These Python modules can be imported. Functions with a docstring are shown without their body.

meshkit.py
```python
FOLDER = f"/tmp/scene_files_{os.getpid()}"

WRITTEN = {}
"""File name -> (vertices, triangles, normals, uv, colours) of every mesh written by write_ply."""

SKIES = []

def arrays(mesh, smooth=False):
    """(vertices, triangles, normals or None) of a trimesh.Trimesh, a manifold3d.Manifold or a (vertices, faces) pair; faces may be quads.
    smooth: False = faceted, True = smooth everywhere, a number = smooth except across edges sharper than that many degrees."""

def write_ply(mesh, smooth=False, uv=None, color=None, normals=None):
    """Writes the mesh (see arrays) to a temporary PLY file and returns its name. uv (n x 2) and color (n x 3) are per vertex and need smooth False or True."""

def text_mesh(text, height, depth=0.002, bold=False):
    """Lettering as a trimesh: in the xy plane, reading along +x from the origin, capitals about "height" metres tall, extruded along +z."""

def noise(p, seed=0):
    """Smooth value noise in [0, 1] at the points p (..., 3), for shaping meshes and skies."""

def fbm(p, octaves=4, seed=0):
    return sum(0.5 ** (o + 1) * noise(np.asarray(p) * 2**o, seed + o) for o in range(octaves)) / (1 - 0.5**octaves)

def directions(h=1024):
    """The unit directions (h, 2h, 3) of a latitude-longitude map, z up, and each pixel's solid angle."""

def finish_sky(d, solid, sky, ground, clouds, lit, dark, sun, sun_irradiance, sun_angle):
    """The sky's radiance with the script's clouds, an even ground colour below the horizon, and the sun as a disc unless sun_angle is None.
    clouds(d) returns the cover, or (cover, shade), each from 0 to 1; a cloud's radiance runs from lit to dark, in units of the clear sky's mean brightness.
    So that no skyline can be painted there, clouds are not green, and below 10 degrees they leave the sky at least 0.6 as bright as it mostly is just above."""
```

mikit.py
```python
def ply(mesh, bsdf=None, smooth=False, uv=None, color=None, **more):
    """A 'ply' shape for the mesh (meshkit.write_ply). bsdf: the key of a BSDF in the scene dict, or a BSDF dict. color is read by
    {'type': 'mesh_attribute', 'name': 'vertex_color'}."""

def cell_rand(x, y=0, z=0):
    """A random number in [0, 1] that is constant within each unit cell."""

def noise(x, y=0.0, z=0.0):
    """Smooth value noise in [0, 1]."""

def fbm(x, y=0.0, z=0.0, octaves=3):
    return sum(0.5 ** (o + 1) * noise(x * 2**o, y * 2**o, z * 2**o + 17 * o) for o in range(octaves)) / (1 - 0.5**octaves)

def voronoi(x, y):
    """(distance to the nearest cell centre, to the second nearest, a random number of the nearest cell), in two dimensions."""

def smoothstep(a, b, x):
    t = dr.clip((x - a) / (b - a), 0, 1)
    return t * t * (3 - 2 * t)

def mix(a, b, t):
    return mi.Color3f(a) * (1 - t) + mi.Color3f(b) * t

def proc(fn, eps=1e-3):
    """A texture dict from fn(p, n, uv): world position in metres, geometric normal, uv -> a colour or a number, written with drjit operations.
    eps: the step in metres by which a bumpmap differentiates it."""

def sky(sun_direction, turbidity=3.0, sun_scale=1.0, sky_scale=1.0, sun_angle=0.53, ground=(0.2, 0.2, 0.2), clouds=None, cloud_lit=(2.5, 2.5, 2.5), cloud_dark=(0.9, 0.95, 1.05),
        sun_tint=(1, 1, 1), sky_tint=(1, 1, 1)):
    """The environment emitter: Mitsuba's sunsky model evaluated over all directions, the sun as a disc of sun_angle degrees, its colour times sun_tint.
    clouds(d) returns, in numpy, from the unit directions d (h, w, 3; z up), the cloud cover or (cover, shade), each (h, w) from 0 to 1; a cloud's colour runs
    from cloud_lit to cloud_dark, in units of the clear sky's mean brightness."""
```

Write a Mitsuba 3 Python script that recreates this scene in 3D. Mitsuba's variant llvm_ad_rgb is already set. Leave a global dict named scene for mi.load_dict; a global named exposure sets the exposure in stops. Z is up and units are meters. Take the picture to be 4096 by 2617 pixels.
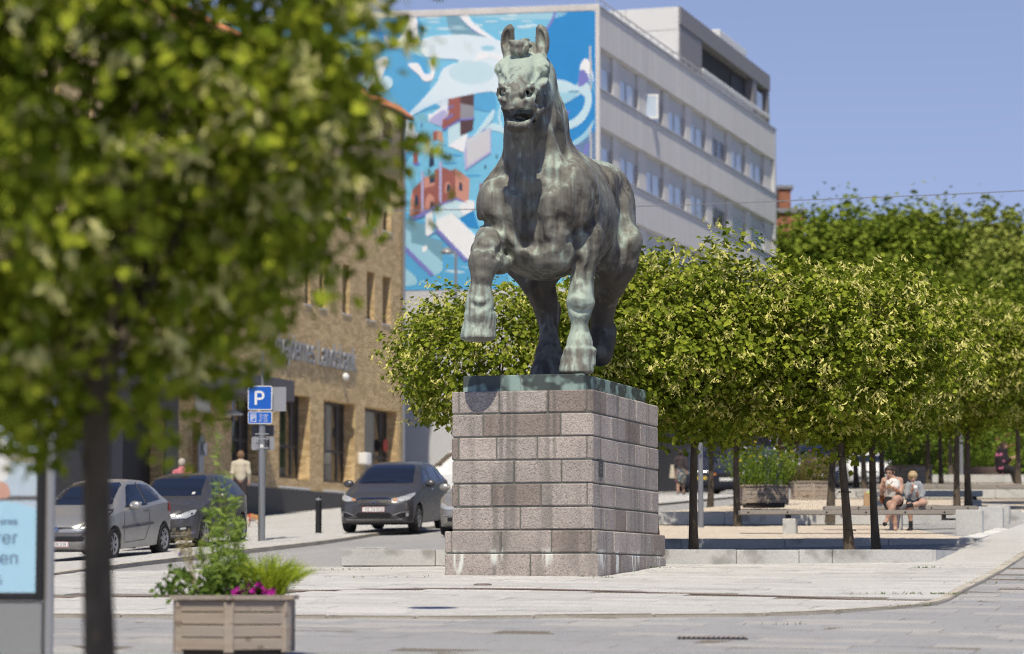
import math, random, numpy as np, trimesh, mitsuba as mi, drjit as dr, mikit, meshkit
from shapely.geometry import Polygon, Point, LineString, box as sbox
from shapely import affinity
T = mi.ScalarTransform4f
# ---------------------------------------------------------------- camera, sky and sun, exposure
FPX = 11947.0                       # focal length in pixels of the 4096 px wide photograph
PITCH = math.atan(1041.5 / FPX)
CP, SP = math.cos(PITCH), math.sin(PITCH)
CAM = np.array([0, 0, 1.6])
SUN_AZ, SUN_EL = math.radians(5), math.radians(53)
exposure = .64
scene, labels = {}, {}
def haze_veil(d):                    # summer haze, whitest near the horizon all round
    return .72 * np.clip(1 - np.degrees(np.arcsin(np.clip(d[..., 2], -1, 1))) / 30, 0, 1) ** 1.3
scene['camera'] = dict(type='thinlens', fov=2 * math.degrees(math.atan(2048 / FPX)), aperture_radius=.032, focus_distance=40.0,
    to_world=T().look_at(origin=CAM.tolist(), target=[0, 10 * CP, 1.6 + 10 * SP], up=[0, 0, 1]), near_clip=1.0, far_clip=6000.0)
scene['daylight'] = mikit.sky([-math.sin(SUN_AZ) * math.cos(SUN_EL), -math.cos(SUN_AZ) * math.cos(SUN_EL), math.sin(SUN_EL)], turbidity=3, sun_scale=1.8, sky_tint=(1.12, 1.08, 1.34), sun_tint=(.90, .99, 1.07), clouds=haze_veil, cloud_lit=(2.95, 3.6, 5.5), cloud_dark=(2.95, 3.6, 5.5))

# ---------------------------------------------------------------- helpers
def ray(u, v):
    x = (u - 2048) / FPX; y = (1308.5 - v) / FPX
    return np.array([x, CP - y * SP, SP + y * CP])
def W(u, v, d):                     # where the line of sight of a photo pixel is at the distance d
    r = ray(u, v); return CAM + r * (d / r[1])
def sst(a, b, x): t = np.clip((x - a) / (b - a), 0, 1); return t * t * (3 - 2 * t)
def zg(x, y):                       # the street rises away from the camera, its left side lies lower
    x, y = np.asarray(x, float), np.asarray(y, float); yy = np.clip(y, 0, 125)
    return .0436 * yy + (.027 * np.clip(x, -16, 16) - .03 * np.clip(-x - 5, 0, 10)) * sst(38, 55, y)
def G(u, v):                        # the ground point under a photo pixel
    r = ray(u, v); d = 40.0
    for _ in range(60):
        p = CAM + r * (d / r[1]); d = max(5, d - (p[2] - zg(p[0], p[1])) / (r[2] / r[1] - .0436))
    return CAM + r * (d / r[1])
def GD(u, d): x = (u - 2048) / FPX * d; return np.array([x, d, float(zg(x, d))])
TH = math.radians(16)
HF = np.array([-math.sin(TH), -math.cos(TH), 0]); HR = np.array([math.cos(TH), -math.sin(TH), 0]); UP = np.array([0, 0, 1.0])
K = W(2371.5, 2000, 40.0) * np.array([1, 1, 0])      # the front right corner of the pedestal
def Q(u, v, a):                     # pixel on the plane a metres before the pedestal front -> (right, forward, up)
    r = ray(u, v); t = (a - (CAM - K) @ HF) / (r @ HF); p = CAM + r * t
    return np.array([(p - K) @ HR, a, p[2]])
def loc(r, a, z): return K + np.multiply.outer(r, HR) + np.multiply.outer(a, HF) + np.multiply.outer(z, UP)
used = {}
def num(k):
    n = used.get(k, 0); used[k] = n + 1
    return k if n == 0 else f'{k}_{n:03d}'
def tag(k, label=None, cat=None, group=None, kind=None):
    d = {a: b for a, b in dict(label=label, category=cat, group=group, kind=kind).items() if b}
    if d: labels[k] = d
    return k
def thing(name, label, cat, group=None): return tag(num(name), label, cat, group)
def struct(name, mesh, bsdf, smooth=False, kind='structure', label=None, cat=None):
    k = num(name); scene[k] = mikit.ply(mesh, bsdf, smooth); return tag(k, label, cat, None, kind)
def part(parent, name, mesh, bsdf, smooth=False, label=None, **kw):
    k = num(f'{parent}__{name}'); scene[k] = mikit.ply(mesh, bsdf, smooth, **kw)
    return tag(k, label)
class MB:                           # collects pieces into one mesh
    def __init__(s): s.v, s.f, s.n = [], [], 0
    def add(s, v, f):
        f = np.asarray(f, int)
        if f.shape[1] == 4: f = np.vstack([f[:, [0, 1, 2]], f[:, [0, 2, 3]]])
        s.v.append(np.asarray(v, float)); s.f.append(f + s.n); s.n += len(v); return s
    def m(s, mesh): return s.add(mesh.vertices, mesh.faces) if hasattr(mesh, 'vertices') else s.add(*mesh)
    def get(s): return np.vstack(s.v), np.vstack(s.f)
BF = np.array([[0, 3, 2, 1], [4, 5, 6, 7], [0, 1, 5, 4], [1, 2, 6, 5], [2, 3, 7, 6], [3, 0, 4, 7]])
def frame(o, ex, ey, ez=UP): return lambda p: np.asarray(o) + np.asarray(p)[..., :1] * ex + np.asarray(p)[..., 1:2] * ey + np.asarray(p)[..., 2:3] * ez
WORLD = frame(np.zeros(3), np.array([1., 0, 0]), np.array([0, 1., 0]))
def box(x0, x1, y0, y1, z0, z1, fr=WORLD):
    return fr(np.array([[x0, y0, z0], [x1, y0, z0], [x1, y1, z0], [x0, y1, z0], [x0, y0, z1], [x1, y0, z1], [x1, y1, z1], [x0, y1, z1]], float)), BF
_cb = None
def cbox(x0, x1, y0, y1, z0, z1, c=.01, fr=WORLD):   # a box with chamfered edges, 44 triangles
    global _cb
    if _cb is None:
        V = []
        for sx in (-1, 1):
            for sy in (-1, 1):
                for sz in (-1, 1):
                    for ax in range(3): V.append((sx, sy, sz, ax))
        P = np.array([[(v[i] * (2 if v[3] == i else 1)) for i in range(3)] for v in V], float)
        hull = trimesh.convex.convex_hull(P); idx = [int(np.argmin(((P - p) ** 2).sum(1))) for p in hull.vertices]
        _cb = (V, np.array(idx)[hull.faces])
    V, F = _cb; ce = np.array([(x0 + x1) / 2, (y0 + y1) / 2, (z0 + z1) / 2]); h = np.array([x1 - x0, y1 - y0, z1 - z0]) / 2
    c = min(c, h.min() * .8)
    P = np.array([[ce[i] + v[i] * (h[i] - (0 if v[3] == i else c)) for i in range(3)] for v in V])
    return fr(P), F
def tube(pts, r, n=8, cap=True):
    p = np.asarray(pts, float); m = len(p); r = np.broadcast_to(r, (m,)).astype(float)
    t = np.gradient(p, axis=0); t /= np.linalg.norm(t, axis=1, keepdims=True) + 1e-12
    a0 = np.array([1., 0, 0]) if abs(t[:, 0]).mean() < .8 else np.array([0, 1., 0])
    b = np.cross(t, a0); b /= np.linalg.norm(b, axis=1, keepdims=True); a = np.cross(b, t)
    th = np.arange(n) * 2 * np.pi / n
    v = (p[:, None] + r[:, None, None] * (np.cos(th)[None, :, None] * a[:, None] + np.sin(th)[None, :, None] * b[:, None])).reshape(-1, 3)
    i, j = np.meshgrid(np.arange(m - 1), np.arange(n), indexing='ij')
    f = np.stack([i * n + j, i * n + (j + 1) % n, (i + 1) * n + (j + 1) % n, (i + 1) * n + j], -1).reshape(-1, 4)[:, ::-1]
    f = np.vstack([f[:, [0, 1, 2]], f[:, [0, 2, 3]]])
    if cap:
        v = np.vstack([v, p[:1], p[-1:]]); k = np.arange(n); c0, c1 = m * n, m * n + 1
        f = np.vstack([f, np.stack([k, (k + 1) % n, np.full(n, c0)], 1), np.stack([(m - 1) * n + (k + 1) % n, (m - 1) * n + k, np.full(n, c1)], 1)])
    return v, f
def lathe(prof, o, n=20, ax=(np.array([1., 0, 0]), np.array([0, 1., 0]), UP)):
    prof = np.asarray(prof, float); th = np.arange(n) * 2 * np.pi / n
    v = (np.asarray(o) + prof[:, None, :1] * (np.cos(th)[None, :, None] * ax[0] + np.sin(th)[None, :, None] * ax[1]) + prof[:, None, 1:2] * ax[2]).reshape(-1, 3)
    i, j = np.meshgrid(np.arange(len(prof) - 1), np.arange(n), indexing='ij')
    return v, np.stack([i * n + j, i * n + (j + 1) % n, (i + 1) * n + (j + 1) % n, (i + 1) * n + j], -1).reshape(-1, 4)
def prism(poly, z0, z1, fr=WORLD):
    if not hasattr(poly, 'exterior'): poly = Polygon(poly)
    poly = poly.buffer(0); mb = MB()
    for g in getattr(poly, 'geoms', [poly]):
        m = trimesh.creation.extrude_polygon(g, z1 - z0, engine='earcut'); mb.add(fr(m.vertices + [0, 0, z0]), m.faces)
    return mb.get()
def sheet(poly, z, fr=WORLD):
    if not hasattr(poly, 'exterior'): poly = Polygon(poly)
    poly = poly.buffer(0); mb = MB()
    for g in getattr(poly, 'geoms', [poly]):
        v, f = trimesh.creation.triangulate_polygon(g, engine='earcut'); mb.add(fr(np.column_stack([v, np.full(len(v), z)])), f)
    return mb.get()
def spline(pts, n=8, closed=True):
    p = np.asarray(pts, float); m = len(p); out = []
    for i in range(m if closed else m - 1):
        g = (lambda k: p[k % m]) if closed else (lambda k: p[min(max(k, 0), m - 1)])
        a, b, c, d = g(i - 1), g(i), g(i + 1), g(i + 2)
        for t in np.arange(n) / n: out.append(.5 * (2 * b + (c - a) * t + (2 * a - 5 * b + 4 * c - d) * t * t + (3 * b - a - 3 * c + d) * t ** 3))
    if not closed: out.append(p[-1])
    return np.array(out)

# ---------------------------------------------------------------- materials
def rgb(*c): return dict(type='rgb', value=list(map(float, c)))
def mat(name, c, rough=.6, **kw):
    scene['m_' + name] = dict(type='principled', base_color=c if isinstance(c, dict) else rgb(*c), roughness=rough, **kw)
    scene['m_' + name] = dict(type='twosided', bsdf=scene['m_' + name])
    return 'm_' + name
N, FB, mix, ss = mikit.noise, mikit.fbm, mikit.mix, mikit.smoothstep
def pr(f, eps=1e-3): return mikit.proc(f, eps)
def bumped(name, h, scale, eps=.004):
    scene[name]['bsdf'] = dict(type='bumpmap', arbitrary=dict(pr(h, eps)), scale=float(scale), bsdf=scene[name]['bsdf']); return name
def f_bronze(p, n, uv):
    st = N(p.x * 18, p.y * 18, p.z * 1.1); st2 = N(p.x * 44, p.y * 44, p.z * 2.6); bl = FB(p.x * 1.7, p.y * 1.7, p.z * 1.5); fi = FB(p.x * 9, p.y * 9, p.z * 9)
    g = .46 * bl + .2 * st + .13 * st2 + .17 * fi + .04 + .13 * n.z + .17 * ss(8.1, 8.45, p.z) - .2 * ss(8.74, 8.84, p.z) + .15 * ss(6.4, 5.3, p.z) * ss(42.2, 41.2, p.y) - .12 * ss(6.3, 5.6, p.z) * ss(41.3, 42., p.y) + .06 * ss(6.9, 7.3, p.z) * ss(41.6, 42.4, p.y) - .07 * ss(.35, .0, dr.abs(p.z - 7.3))  # low hind legs darkened, their shade put into the patina colour
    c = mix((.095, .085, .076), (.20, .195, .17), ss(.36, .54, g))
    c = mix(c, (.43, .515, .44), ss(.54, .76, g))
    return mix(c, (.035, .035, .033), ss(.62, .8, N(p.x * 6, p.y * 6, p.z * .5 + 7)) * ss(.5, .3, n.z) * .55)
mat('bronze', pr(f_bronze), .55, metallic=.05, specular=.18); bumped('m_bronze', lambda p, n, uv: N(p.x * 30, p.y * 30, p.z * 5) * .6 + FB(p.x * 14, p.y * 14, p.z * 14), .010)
def f_granite(p, n, uv, tone=1.):
    s = N(p.x * 120, p.y * 120, p.z * 120); s2 = N(p.x * 60 + 9, p.y * 60, p.z * 60); b = FB(p.x * 2.1, p.y * 2.1, p.z * 2.4)
    c = mix((.27, .235, .213), (.455, .405, .372), ss(.25, .75, .55 * s + .45 * s2)); c = mix(c, (.60, .55, .51), ss(.72, .9, s) * .6); c = mix(c, (.12, .10, .10), ss(.24, .12, s2) * .7)
    c = c * (.8 + .4 * b) * tone
    stain = ss(.45, .7, N(p.x * 5.5 + 3, p.y * 5.5, p.z * .35)) * ss(.3, .6, N(p.x * 21, p.y * 21, p.z * .8))
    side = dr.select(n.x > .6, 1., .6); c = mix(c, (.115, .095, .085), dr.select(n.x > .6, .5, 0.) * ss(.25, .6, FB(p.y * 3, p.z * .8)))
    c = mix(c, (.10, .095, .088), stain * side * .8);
    low = ss(2.16, 2.02, p.z); wh = ss(.66, .74, N(p.x * 4.2 + 1, p.y * 4.2, p.z * .9)) * ss(.35, .6, N(p.x * 30, p.y * 30, p.z * 4))
    return mix(c, (.72, .74, .69), low * wh)
mat('granite', pr(f_granite), .72); [mat(f'granite_{a}', pr(lambda p, n, uv, t=t: f_granite(p, n, uv, mi.Color3f(*t))), .72) for a, t in (('brown', (.70, .66, .64)), ('pale', (1.18, 1.17, 1.16)))]; bumped('m_granite', lambda p, n, uv: N(p.x * 48, p.y * 48, p.z * 48), .006)
def f_plinth(p, n, uv):
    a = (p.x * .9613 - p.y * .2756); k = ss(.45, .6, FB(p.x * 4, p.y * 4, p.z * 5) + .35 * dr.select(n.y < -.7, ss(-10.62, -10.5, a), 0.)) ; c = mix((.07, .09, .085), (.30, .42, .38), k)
    return mix(c, (.04, .045, .045), ss(.55, .75, N(p.x * 11, p.y * 11, p.z * .8)) * .6)
mat('plinth_bronze', pr(f_plinth), .5, metallic=.1)
mat('mortar', (.15, .16, .145), .85)
def stone(name, a, b, sc=1., rough=.75, dirt=.25):
    def f(p, n, uv):
        c = mix(a, b, FB(p.x * 1.1 * sc, p.y * 1.1 * sc, p.z * 1.1 * sc)); s = N(p.x * 70, p.y * 70, p.z * 70)
        return mix(c * (.86 + .28 * s), (.13, .12, .10), dirt * ss(.55, .8, FB(p.x * 3.3 + 5, p.y * 3.3, p.z * 3.3)))
    return mat(name, pr(f), rough)
stone('slab', (.385, .38, .37), (.445, .44, .43), .6, dirt=.2); stone('slab_pale', (.415, .41, .40), (.48, .47, .46), .7, dirt=.14); stone('slab_dark', (.345, .34, .335), (.41, .405, .395), .6, dirt=.25)
stone('road_slab', (.225, .225, .24), (.30, .30, .31), .5, dirt=.25); stone('road_slab_pale', (.27, .265, .265), (.36, .35, .34), .5, dirt=.2)
stone('terrace', (.44, .44, .425), (.60, .595, .58), 1.3, dirt=.5); stone('kerb', (.33, .30, .25), (.45, .42, .37), 2., dirt=.4)
mat('joint', (.13, .115, .095), .9)
def f_gravel(p, n, uv): return mix((.30, .25, .20), (.60, .53, .45), N(p.x * 45, p.y * 45, p.z * 45) * .65 + .35 * FB(p.x * 3, p.y * 3))
mat('gravel', pr(f_gravel), .9); bumped('m_gravel', lambda p, n, uv: N(p.x * 40, p.y * 40, p.z * 40), .012)
def f_street(p, n, uv):
    a = p.x * .9613 - p.y * .2756; b = p.x * .2756 + p.y * .9613; c = mix((.215, .215, .22), (.295, .29, .29), FB(a * .7, b * .25)); row = dr.floor(b / .4); t = b / .4 - row
    j = ss(.93, .97, t) + ss(.985, .995, a / 1.1 + mikit.cell_rand(row) - dr.floor(a / 1.1 + mikit.cell_rand(row)))
    return mix(c * (.88 + .24 * N(p.x * 40, p.y * 40)), (.15, .145, .14), dr.minimum(j, 1) * .45)
mat('street', pr(f_street), .8)
mat('earth', (.16, .15, .13), .95)
def f_concrete(p, n, uv):
    s = N(p.x * 5, p.y * 5, p.z * .14); s2 = N(p.x * 17, p.y * 17, p.z * .5); c = mix((.52, .505, .49), (.74, .72, .70), .5 * s + .3 * s2 + .2 * FB(p.x * .5, p.y * .5, p.z * .5)); return c
mat('concrete', pr(f_concrete), .85)
mat('panel_white', (.72, .72, .71), .6); mat('roof_dark', (.24, .235, .25), .7); mat('panel_dark', (.115, .11, .12), .7); mat('panel_grey', (.56, .56, .57), .6)
mat('frame_grey', (.50, .50, .51), .45); mat('frame_white', (.80, .80, .79), .4); mat('dark', (.022, .021, .022), .6)
mat('curtain', (.62, .68, .78), .8); mat('interior', (.05, .05, .055), .9)
scene['m_glass'] = dict(type='thindielectric', int_ior=1.5)
mat('window', (.50, .59, .70), .06, specular=.8)
mat('window_dark', (.02, .022, .028), .05, specular=.7)
def f_brick(p, n, uv):
    a = dr.select(dr.abs(n.x) > .7, p.x * .2924 + p.y * .9563, p.x * .9563 - p.y * .2924); row = dr.floor(p.z / .077); t = p.z / .077 - row; q = a / .24 + .5 * (row - 2 * dr.floor(row / 2)); k = mikit.cell_rand(dr.floor(q), row)
    c = mix((.42, .29, .14), (.78, .58, .32), .1 + .9 * k); g = dr.minimum(ss(.84, .9, t) + ss(.94, .97, q - dr.floor(q)), 1)
    return mix(c, (.14, .115, .085), g * .9)
mat('brick', pr(f_brick), .85)
def f_redbrick(p, n, uv):
    row = dr.floor(p.z / .16); t = p.z / .16 - row; a = p.x + p.y; k = mikit.cell_rand(dr.floor(a / .5 + .5 * row), row); return mix(mix((.22, .075, .04), (.42, .17, .10), k), (.35, .28, .22), ss(.86, .92, t) * .5)
mat('red_brick', pr(f_redbrick), .9)
mat('roof_tile', (.50, .19, .09), .8); mat('plinth_black', (.055, .053, .055), .55); mat('metal_roof', (.25, .25, .27), .5)
def f_wood(p, n, uv):
    b = N(p.x * 3, p.y * 3, p.z * 55); g = FB(p.x * 5, p.y * 5, p.z * 120); k = N(p.x * 1.2, p.y * 1.2, dr.floor(p.z * 9.3))
    c = mix((.27, .205, .15), (.50, .415, .335), .55 * g + .45 * b); c = mix(c, (.36, .34, .32), .55 * k); return mix(c, (.13, .09, .06), ss(.74, .86, N(p.x * 9, p.y * 9, p.z * 16)) * .6)
mat('wood', pr(f_wood), .8)
mat('wood_dark', (.075, .06, .05), .8); mat('bench_wood', (.30, .275, .25), .8)
def f_bark(p, n, uv):
    g = FB(p.x * 26, p.y * 26, p.z * 5); return mix(mix((.055, .045, .035), (.15, .12, .09), g), (.20, .175, .13), ss(.6, .8, FB(p.x * 5, p.y * 5, p.z * 3)) * .5)
mat('bark', pr(f_bark), .95)
scene['m_leaf'] = dict(type='principledthin', base_color=dict(type='mesh_attribute', name='vertex_color'), roughness=.45, diff_trans=.55, spec_trans=0., eta=1.4)
mat('steel', (.36, .365, .37), .38, metallic=.6); mat('chrome', (.75, .76, .78), .12, metallic=1.); mat('alu', (.42, .42, .43), .4, metallic=.5)
mat('black', (.018, .018, .02), .45); mat('rubber', (.022, .022, .023), .8); mat('white', (.80, .80, .79), .5); mat('off_white', (.66, .65, .62), .6)
mat('sign_blue', (.012, .12, .55), .35); mat('red', (.45, .03, .03), .45); mat('yellow', (.75, .55, .08), .5); mat('orange', (.70, .25, .04), .3)
mat('paint_grey', (.42, .415, .41), .30, metallic=.55, clearcoat=1., clearcoat_gloss=.95); mat('paint_slate', (.11, .108, .115), .3, metallic=.5, clearcoat=1., clearcoat_gloss=.95)
mat('paint_silver', (.42, .40, .36), .3, metallic=.5, clearcoat=1., clearcoat_gloss=.95); mat('paint_navy', (.022, .028, .05), .3, metallic=.3, clearcoat=1., clearcoat_gloss=.95); mat('paint_white', (.80, .80, .80), .3, clearcoat=1.)
mat('car_glass', (.015, .02, .035), .04, specular=.9); mat('lamp', (.62, .64, .66), .12, metallic=.35, clearcoat=1.); mat('drain', (.24, .185, .165), .7)
mat('skin', (.52, .32, .235), .55); mat('hair_brown', (.045, .028, .02), .6); mat('hair_blond', (.48, .35, .19), .6); mat('hair_grey', (.46, .42, .37), .7)
mat('cloth_white', (.78, .77, .74), .85); mat('cloth_black', (.02, .02, .024), .9); mat('cloth_grey', (.30, .32, .34), .9); mat('cloth_pink', (.66, .20, .26), .85); mat('cloth_beige', (.60, .54, .43), .9); mat('cloth_dark', (.06, .045, .05), .9)
# ---------------------------------------------------------------- ground, road, plaza
def grid_ground():
    xs = np.concatenate([[-900, -300, -120], np.arange(-60, 61, 3.), [120, 300, 900]]); ys = np.concatenate([[-300, -60], np.arange(-6, 131, 2.), [160, 260, 600, 2500]])
    X, Y = np.meshgrid(xs, ys, indexing='ij'); V = np.stack([X, Y, zg(X, Y) - .035], -1).reshape(-1, 3)
    i, j = np.meshgrid(np.arange(len(xs) - 1), np.arange(len(ys) - 1), indexing='ij'); n = len(ys)
    return V, np.stack([i * n + j, (i + 1) * n + j, (i + 1) * n + j + 1, i * n + j + 1], -1).reshape(-1, 4)
struct('ground', grid_ground(), 'm_street', smooth=True)
def drape(poly, dz, step=2.5):       # a flat polygon laid on the sloping ground
    mb = MB(); x0, y0, x1, y1 = poly.bounds
    for a in np.arange(x0, x1, step):
        for b in np.arange(y0, y1, step):
            g = poly.intersection(sbox(a, b, a + step, b + step))
            for q in getattr(g, 'geoms', [g]):
                if q.geom_type == 'Polygon' and q.area > 1e-5:
                    v, f = trimesh.creation.triangulate_polygon(q, engine='earcut'); mb.add(np.column_stack([v, zg(v[:, 0], v[:, 1]) + dz]), f)
    return mb.get()
KERB = np.array([G(u, v)[:2] for u, v in ((-700, 2456), (213, 2459), (1300, 2462), (1800, 2464), (2600, 2457), (3078, 2453), (3417, 2436), (3640, 2419), (3756, 2400), (3857, 2347), (4096, 2212), (4240, 2140))])
kl = spline(KERB, 6, False)
kl = np.vstack([kl, kl[-1] + np.array([.26, .97]) * 45])
PLAZA = Polygon(np.vstack([kl, [[30, 90], [5, 70], [-2.3, 45], [-5, 43], [-12, 41]]])).buffer(0)
struct('plaza', drape(PLAZA.intersection(Polygon([(-13, 20), (20, 20), (20, 44.2), (-3, 44.2), (-6, 42.6), (-13, 42)])), -.012), 'm_joint', smooth=True)
E1, E2 = HR[:2], -HF[:2]
def slab_rows(region, depth, lmin, lmax, seed, view=1.06):
    "rows of long slabs across the street direction; yields rotated rectangles clipped to the region"
    rng = np.random.default_rng(seed); c = np.array(region.exterior.coords); q = np.column_stack([c @ E1, c @ E2]); out = []
    for r, b in enumerate(np.arange(q[:, 1].min(), q[:, 1].max(), depth)):
        a = q[:, 0].min() - rng.random()
        while a < q[:, 0].max():
            L = rng.uniform(lmin, lmax); P = np.array([[a, b], [a + L, b], [a + L, b + depth], [a, b + depth]]) + [[.004, .004], [-.004, .004], [-.004, -.004], [.004, -.004]]
            a += L; w = P[:, :1] * E1 + P[:, 1:] * E2; m = w.mean(0)
            if abs(m[0]) > .1715 * m[1] * view + .6 or m[1] < 20: continue
            g = Polygon(w).intersection(region)
            if g.geom_type == 'Polygon' and g.area > .02: out.append((m, g))
    return out
def slab_mesh(g, dz, tilt, th=.03, bev=.006):
    top = g.buffer(-bev, join_style=2)
    if top.geom_type != 'Polygon' or top.is_empty: top = g
    o, t = np.array(g.exterior.coords)[:-1], np.array(top.exterior.coords)[:-1]
    if len(o) != len(t): t = o
    z = lambda p: zg(p[:, 0], p[:, 1]) + dz + (p - p.mean(0)) @ tilt
    V = np.vstack([np.column_stack([o, z(o) - th]), np.column_stack([o, z(o) - bev * .6]), np.column_stack([t, z(t)])]); n = len(o); F = []
    for k in (0, 1):
        for i in range(n): j = (i + 1) % n; F += [[k * n + i, k * n + j, k * n + n + j], [k * n + i, k * n + n + j, k * n + n + i]]
    F += [[2 * n, 2 * n + i, 2 * n + i + 1] for i in range(1, n - 1)]
    F = np.array(F); 
    if Polygon(o).exterior.is_ccw is False: F = F[:, ::-1]
    return V, F
def lay(holder, slabs, mats, dz, limit, seed):
    rng = np.random.default_rng(seed); slabs.sort(key=lambda s: s[0][1]); rest = {}
    for k, (m, g) in enumerate(slabs):
        b = mats[int(rng.random() ** 1.3 * len(mats))]; me = slab_mesh(g, dz + rng.uniform(-.003, .003), rng.uniform(-.002, .002, 2))
        if k < limit: part(holder, 'slab', me, b)
        else: rest.setdefault(b, MB()).m(me)
    for b, mb in rest.items(): tag(part(holder, 'far_slabs', mb.get(), b), kind='stuff')
hole = Polygon([loc(r, a, 0)[:2] for r, a in ((.12, .12), (.12, -3.9), (-2.05, -3.9), (-2.05, .12))])
front = PLAZA.intersection(Polygon([(-13, 26), (14, 26), (14, 44.1), (-3, 44.1), (-6, 42.6), (-13, 42)]))
side = PLAZA.intersection(Polygon([(6.15, 44), (40, 44), (40, 75), (14.2, 75)]))
drainline = spline([G(u, v)[:2] for u, v in ((-400, 2402), (213, 2389), (686, 2380), (1300, 2361), (1806, 2353), (2230, 2357), (2700, 2372), (3165, 2385), (3542, 2401))], 6, False)
dl = LineString(drainline).buffer(.06, cap_style=2)
lay('plaza', slab_rows(front.difference(hole).difference(dl), .42, .75, 1.35, 1) if front.difference(hole).difference(dl).geom_type == 'Polygon' else [s for q in front.difference(hole).difference(dl).geoms for s in slab_rows(q, .42, .75, 1.35, 1)], ['m_slab', 'm_slab', 'm_slab_pale', 'm_slab_dark'], 0, 300, 2)
struct('pavement', drape(Polygon(side.exterior.coords), -.004), 'm_slab')
# little setts round the foot of the pedestal
rng = np.random.default_rng(5); mb = MB()
for r in np.arange(-2.2, .3, .105):
    a = .13; mb.m(cbox(r, r + .095, a + .0, a + .13, 0, .0, .001, lambda p: loc(p[:, 0], p[:, 1], p[:, 2])) if False else slab_mesh(Polygon([loc(x, y, 0)[:2] for x, y in ((r, a), (r + .097, a), (r + .097, a + .14), (r, a + .14))]), .004, np.zeros(2)))
for a in np.arange(.12, -3.9, -.105):
    for q in range(3):
        r = .16 + q * .1; mb.m(slab_mesh(Polygon([loc(x, y, 0)[:2] for x, y in ((r, a), (r + .092, a), (r + .092, a - .097), (r, a - .097))]), .004 + rng.uniform(-.004, .004), np.zeros(2)))
tag(part('plaza', 'setts', mb.get(), 'm_slab_pale'), kind='stuff')
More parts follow.
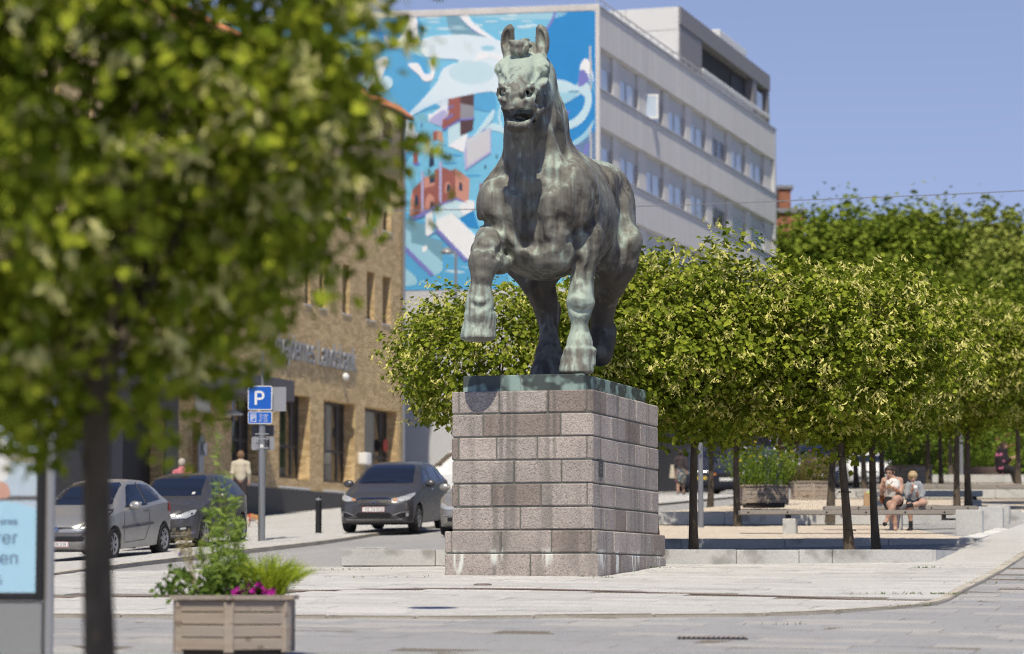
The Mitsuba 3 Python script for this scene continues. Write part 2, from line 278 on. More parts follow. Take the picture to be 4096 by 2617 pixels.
# kerb stones along the front
struct('kerb', drape(LineString(kl[:-1]).buffer(.05).difference(PLAZA), -.03), 'm_joint')
ls = LineString(kl); s = 0.; rng = np.random.default_rng(6)
while s < ls.length - 30:
    L = rng.uniform(.85, 1.25); n = 4; q = [np.array(ls.interpolate(s + .006 + (L - .012) * i / n).coords[0]) for i in range(n + 1)]
    t = (q[-1] - q[0]) / np.linalg.norm(q[-1] - q[0]); nn = np.array([-t[1], t[0]]); s += L
    if abs(q[0][0]) > .1715 * q[0][1] + 1.5: continue
    outp = [p - nn * .07 for p in q] + [p + nn * .07 for p in q[::-1]]
    part('kerb', 'kerb_stone', slab_mesh(Polygon(outp), .006 + rng.uniform(-.004, .004), np.zeros(2), .08, .012), 'm_kerb')
# road of darker slabs in front of the kerb
roadp = Polygon([(-14, 19), (20, 19), (26, 44), (16, 44), (5, 44)]).union(Polygon([(-14, 19), (20, 19), (20, 34), (-14, 34)])).difference(PLAZA.buffer(.075)).buffer(0)
roadp = max(getattr(roadp, 'geoms', [roadp]), key=lambda g: g.area)
struct('road', drape(roadp, -.031), 'm_joint', smooth=True)
lay('road', slab_rows(roadp, .45, .8, 1.5, 3), ['m_road_slab', 'm_road_slab', 'm_road_slab_pale'], -.028, 300, 4)
# left pavement with its kerb
k2 = spline([G(u, v)[:2] for u, v in ((-300, 2372), (216, 2300), (567, 2254), (885, 2216), (1300, 2167), (1523, 2134), (1745, 2107), (1850, 2093))], 5, False)
k2 = np.vstack([k2, k2[-1] + np.array([.2924, .9563]) * 35])
PAVE = Polygon(np.vstack([k2, [[-2, 118], [-12, 112], [-30, 70], [-30, 40]]])).buffer(0)
struct('pavement', drape(PAVE, .03), 'm_slab_dark', smooth=True)
ls = LineString(k2); s = 0.; ns = 0
while s < 48:
    L = 1.5; q = [np.array(ls.interpolate(s + .006 + (L - .012) * i / 3).coords[0]) for i in range(4)]; t = (q[-1] - q[0]) / np.linalg.norm(q[-1] - q[0]); nn = np.array([-t[1], t[0]]); s += L
    part('pavement_001', 'kerb_stone', slab_mesh(Polygon([p - nn * .09 for p in q] + [p + nn * .06 for p in q[::-1]]), .036, np.zeros(2), .09, .012), 'm_kerb')
# drain channel with its slotted cover
mb = MB(); mb.m(drape(dl, -.006)); ls = LineString(drainline); k = thing('drain_channel', 'narrow rust brown drain channel curving across the pale paving', 'drain')
part(k, 'channel', mb.get(), 'm_joint'); s = 0.; rest = MB()
while s < ls.length - .5:
    q = [np.array(ls.interpolate(s + x).coords[0]) for x in (.01, .25, .49)]; t = (q[-1] - q[0]) / np.linalg.norm(q[-1] - q[0]); nn = np.array([-t[1], t[0]]); s += .5
    if abs(q[0][0]) > .1715 * q[0][1] + .5: continue
    part(k, 'cover', slab_mesh(Polygon([p - nn * .05 for p in q] + [p + nn * .05 for p in q[::-1]]), .003, np.zeros(2), .02, .006), 'm_drain')
c = G(1931, 2340); k = thing('manhole_cover', 'small round dark iron manhole cover in front of the pedestal', 'manhole cover')
part(k, 'lid', lathe([(.0, .016), (.10, .016), (.11, .012), (.115, .0)], c, 24), 'm_drain'); mb = MB(); [mb.m(box(c[0] - .08, c[0] + .08, c[1] + y, c[1] + y + .012, c[2] + .014, c[2] + .020)) for y in np.arange(-.07, .08, .035)]; part(k, 'rib', mb.get(), 'm_drain')
a, b = G(2710, 2541), G(2990, 2543); k = thing('drain_grate', 'long rusty drain grate set into the dark road slabs', 'drain grate'); z = float(zg(*((a + b) / 2)[:2])) - .02
part(k, 'frame', slab_mesh(Polygon([(a[0], a[1] - .13), (b[0], b[1] - .13), (b[0], b[1] + .13), (a[0], a[1] + .13)]), -.022, np.zeros(2), .02), 'm_black')
for x in np.linspace(a[0] + .02, b[0] - .03, 14): part(k, 'bar', slab_mesh(Polygon([(x, a[1] - .12), (x + .018, a[1] - .12), (x + .018, a[1] + .12), (x, a[1] + .12)]), -.012, np.zeros(2), .02, .003), 'm_drain')
# moss and grass tufts in the joints
rng = np.random.default_rng(9); mb = MB()
for u, v, n, sp in ((2435, 2312, 12, .10), (2330, 2308, 8, .08), (3620, 2377, 40, .25), (3800, 2378, 40, .12), (3650, 2425, 18, .12), (1345, 2280, 24, .3), (2632, 2272, 14, .1), (3720, 2272, 20, .15), (3900, 2335, 14, .2), (1510, 2310, 16, .35), (3080, 2500, 10, .2)):
    c = G(u, v)
    for _ in range(n):
        p = c + np.array([rng.normal() * sp, rng.normal() * sp * .3, 0]); p[2] = zg(p[0], p[1]) + .002; d = rng.normal(size=2) * .02; h = rng.uniform(.012, .04); mb.add([p + [-.006, 0, 0], p + [.006, 0, 0], p + [d[0], d[1], h]], [[0, 1, 2]])
gv, gf = mb.get(); k = num('joint_grass'); scene[k] = mikit.ply((gv, gf), 'm_leaf', color=np.tile([[.10, .16, .03]], (len(gv), 1))); tag(k, 'small tufts of grass and moss growing in the paving joints', 'grass', None, 'stuff')
# ---------------------------------------------------------------- granite pedestal
WP = (2371.5 - 1798) / FPX * 40.0 / HR[0] * .99          # width of the shaft
def side_len(u): x = (u - 2048) / FPX; return (x * K[1] - K[0]) / (.27564 - x * .96126)
LP = side_len(2634.)
fr_p = lambda p: loc(p[..., 0], p[..., 1], p[..., 2])
ZB = [W(2371.5, v, 40.0)[2] for v in np.linspace(1555, 2307, 9)]
ZTOP, ZPL = ZB[0], Q(2200, 1497, -.17)[2]
ped = thing('pedestal', 'block built reddish granite pedestal under the bronze horse', 'pedestal')
part(ped, 'core', box(-WP + .022, -.022, -LP + .022, -.022, ZB[8] - .4, ZTOP - .03, fr_p), 'm_mortar')
part(ped, 'foot_core', box(-WP - .055, .055, -LP - .055, .055, ZB[8] - .4, ZB[6] - .02, fr_p), 'm_mortar')
FRX = [[165, 213, 495, 835, 1105, 1148], [165, 385, 925, 1148], [165, 213, 478, 763, 1105, 1148], [165, 600, 930, 1148], [165, 213, 445, 788, 1107, 1148], [165, 645, 1148], [122, 167, 517, 868, 1140, 1185], [122, 725, 1190]]
SDX = [[1148, 1245, 1335, 1448, 1512, 1597], [1155, 1278, 1375, 1478, 1600], [1148, 1210, 1318, 1443, 1530, 1600], [1155, 1240, 1352, 1412, 1505, 1600], [1148, 1200, 1303, 1458, 1550, 1598], [1160, 1235, 1310, 1385, 1497, 1600], [1185, 1300, 1380, 1475, 1565, 1645], [1195, 1283, 1357, 1425, 1520, 1575, 1645]]
rng = np.random.default_rng(11); GM = lambda: ('m_granite', 'm_granite_brown', 'm_granite', 'm_granite_pale')[int(rng.integers(0, 4))]
for c in range(8):
    o = .08 if c > 5 else 0.; z1, z0 = ZB[c] - .010, ZB[c + 1] + .010
    if c == 7: z0 -= .35
    F = np.array(FRX[c], float); fr_ = -(WP + o) + (F - F[0]) / (F[-1] - F[0]) * (WP + 2 * o)
    S = [-side_len(1700 + x / 1.71) for x in SDX[c]]; S = np.array(S); S = (S - S[0]) / (S[-1] - S[0]) * -(LP + 2 * o) + o
    j = lambda: rng.uniform(-.004, .004)
    quoin = c in (0, 2, 4, 6); t = (fr_[-1] - fr_[-2]) if quoin else .03
    fx = list(zip(fr_, fr_[1:])); fx = fx[1:-1] if quoin else fx
    for a, b in fx:
        for side in (0, 1):
            f0, f1 = (o - (.22 if quoin else t), o) if side == 0 else (-LP - o, -LP - o + t * 1.)
            part(ped, 'granite_block', cbox(a + .0075, b - .0075, f0, f1 + j(), z0, z1 + j() * .5, .014, fr_p), GM())
    sy = list(zip(S, S[1:])); sx = (t if quoin else .22)
    for k, (a, b) in enumerate(sy):
        a2, b2 = (a - (0 if quoin else t if k == 0 else 0)), (b + (0 if quoin else t if k == len(sy) - 1 else 0))
        e = j(); part(ped, 'granite_block', cbox(o - sx, o + e, b2 + .0075, a2 - .0075, z0, z1 + j() * .5, .014, fr_p), GM()); part(ped, 'granite_block', cbox(-WP - o - e, -WP - o + sx, b2 + .0075, a2 - .0075, z0, z1 + j() * .5, .014, fr_p), GM())
part(ped, 'top_slab', box(-WP + .1, -.1, -LP + .1, -.1, ZTOP - .3, ZTOP - .012, fr_p), 'm_granite')
s = side_len(1700 + 1200 / 1.71); zc = W(2371.5, 1866, 40)[2]
pk = part(ped, 'plaque', cbox(-.01, .012, -s - .11, -s + .11, zc - .13, zc + .10, .004, fr_p), 'm_plinth_black', label='small dark metal plaque with three short lines')
mb = MB(); [mb.m(box(.012, .014, -s - w, -s + w, zc + y, zc + y + .018, fr_p)) for y, w in ((.03, .035), (-.02, .06), (-.07, .06))]; part(pk, 'line', mb.get(), 'm_mortar')
# ---------------------------------------------------------------- bronze horse
class Clay:
    "a distance field on a grid that smooth primitives are added to"
    def __init__(s,lo,hi,h):
        s.lo=np.array(lo,float); s.h=h; s.n=np.ceil((np.array(hi)-s.lo)/h).astype(int)+1
        s.F=np.full(s.n,1.0,np.float32)
        s.ax=[(s.lo[k]+h*np.arange(s.n[k])).astype(np.float32) for k in range(3)]
    def box(s,lo,hi):
        i=np.clip(np.floor((np.array(lo)-s.lo)/s.h).astype(int),0,s.n); j=np.clip(np.ceil((np.array(hi)-s.lo)/s.h).astype(int)+1,0,s.n)
        sl=tuple(slice(a,b) for a,b in zip(i,j))
        return sl,[s.ax[0][sl[0]][:,None,None],s.ax[1][sl[1]][None,:,None],s.ax[2][sl[2]][None,None,:]]
    def mix(s,sl,d,k,cut):
        f=s.F[sl]
        if cut: d=-d; s.F[sl]=np.maximum(f,d)+np.maximum(k-np.abs(f-d),0)**2/(4*k)
        else: s.F[sl]=np.minimum(f,d)-np.maximum(k-np.abs(f-d),0)**2/(4*k)
    def cone(s,p,q,ra,rb,k=.08,cut=False,st=(1,1,1)):
        "a round cone from p to q; st stretches it along the axes"
        st=np.array(st,float); p=np.array(p,float);q=np.array(q,float); m=max(ra,rb)*st+k+.03
        sl,g=s.box(np.minimum(p,q)-m,np.maximum(p,q)+m)
        a,b=p/st,q/st; ab=b-a; L=max(ab@ab,1e-9)
        x,y,z=[g[i]/np.float32(st[i])-np.float32(a[i]) for i in range(3)]
        t=np.clip((x*ab[0]+y*ab[1]+z*ab[2])/L,0,1).astype(np.float32)
        d=np.sqrt((x-t*ab[0])**2+(y-t*ab[1])**2+(z-t*ab[2])**2)-(ra+t*(rb-ra))
        s.mix(sl,(d*min(st)).astype(np.float32),k,cut)
    def ell(s,c,r,rot=(0,0,0),k=.08,cut=False):
        "an ellipsoid; rot = degrees about r, a, z"
        c=np.array(c,float); r=np.array(r,float); m=(r.max() if any(rot) else r)+k+.03
        sl,g=s.box(c-m,c+m); x,y,z=[g[i]-np.float32(c[i]) for i in range(3)]
        if any(rot):
            R=trimesh.transformations.euler_matrix(*np.radians(rot))[:3,:3].T
            x,y,z=[x*R[i,0]+y*R[i,1]+z*R[i,2] for i in range(3)]
        k0=np.sqrt((x/r[0])**2+(y/r[1])**2+(z/r[2])**2)+1e-6; k1=np.sqrt((x/r[0]**2)**2+(y/r[1]**2)**2+(z/r[2]**2)**2)+1e-6
        s.mix(sl,(k0*(k0-1)/k1).astype(np.float32),k,cut)
    def mesh(s):
        "surface nets"
        F=s.F; S=F<0; n=np.array(F.shape)-1
        c=np.zeros(n,np.uint8)
        off=[(i,j,k) for i in(0,1) for j in(0,1) for k in(0,1)]
        for i,j,k in off: c+=S[i:i+n[0],j:j+n[1],k:k+n[2]]
        I=np.argwhere((c>0)&(c<8)); idx=np.full(n,-1,np.int32); idx[tuple(I.T)]=np.arange(len(I))
        val=np.stack([F[I[:,0]+i,I[:,1]+j,I[:,2]+k] for i,j,k in off],1)
        P=np.zeros((len(I),3)); cnt=np.zeros(len(I))
        for a in range(8):
            for b in range(a+1,8):
                A,B=np.array(off[a]),np.array(off[b])
                if np.abs(A-B).sum()!=1: continue
                va,vb=val[:,a],val[:,b]; on=(va<0)!=(vb<0)
                t=np.where(on,va/np.where(on,va-vb,1),0)[:,None]
                P+=np.where(on[:,None],A+t*(B-A),0); cnt+=on
        V=s.lo+s.h*(I+P/np.maximum(cnt,1)[:,None])
        quads=[]
        for ax in range(3):
            u,v=(ax+1)%3,(ax+2)%3
            sl0=[slice(0,m) for m in n]; 
            A=S[:n[0],:n[1],:n[2]]; sh=[0,0,0]; sh[ax]=1
            B=S[sh[0]:sh[0]+n[0],sh[1]:sh[1]+n[1],sh[2]:sh[2]+n[2]]
            E=A!=B
            for w in (u,v):
                q=[slice(None)]*3; q[w]=0; E[tuple(q)]=False
            J=np.argwhere(E); eu=np.eye(3,dtype=int)[u]; ev=np.eye(3,dtype=int)[v]
            q=np.stack([idx[tuple((J-d).T)] for d in (eu*0,eu,eu+ev,ev)],1)
            ok=(q>=0).all(1); J,q=J[ok],q[ok]
            flip=A[tuple(J.T)]
            q[flip]=q[flip][:,::-1]; quads.append(q)
        return V,np.vstack(quads)
def P1(x,y,a): return Q(1700+x/1.539,50+y/1.539,a)
def P2(x,y,a): return Q(1700+x/1.924,850+y/1.924,a)
def m1(w,a=0): return w/1.539*(40-a*.96)/FPX     # crop width -> metres
def m2(w,a=0): return w/1.924*(40-a*.96)/FPX
def build_horse(h=.02):
    C=Clay((-2.1,-4.1,4.2),(.3,1.6,9.3),h)
    TOP=Q(2200,1497,-.17)[2]
    # ---- trunk
    C.ell((-.93,-1.55,6.88),(.86,1.75,.90),k=.1)                       # barrel
    C.ell((-.90,-2.75,6.98),(.74,.85,.80),k=.3)                       # croup
    C.ell((-.90,-.75,6.75),(.74,.8,.92),k=.2)                        # rib cage behind the shoulders
    for s in (-1,1):
        c=-.90
        C.ell((c+s*.38,-2.8,7.1),(.40,.62,.60),k=.15)                 # haunch
        C.ell((c+s*.52,-2.6,6.5),(.36,.6,.62),rot=(10,0,0),k=.12)    # thigh
        C.ell((c+s*.36,-3.15,6.75),(.36,.36,.6),k=.12)                   # buttock
        C.ell((c+s*.62,-2.0,7.38),(.13,.2,.13),k=.2)                  # hip bone
        C.ell((c+s*.86,-2.12,6.75),(.1,.2,.4),k=.15,cut=True)         # flank hollow
    # shoulders and breast
    C.ell(P1(470,1185,-.4),(m1(140),.62,m1(225)),rot=(0,10,0),k=.12)
    C.ell(P1(915,1140,-.4),(m1(152),.62,m1(255)),k=.12)
    C.ell(P1(555,1190,-.1),(m1(150),.32,m1(220)),rot=(0,8,0),k=.12)
    C.ell(P1(800,1190,-.1),(m1(165),.34,m1(230)),rot=(0,-8,0),k=.12)
    C.ell(P1(590,1370,-.1),(m1(115),.26,m1(110)),k=.1)
    C.ell(P1(775,1380,-.08),(m1(110),.27,m1(125)),k=.1)
    C.ell(P2(930,330,-.5),(m2(330),.6,m2(165)),k=.15)
    C.ell(P2(960,395,-.2),(m2(150),.25,m2(70)),k=.12)
    # neck
    C.cone(P1(700,1090,-.45),P1(672,740,-.22),m1(265),m1(178),k=.2)
    C.cone(P1(672,740,-.22),P1(640,420,-.15),m1(175),m1(132),k=.15)
    C.cone(P1(770,960,-.95),P1(720,660,-.6),m1(172),m1(150),k=.2)
    C.cone(P1(720,660,-.6),P1(672,400,-.35),m1(150),m1(128),k=.15)
    C.cone(P1(672,400,-.35),P1(640,270,-.1),m1(128),m1(95),k=.1)
    C.cone((-.9,-1.5,7.36),P1(760,985,-.95),.3,m1(130),k=.25)
    # ---- head
    def PH(x,y,a): return Q(1950+x/3.205,80+y/3.205,a)
    def mh(w): return w/3.205*39.6/FPX
    def path(L,r,k,cut=False):
        for p,q in zip(L,L[1:]): C.cone(PH(*p[:3]),PH(*q[:3]),mh(p[3] if len(p)>3 else r),mh(q[3] if len(q)>3 else r),k=k,cut=cut)
    def on(x,y,off=0.,a0=1.5):
        for a in np.arange(a0,-.8,-.01):
            p=PH(x,y,a); i=np.round((p-C.lo)/C.h).astype(int)
            if C.F[tuple(i)]<0: return p+np.array([0,off,0])
        return PH(x,y,.4)
    def skin(L,k,cut=False,off=0.):
        L=[(on(x,y,off),mh(r)) for x,y,r in L]
        for (p,r),(q,t) in zip(L,L[1:]): C.cone(p,q,r,t,k=k,cut=cut)
    C.ell(PH(462,590,.10),(mh(285),.36,mh(165)),rot=(-25,0,0),k=.06)
    C.cone(PH(462,625,.22),PH(410,770,.60),mh(185),mh(165),k=.1,st=(1.3,1,1)); C.cone(PH(410,770,.60),PH(372,930,.92),mh(165),mh(160),k=.08,st=(1.22,1,1))
    C.cone(PH(440,640,.42),PH(366,890,1.06),mh(120),mh(92),k=.09)       # nasal bone
    C.ell(PH(365,985,.98),(mh(196),.2,mh(132)),k=.06)                       # muzzle
    C.ell(PH(700,960,.15),(mh(108),.36,mh(210)),rot=(-22,0,0),k=.08)
    C.ell(PH(265,940,.2),(mh(100),.36,mh(190)),rot=(-22,0,0),k=.08)
    C.cone(PH(690,730,.25),PH(600,920,.62),mh(85),mh(75),k=.12); C.cone(PH(225,720,.3),PH(235,900,.7),mh(72),mh(75),k=.12)
    for s in (-1,1):
        X=lambda l,r: l if s<0 else r
        C.ell(PH(X(205,722),600,.27),(mh(82),.19,mh(88)),rot=(-25,0,s*-20),k=.1)    # orbit
        C.ell(on(X(156,744),650)+np.array([s*.02,.03,0]),(mh(54),.10,mh(76)),rot=(0,s*-6,0),k=.015,cut=True)
        C.ell(on(X(158,744),650)+np.array([0,.012,0]),(mh(35),.065,mh(50)),k=.003)             # eye
        skin([(X(196,688),670,13),(X(184,700),600,17),(X(155,740),572,18),(X(130,780),600,15)],.012)    # upper lid
        skin([(X(194,692),690,9),(X(172,735),708,11),(X(142,770),694,9)],.015)
        skin([(X(190,690),560,22),(X(215,668),620,26),(X(215,665),690,18)],.06)
        skin([(X(172,752),778,24),(X(180,700),830,30),(X(205,640),885,22)],.05,off=-.02)   # cheek bone
        skin([(X(165,765),890,30),(X(185,690),930,26)],.1,True,.03)                # hollow below it
        skin([(X(175,715),740,18),(X(210,650),770,18)],.08,True,.02)
        skin([(X(262,630),650,14),(X(270,575),790,14)],.1,True,.03)
        skin([(X(255,645),620,9),(X(245,655),720,10),(X(275,600),790,9),(X(290,540),840,7)],.03,off=-.015)     # vein
    # nostrils
    path([(465,905,1.16),(520,858,1.12),(575,868,1.04),(602,925,.99),(588,995,1.0),(540,1028,1.06),(480,1030,1.14)],27,.03)
    path([(515,900,1.22,28),(530,935,1.1,40),(478,995,1.2,20)],0,.025,True); path([(532,932,1.1,32),(470,950,.88,30)],0,.02,True)
    path([(245,878,1.17),(195,856,1.14),(152,886,1.06),(142,950,1.03),(160,1015,1.06),(215,1032,1.14)],25,.03)
    path([(205,893,1.24,22),(204,930,1.14,35),(240,993,1.22,17)],0,.025,True); path([(210,932,1.14,28),(292,950,.92,26)],0,.02,True)
    C.ell(PH(450,945,1.13),(mh(40),.08,mh(48)),k=.03); C.ell(PH(268,940,1.13),(mh(34),.08,mh(45)),k=.03)
    # lips, mouth, jaw
    path([(235,1085,1.04,62),(400,1090,1.12,66),(545,1075,1.02,62)],0,.05)
    path([(225,1130,1.06,26),(330,1148,1.15,26),(430,1146,1.14,26),(540,1128,1.03,26)],0,.03)
    path([(560,1050,.92,40),(600,1120,.82,34),(590,1220,.78,28),(545,1300,.9,30)],0,.05)
    path([(205,1050,.95,30),(215,1130,.9,28),(250,1230,.84,26),(245,1310,.9,26)],0,.05)
    path([(395,1330,.8,120),(520,1190,.3,170)],0,.08)
    path([(720,1120,.2,60),(610,1190,.6,48)],0,.07)
    C.ell(PH(418,1228,.95),(mh(140),.6,mh(58)),rot=(0,-6,0),k=.02,cut=True)
    C.ell(PH(392,1378,.93),(mh(146),.17,mh(66)),k=.04)
    path([(262,1312,.97,34),(320,1348,1.07,40),(400,1364,1.1,42),(470,1346,1.07,40),(532,1304,.96,34)],0,.03)
    path([(238,1180,.86,34),(246,1290,.9,32)],0,.03)
    C.ell(PH(420,1290,.5),(mh(80),.26,mh(30)),k=.02)
    # ears and forelock
    for s,cx,tx in ((-1,258,300),(1,705,668)):
        e=PH(cx,262,.0); C.ell(e,(mh(92),.10,mh(200)),rot=(0,s*-5,s*18),k=.02)
        C.cone(PH(tx,110,-.01),PH(tx+s*3,74,0),mh(42),mh(16),k=.06)
        C.ell(e+np.array([-s*.015,.12,-.01]),(mh(62),.105,mh(168)),rot=(0,s*-5,s*18),k=.02,cut=True)
        C.cone(PH(cx-s*6,395,.0),PH(cx-s*12,480,.06),mh(58),mh(72),k=.06)
    C.ell(PH(420,335,.32),(mh(125),.16,mh(82)),rot=(0,6,0),k=.03)
    rng=np.random.default_rng(8)
    path([(330,300,.42,50),(275,268,.44,16)],0,.03); path([(480,270,.35,45),(530,255,.3,18)],0,.03); path([(500,330,.38,55),(545,330,.35,30)],0,.03)
    path([(340,430,.34,44),(430,440,.36,44),(490,400,.34,40)],0,.04)
    path([(330,390,.42,44),(420,415,.46,40),(500,375,.42,38)],0,.04)
    for i in range(30):
        x=rng.uniform(350,530); y=rng.uniform(270,300); d=rng.uniform(50,110)
        skin([(x,y,8),(x-d*.16,y+d*.6,9),(x-d*.2,y+d,5)],.012)
    # ---- standing front leg
    L=[(1245,210,-.62,128),(1228,330,-.55,112),(1208,520,-.5,86),(1203,600,-.48,92),(1197,690,-.45,106),(1190,770,-.47,84),(1190,860,-.5,60),(1190,930,-.52,70),(1190,1000,-.5,94),(1185,1085,-.45,112)]
    for (x,y,a,r),(X,Y,A,S) in zip(L,L[1:]): C.cone(P2(x,y,a),P2(X,Y,A),m2(r),m2(S),k=.05,st=(1,1.12,1))
    C.cone(P2(1245,210,-.62),P2(1160,100,-1.0),m2(120),m2(190),k=.15)
    def hoof(c,zb,zt,rb,rt,tilt=0):
        C.cone((c[0],c[1],zt),(c[0],c[1]-.03,zt-.03),rt,rt,k=.05)
        n=14
        for i in range(n):
            t=i/(n-1); r=rb+(rt-rb)*t
            C.ell((c[0],c[1]+.05*(1-t),zb+(zt-zb)*t),(r,r*1.08,.05),k=.03)
    b=P2(1176,1200,-.5); hoof((b[0],-.46),TOP+.04,P2(1180,1120,-.45)[2],m2(130),m2(116))
    # ---- raised front leg
    L=[(560,160,-.2,150),(505,220,.1,118),(470,300,.38,112),(452,390,.52,116),(440,480,.55,84),(430,560,.53,72),(424,640,.52,90),(422,700,.52,102),(417,790,.5,112)]
    for (x,y,a,r),(X,Y,A,S) in zip(L,L[1:]): C.cone(P2(x,y,a),P2(X,Y,A),m2(r),m2(S),k=.05,st=(1,1.08,1))
    C.ell(P2(560,400,.1),(m2(105),.3,m2(80)),k=.1)                      # folded forearm behind the knee
    b=P2(411,985,.45); hoof((b[0],.42),b[2]+.03,P2(415,850,.45)[2],m2(131),m2(116))
    # ---- hind legs
    L=[(800,380,-2.45,190),(868,530,-2.35,132),(905,640,-2.55,104),(945,760,-2.75,98),(950,830,-2.72,80),(952,920,-2.62,66),(955,1000,-2.55,76),(956,1090,-2.45,100),(950,1160,-2.4,110)]
    for (x,y,a,r),(X,Y,A,S) in zip(L,L[1:]): C.cone(P2(x,y,a),P2(X,Y,A),m2(r,-2.5),m2(S,-2.5),k=.06,st=(1,1.15,1))
    b=P2(938,1240,-2.35); hoof((b[0],-2.3),TOP+.04,P2(940,1200,-2.35)[2],m2(122,-2.4),m2(108,-2.4))
    L=[(1540,220,-2.5,135),(1500,400,-2.6,130),(1420,560,-2.9,118),(1385,660,-3.15,98),(1365,760,-3.3,92),(1362,850,-3.4,80),(1372,910,-3.45,98),(1365,990,-3.35,100)]
    for (x,y,a,r),(X,Y,A,S) in zip(L,L[1:]): C.cone(P2(x,y,a),P2(X,Y,A),m2(r,-3),m2(S,-3),k=.06,st=(1,1.1,1))
    C.cone(P2(1360,990,-3.35),P2(1350,1090,-3.2),m2(100,-3.3),m2(96,-3.3),k=.05); 
    # feather tufts above the hooves
    rng=np.random.default_rng(4)
    for (x,y,a,r) in ((415,815,.45,112),(1183,1095,-.48,112),(950,1150,-2.4,105)):
        for i in range(11):
            t=i/10*math.pi*1.3-.65; 
            p=P2(x,y+rng.uniform(-6,6),a); R=m2(r,a)
            C.cone(p+np.array([R*math.sin(t)*.98,R*math.cos(t)*.98,.05]),p+np.array([R*math.sin(t)*1.05,R*math.cos(t)*1.05,-.1-.04*rng.random()]),.05,.022,k=.025)
    # grooves between muscles
    def groove(pts,r,k=.05):
        for p,q in zip(pts,pts[1:]): C.cone(p,q,r,r,k=k,cut=True)
    def onto(x,y,a0=1.2,a1=-1.5):
        "the clay's surface behind a pixel of crop 1"
        for a in np.arange(a0,a1,-.02):
            p=P1(x,y,a); i=np.round((p-C.lo)/C.h).astype(int)
            if (i>=0).all() and (i<np.array(C.F.shape)).all() and C.F[tuple(i)]<0: return p
        return P1(x,y,a1)
    def carve(pts,r,k,dep=0.,cut=True):
        if cut: dep+=r*.9; r*=.85; k*=1.35
        L=[onto(*p)+np.array([0,(dep if cut else -dep),0]) for p in pts]
        for p,q in zip(L,L[1:]): C.cone(p,q,r,r,k=k,cut=cut)
    carve([(664,1010),(666,1090),(667,1180),(670,1290),(684,1370),(690,1440)],.05,.12,.0)
    carve([(664,1085),(666,1180),(670,1290)],.03,.05,.0)
    carve([(540,1065),(600,1090),(648,1140)],.035,.1,.01); carve([(745,1065),(705,1090),(675,1140)],.035,.1,.01)
    carve([(520,960),(530,1020),(545,1070)],.03,.12,.02); carve([(755,980),(750,1030),(740,1070)],.03,.12,.02)
    carve([(320,1285),(370,1300),(440,1305),(520,1330),(560,1380),(600,1430)],.035,.07,.01)
    carve([(850,1290),(890,1330),(960,1345),(1030,1290)],.03,.08,.01)
    carve([(850,1290),(800,1360),(790,1420)],.03,.08,.01); carve([(560,1380),(530,1340)],.03,.08,.01)
    carve([(600,1430),(680,1440),(740,1430),(790,1420)],.03,.09,.01)
    carve([(900,870),(880,960),(850,1000),(760,1010)],.025,.1,.01)
    carve([(955,905),(1020,1010),(1060,1100),(1070,1180),(1055,1260)],.03,.09,.03)
    carve([(390,1010),(440,985),(510,985)],.025,.1,.01)
    carve([(820,1020),(840,1150),(835,1270)],.02,.14,.02); carve([(930,1040),(975,1160),(960,1270)],.02,.14,.02); carve([(440,1080),(460,1180),(480,1280)],.02,.14,.02)
    carve([(890,1400),(930,1350),(990,1330),(1040,1360),(1065,1420)],.03,.06,.0)
    carve([(380,1310),(440,1322),(490,1380),(497,1440)],.03,.05,.0)
    for L in ([(590,800),(590,860),(605,940)],[(720,800),(715,860),(700,940)],[(800,640),(850,760),(880,860)]): carve(L,.03,.15,.02)
    for L in ([(1110,960),(1150,1060),(1190,1160),(1210,1240),(1230,1300)],[(1250,1050),(1230,1130),(1232,1200)],[(1235,1220),(1250,1330),(1220,1400)]): carve([(x,y,-1,-4) for x,y in L],.04,.12,.02)
    def leg(pts,r,k,dep=0.,cut=True,a0=1.2,a1=-1.6): carve([((1700+x/1.924-1700)*1.539,(850+y/1.924-50)*1.539,a0,a1) for x,y in pts],r,k,dep,cut)
    leg([(1290,230),(1300,330),(1260,440),(1235,560)],.02,.06,.0); leg([(1170,260),(1180,380),(1190,500)],.015,.08,.01)
    leg([(1125,668),(1160,664),(1220,668)],.02,.05,.012,False); leg([(1120,740),(1190,770),(1270,745)],.02,.05)
    leg([(560,300),(600,270),(575,330),(540,350)],.03,.05); leg([(400,250),(460,280),(520,260)],.02,.06); leg([(390,330),(450,315),(520,340)],.025,.06,.01,False)
    leg([(420,560),(425,640)],.014,.05,.01); leg([(360,700),(430,740),(500,700)],.02,.05)
    leg([(990,500),(980,620),(960,720)],.02,.06,.01,True,-1,-4); leg([(850,560),(900,680)],.02,.08,.01,True,-1,-4)
    return C,TOP
statue = thing('horse_statue', 'weathered green and brown bronze heavy horse striding with one hoof raised on its granite pedestal', 'statue')
C, TOPZ = build_horse(.014); V, Qd = C.mesh(); hn = meshkit.fbm(V * 11, 3); m0 = trimesh.Trimesh(V, np.vstack([Qd[:, [0, 1, 2]], Qd[:, [0, 2, 3]]]), process=False)
V = V + m0.vertex_normals * ((hn - .5) * .012)[:, None]
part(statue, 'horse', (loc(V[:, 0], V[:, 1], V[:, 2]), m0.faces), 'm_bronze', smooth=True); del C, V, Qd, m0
pr0, pr1 = Q(1852, 1500, -.17)[0], Q(2334, 1500, -.17)[0]; x = (2584.6 - 2048) / FPX; P0 = loc(pr1, -.17, 0.); pl = (x * P0[1] - P0[0]) / (.27564 - x * .96126)
bp = part(statue, 'plinth', cbox(pr0, pr1, -.17 - pl, -.17, ZTOP - .013, ZPL, .012, fr_p), 'm_plinth_bronze', label='flat green bronze plinth under the hooves')
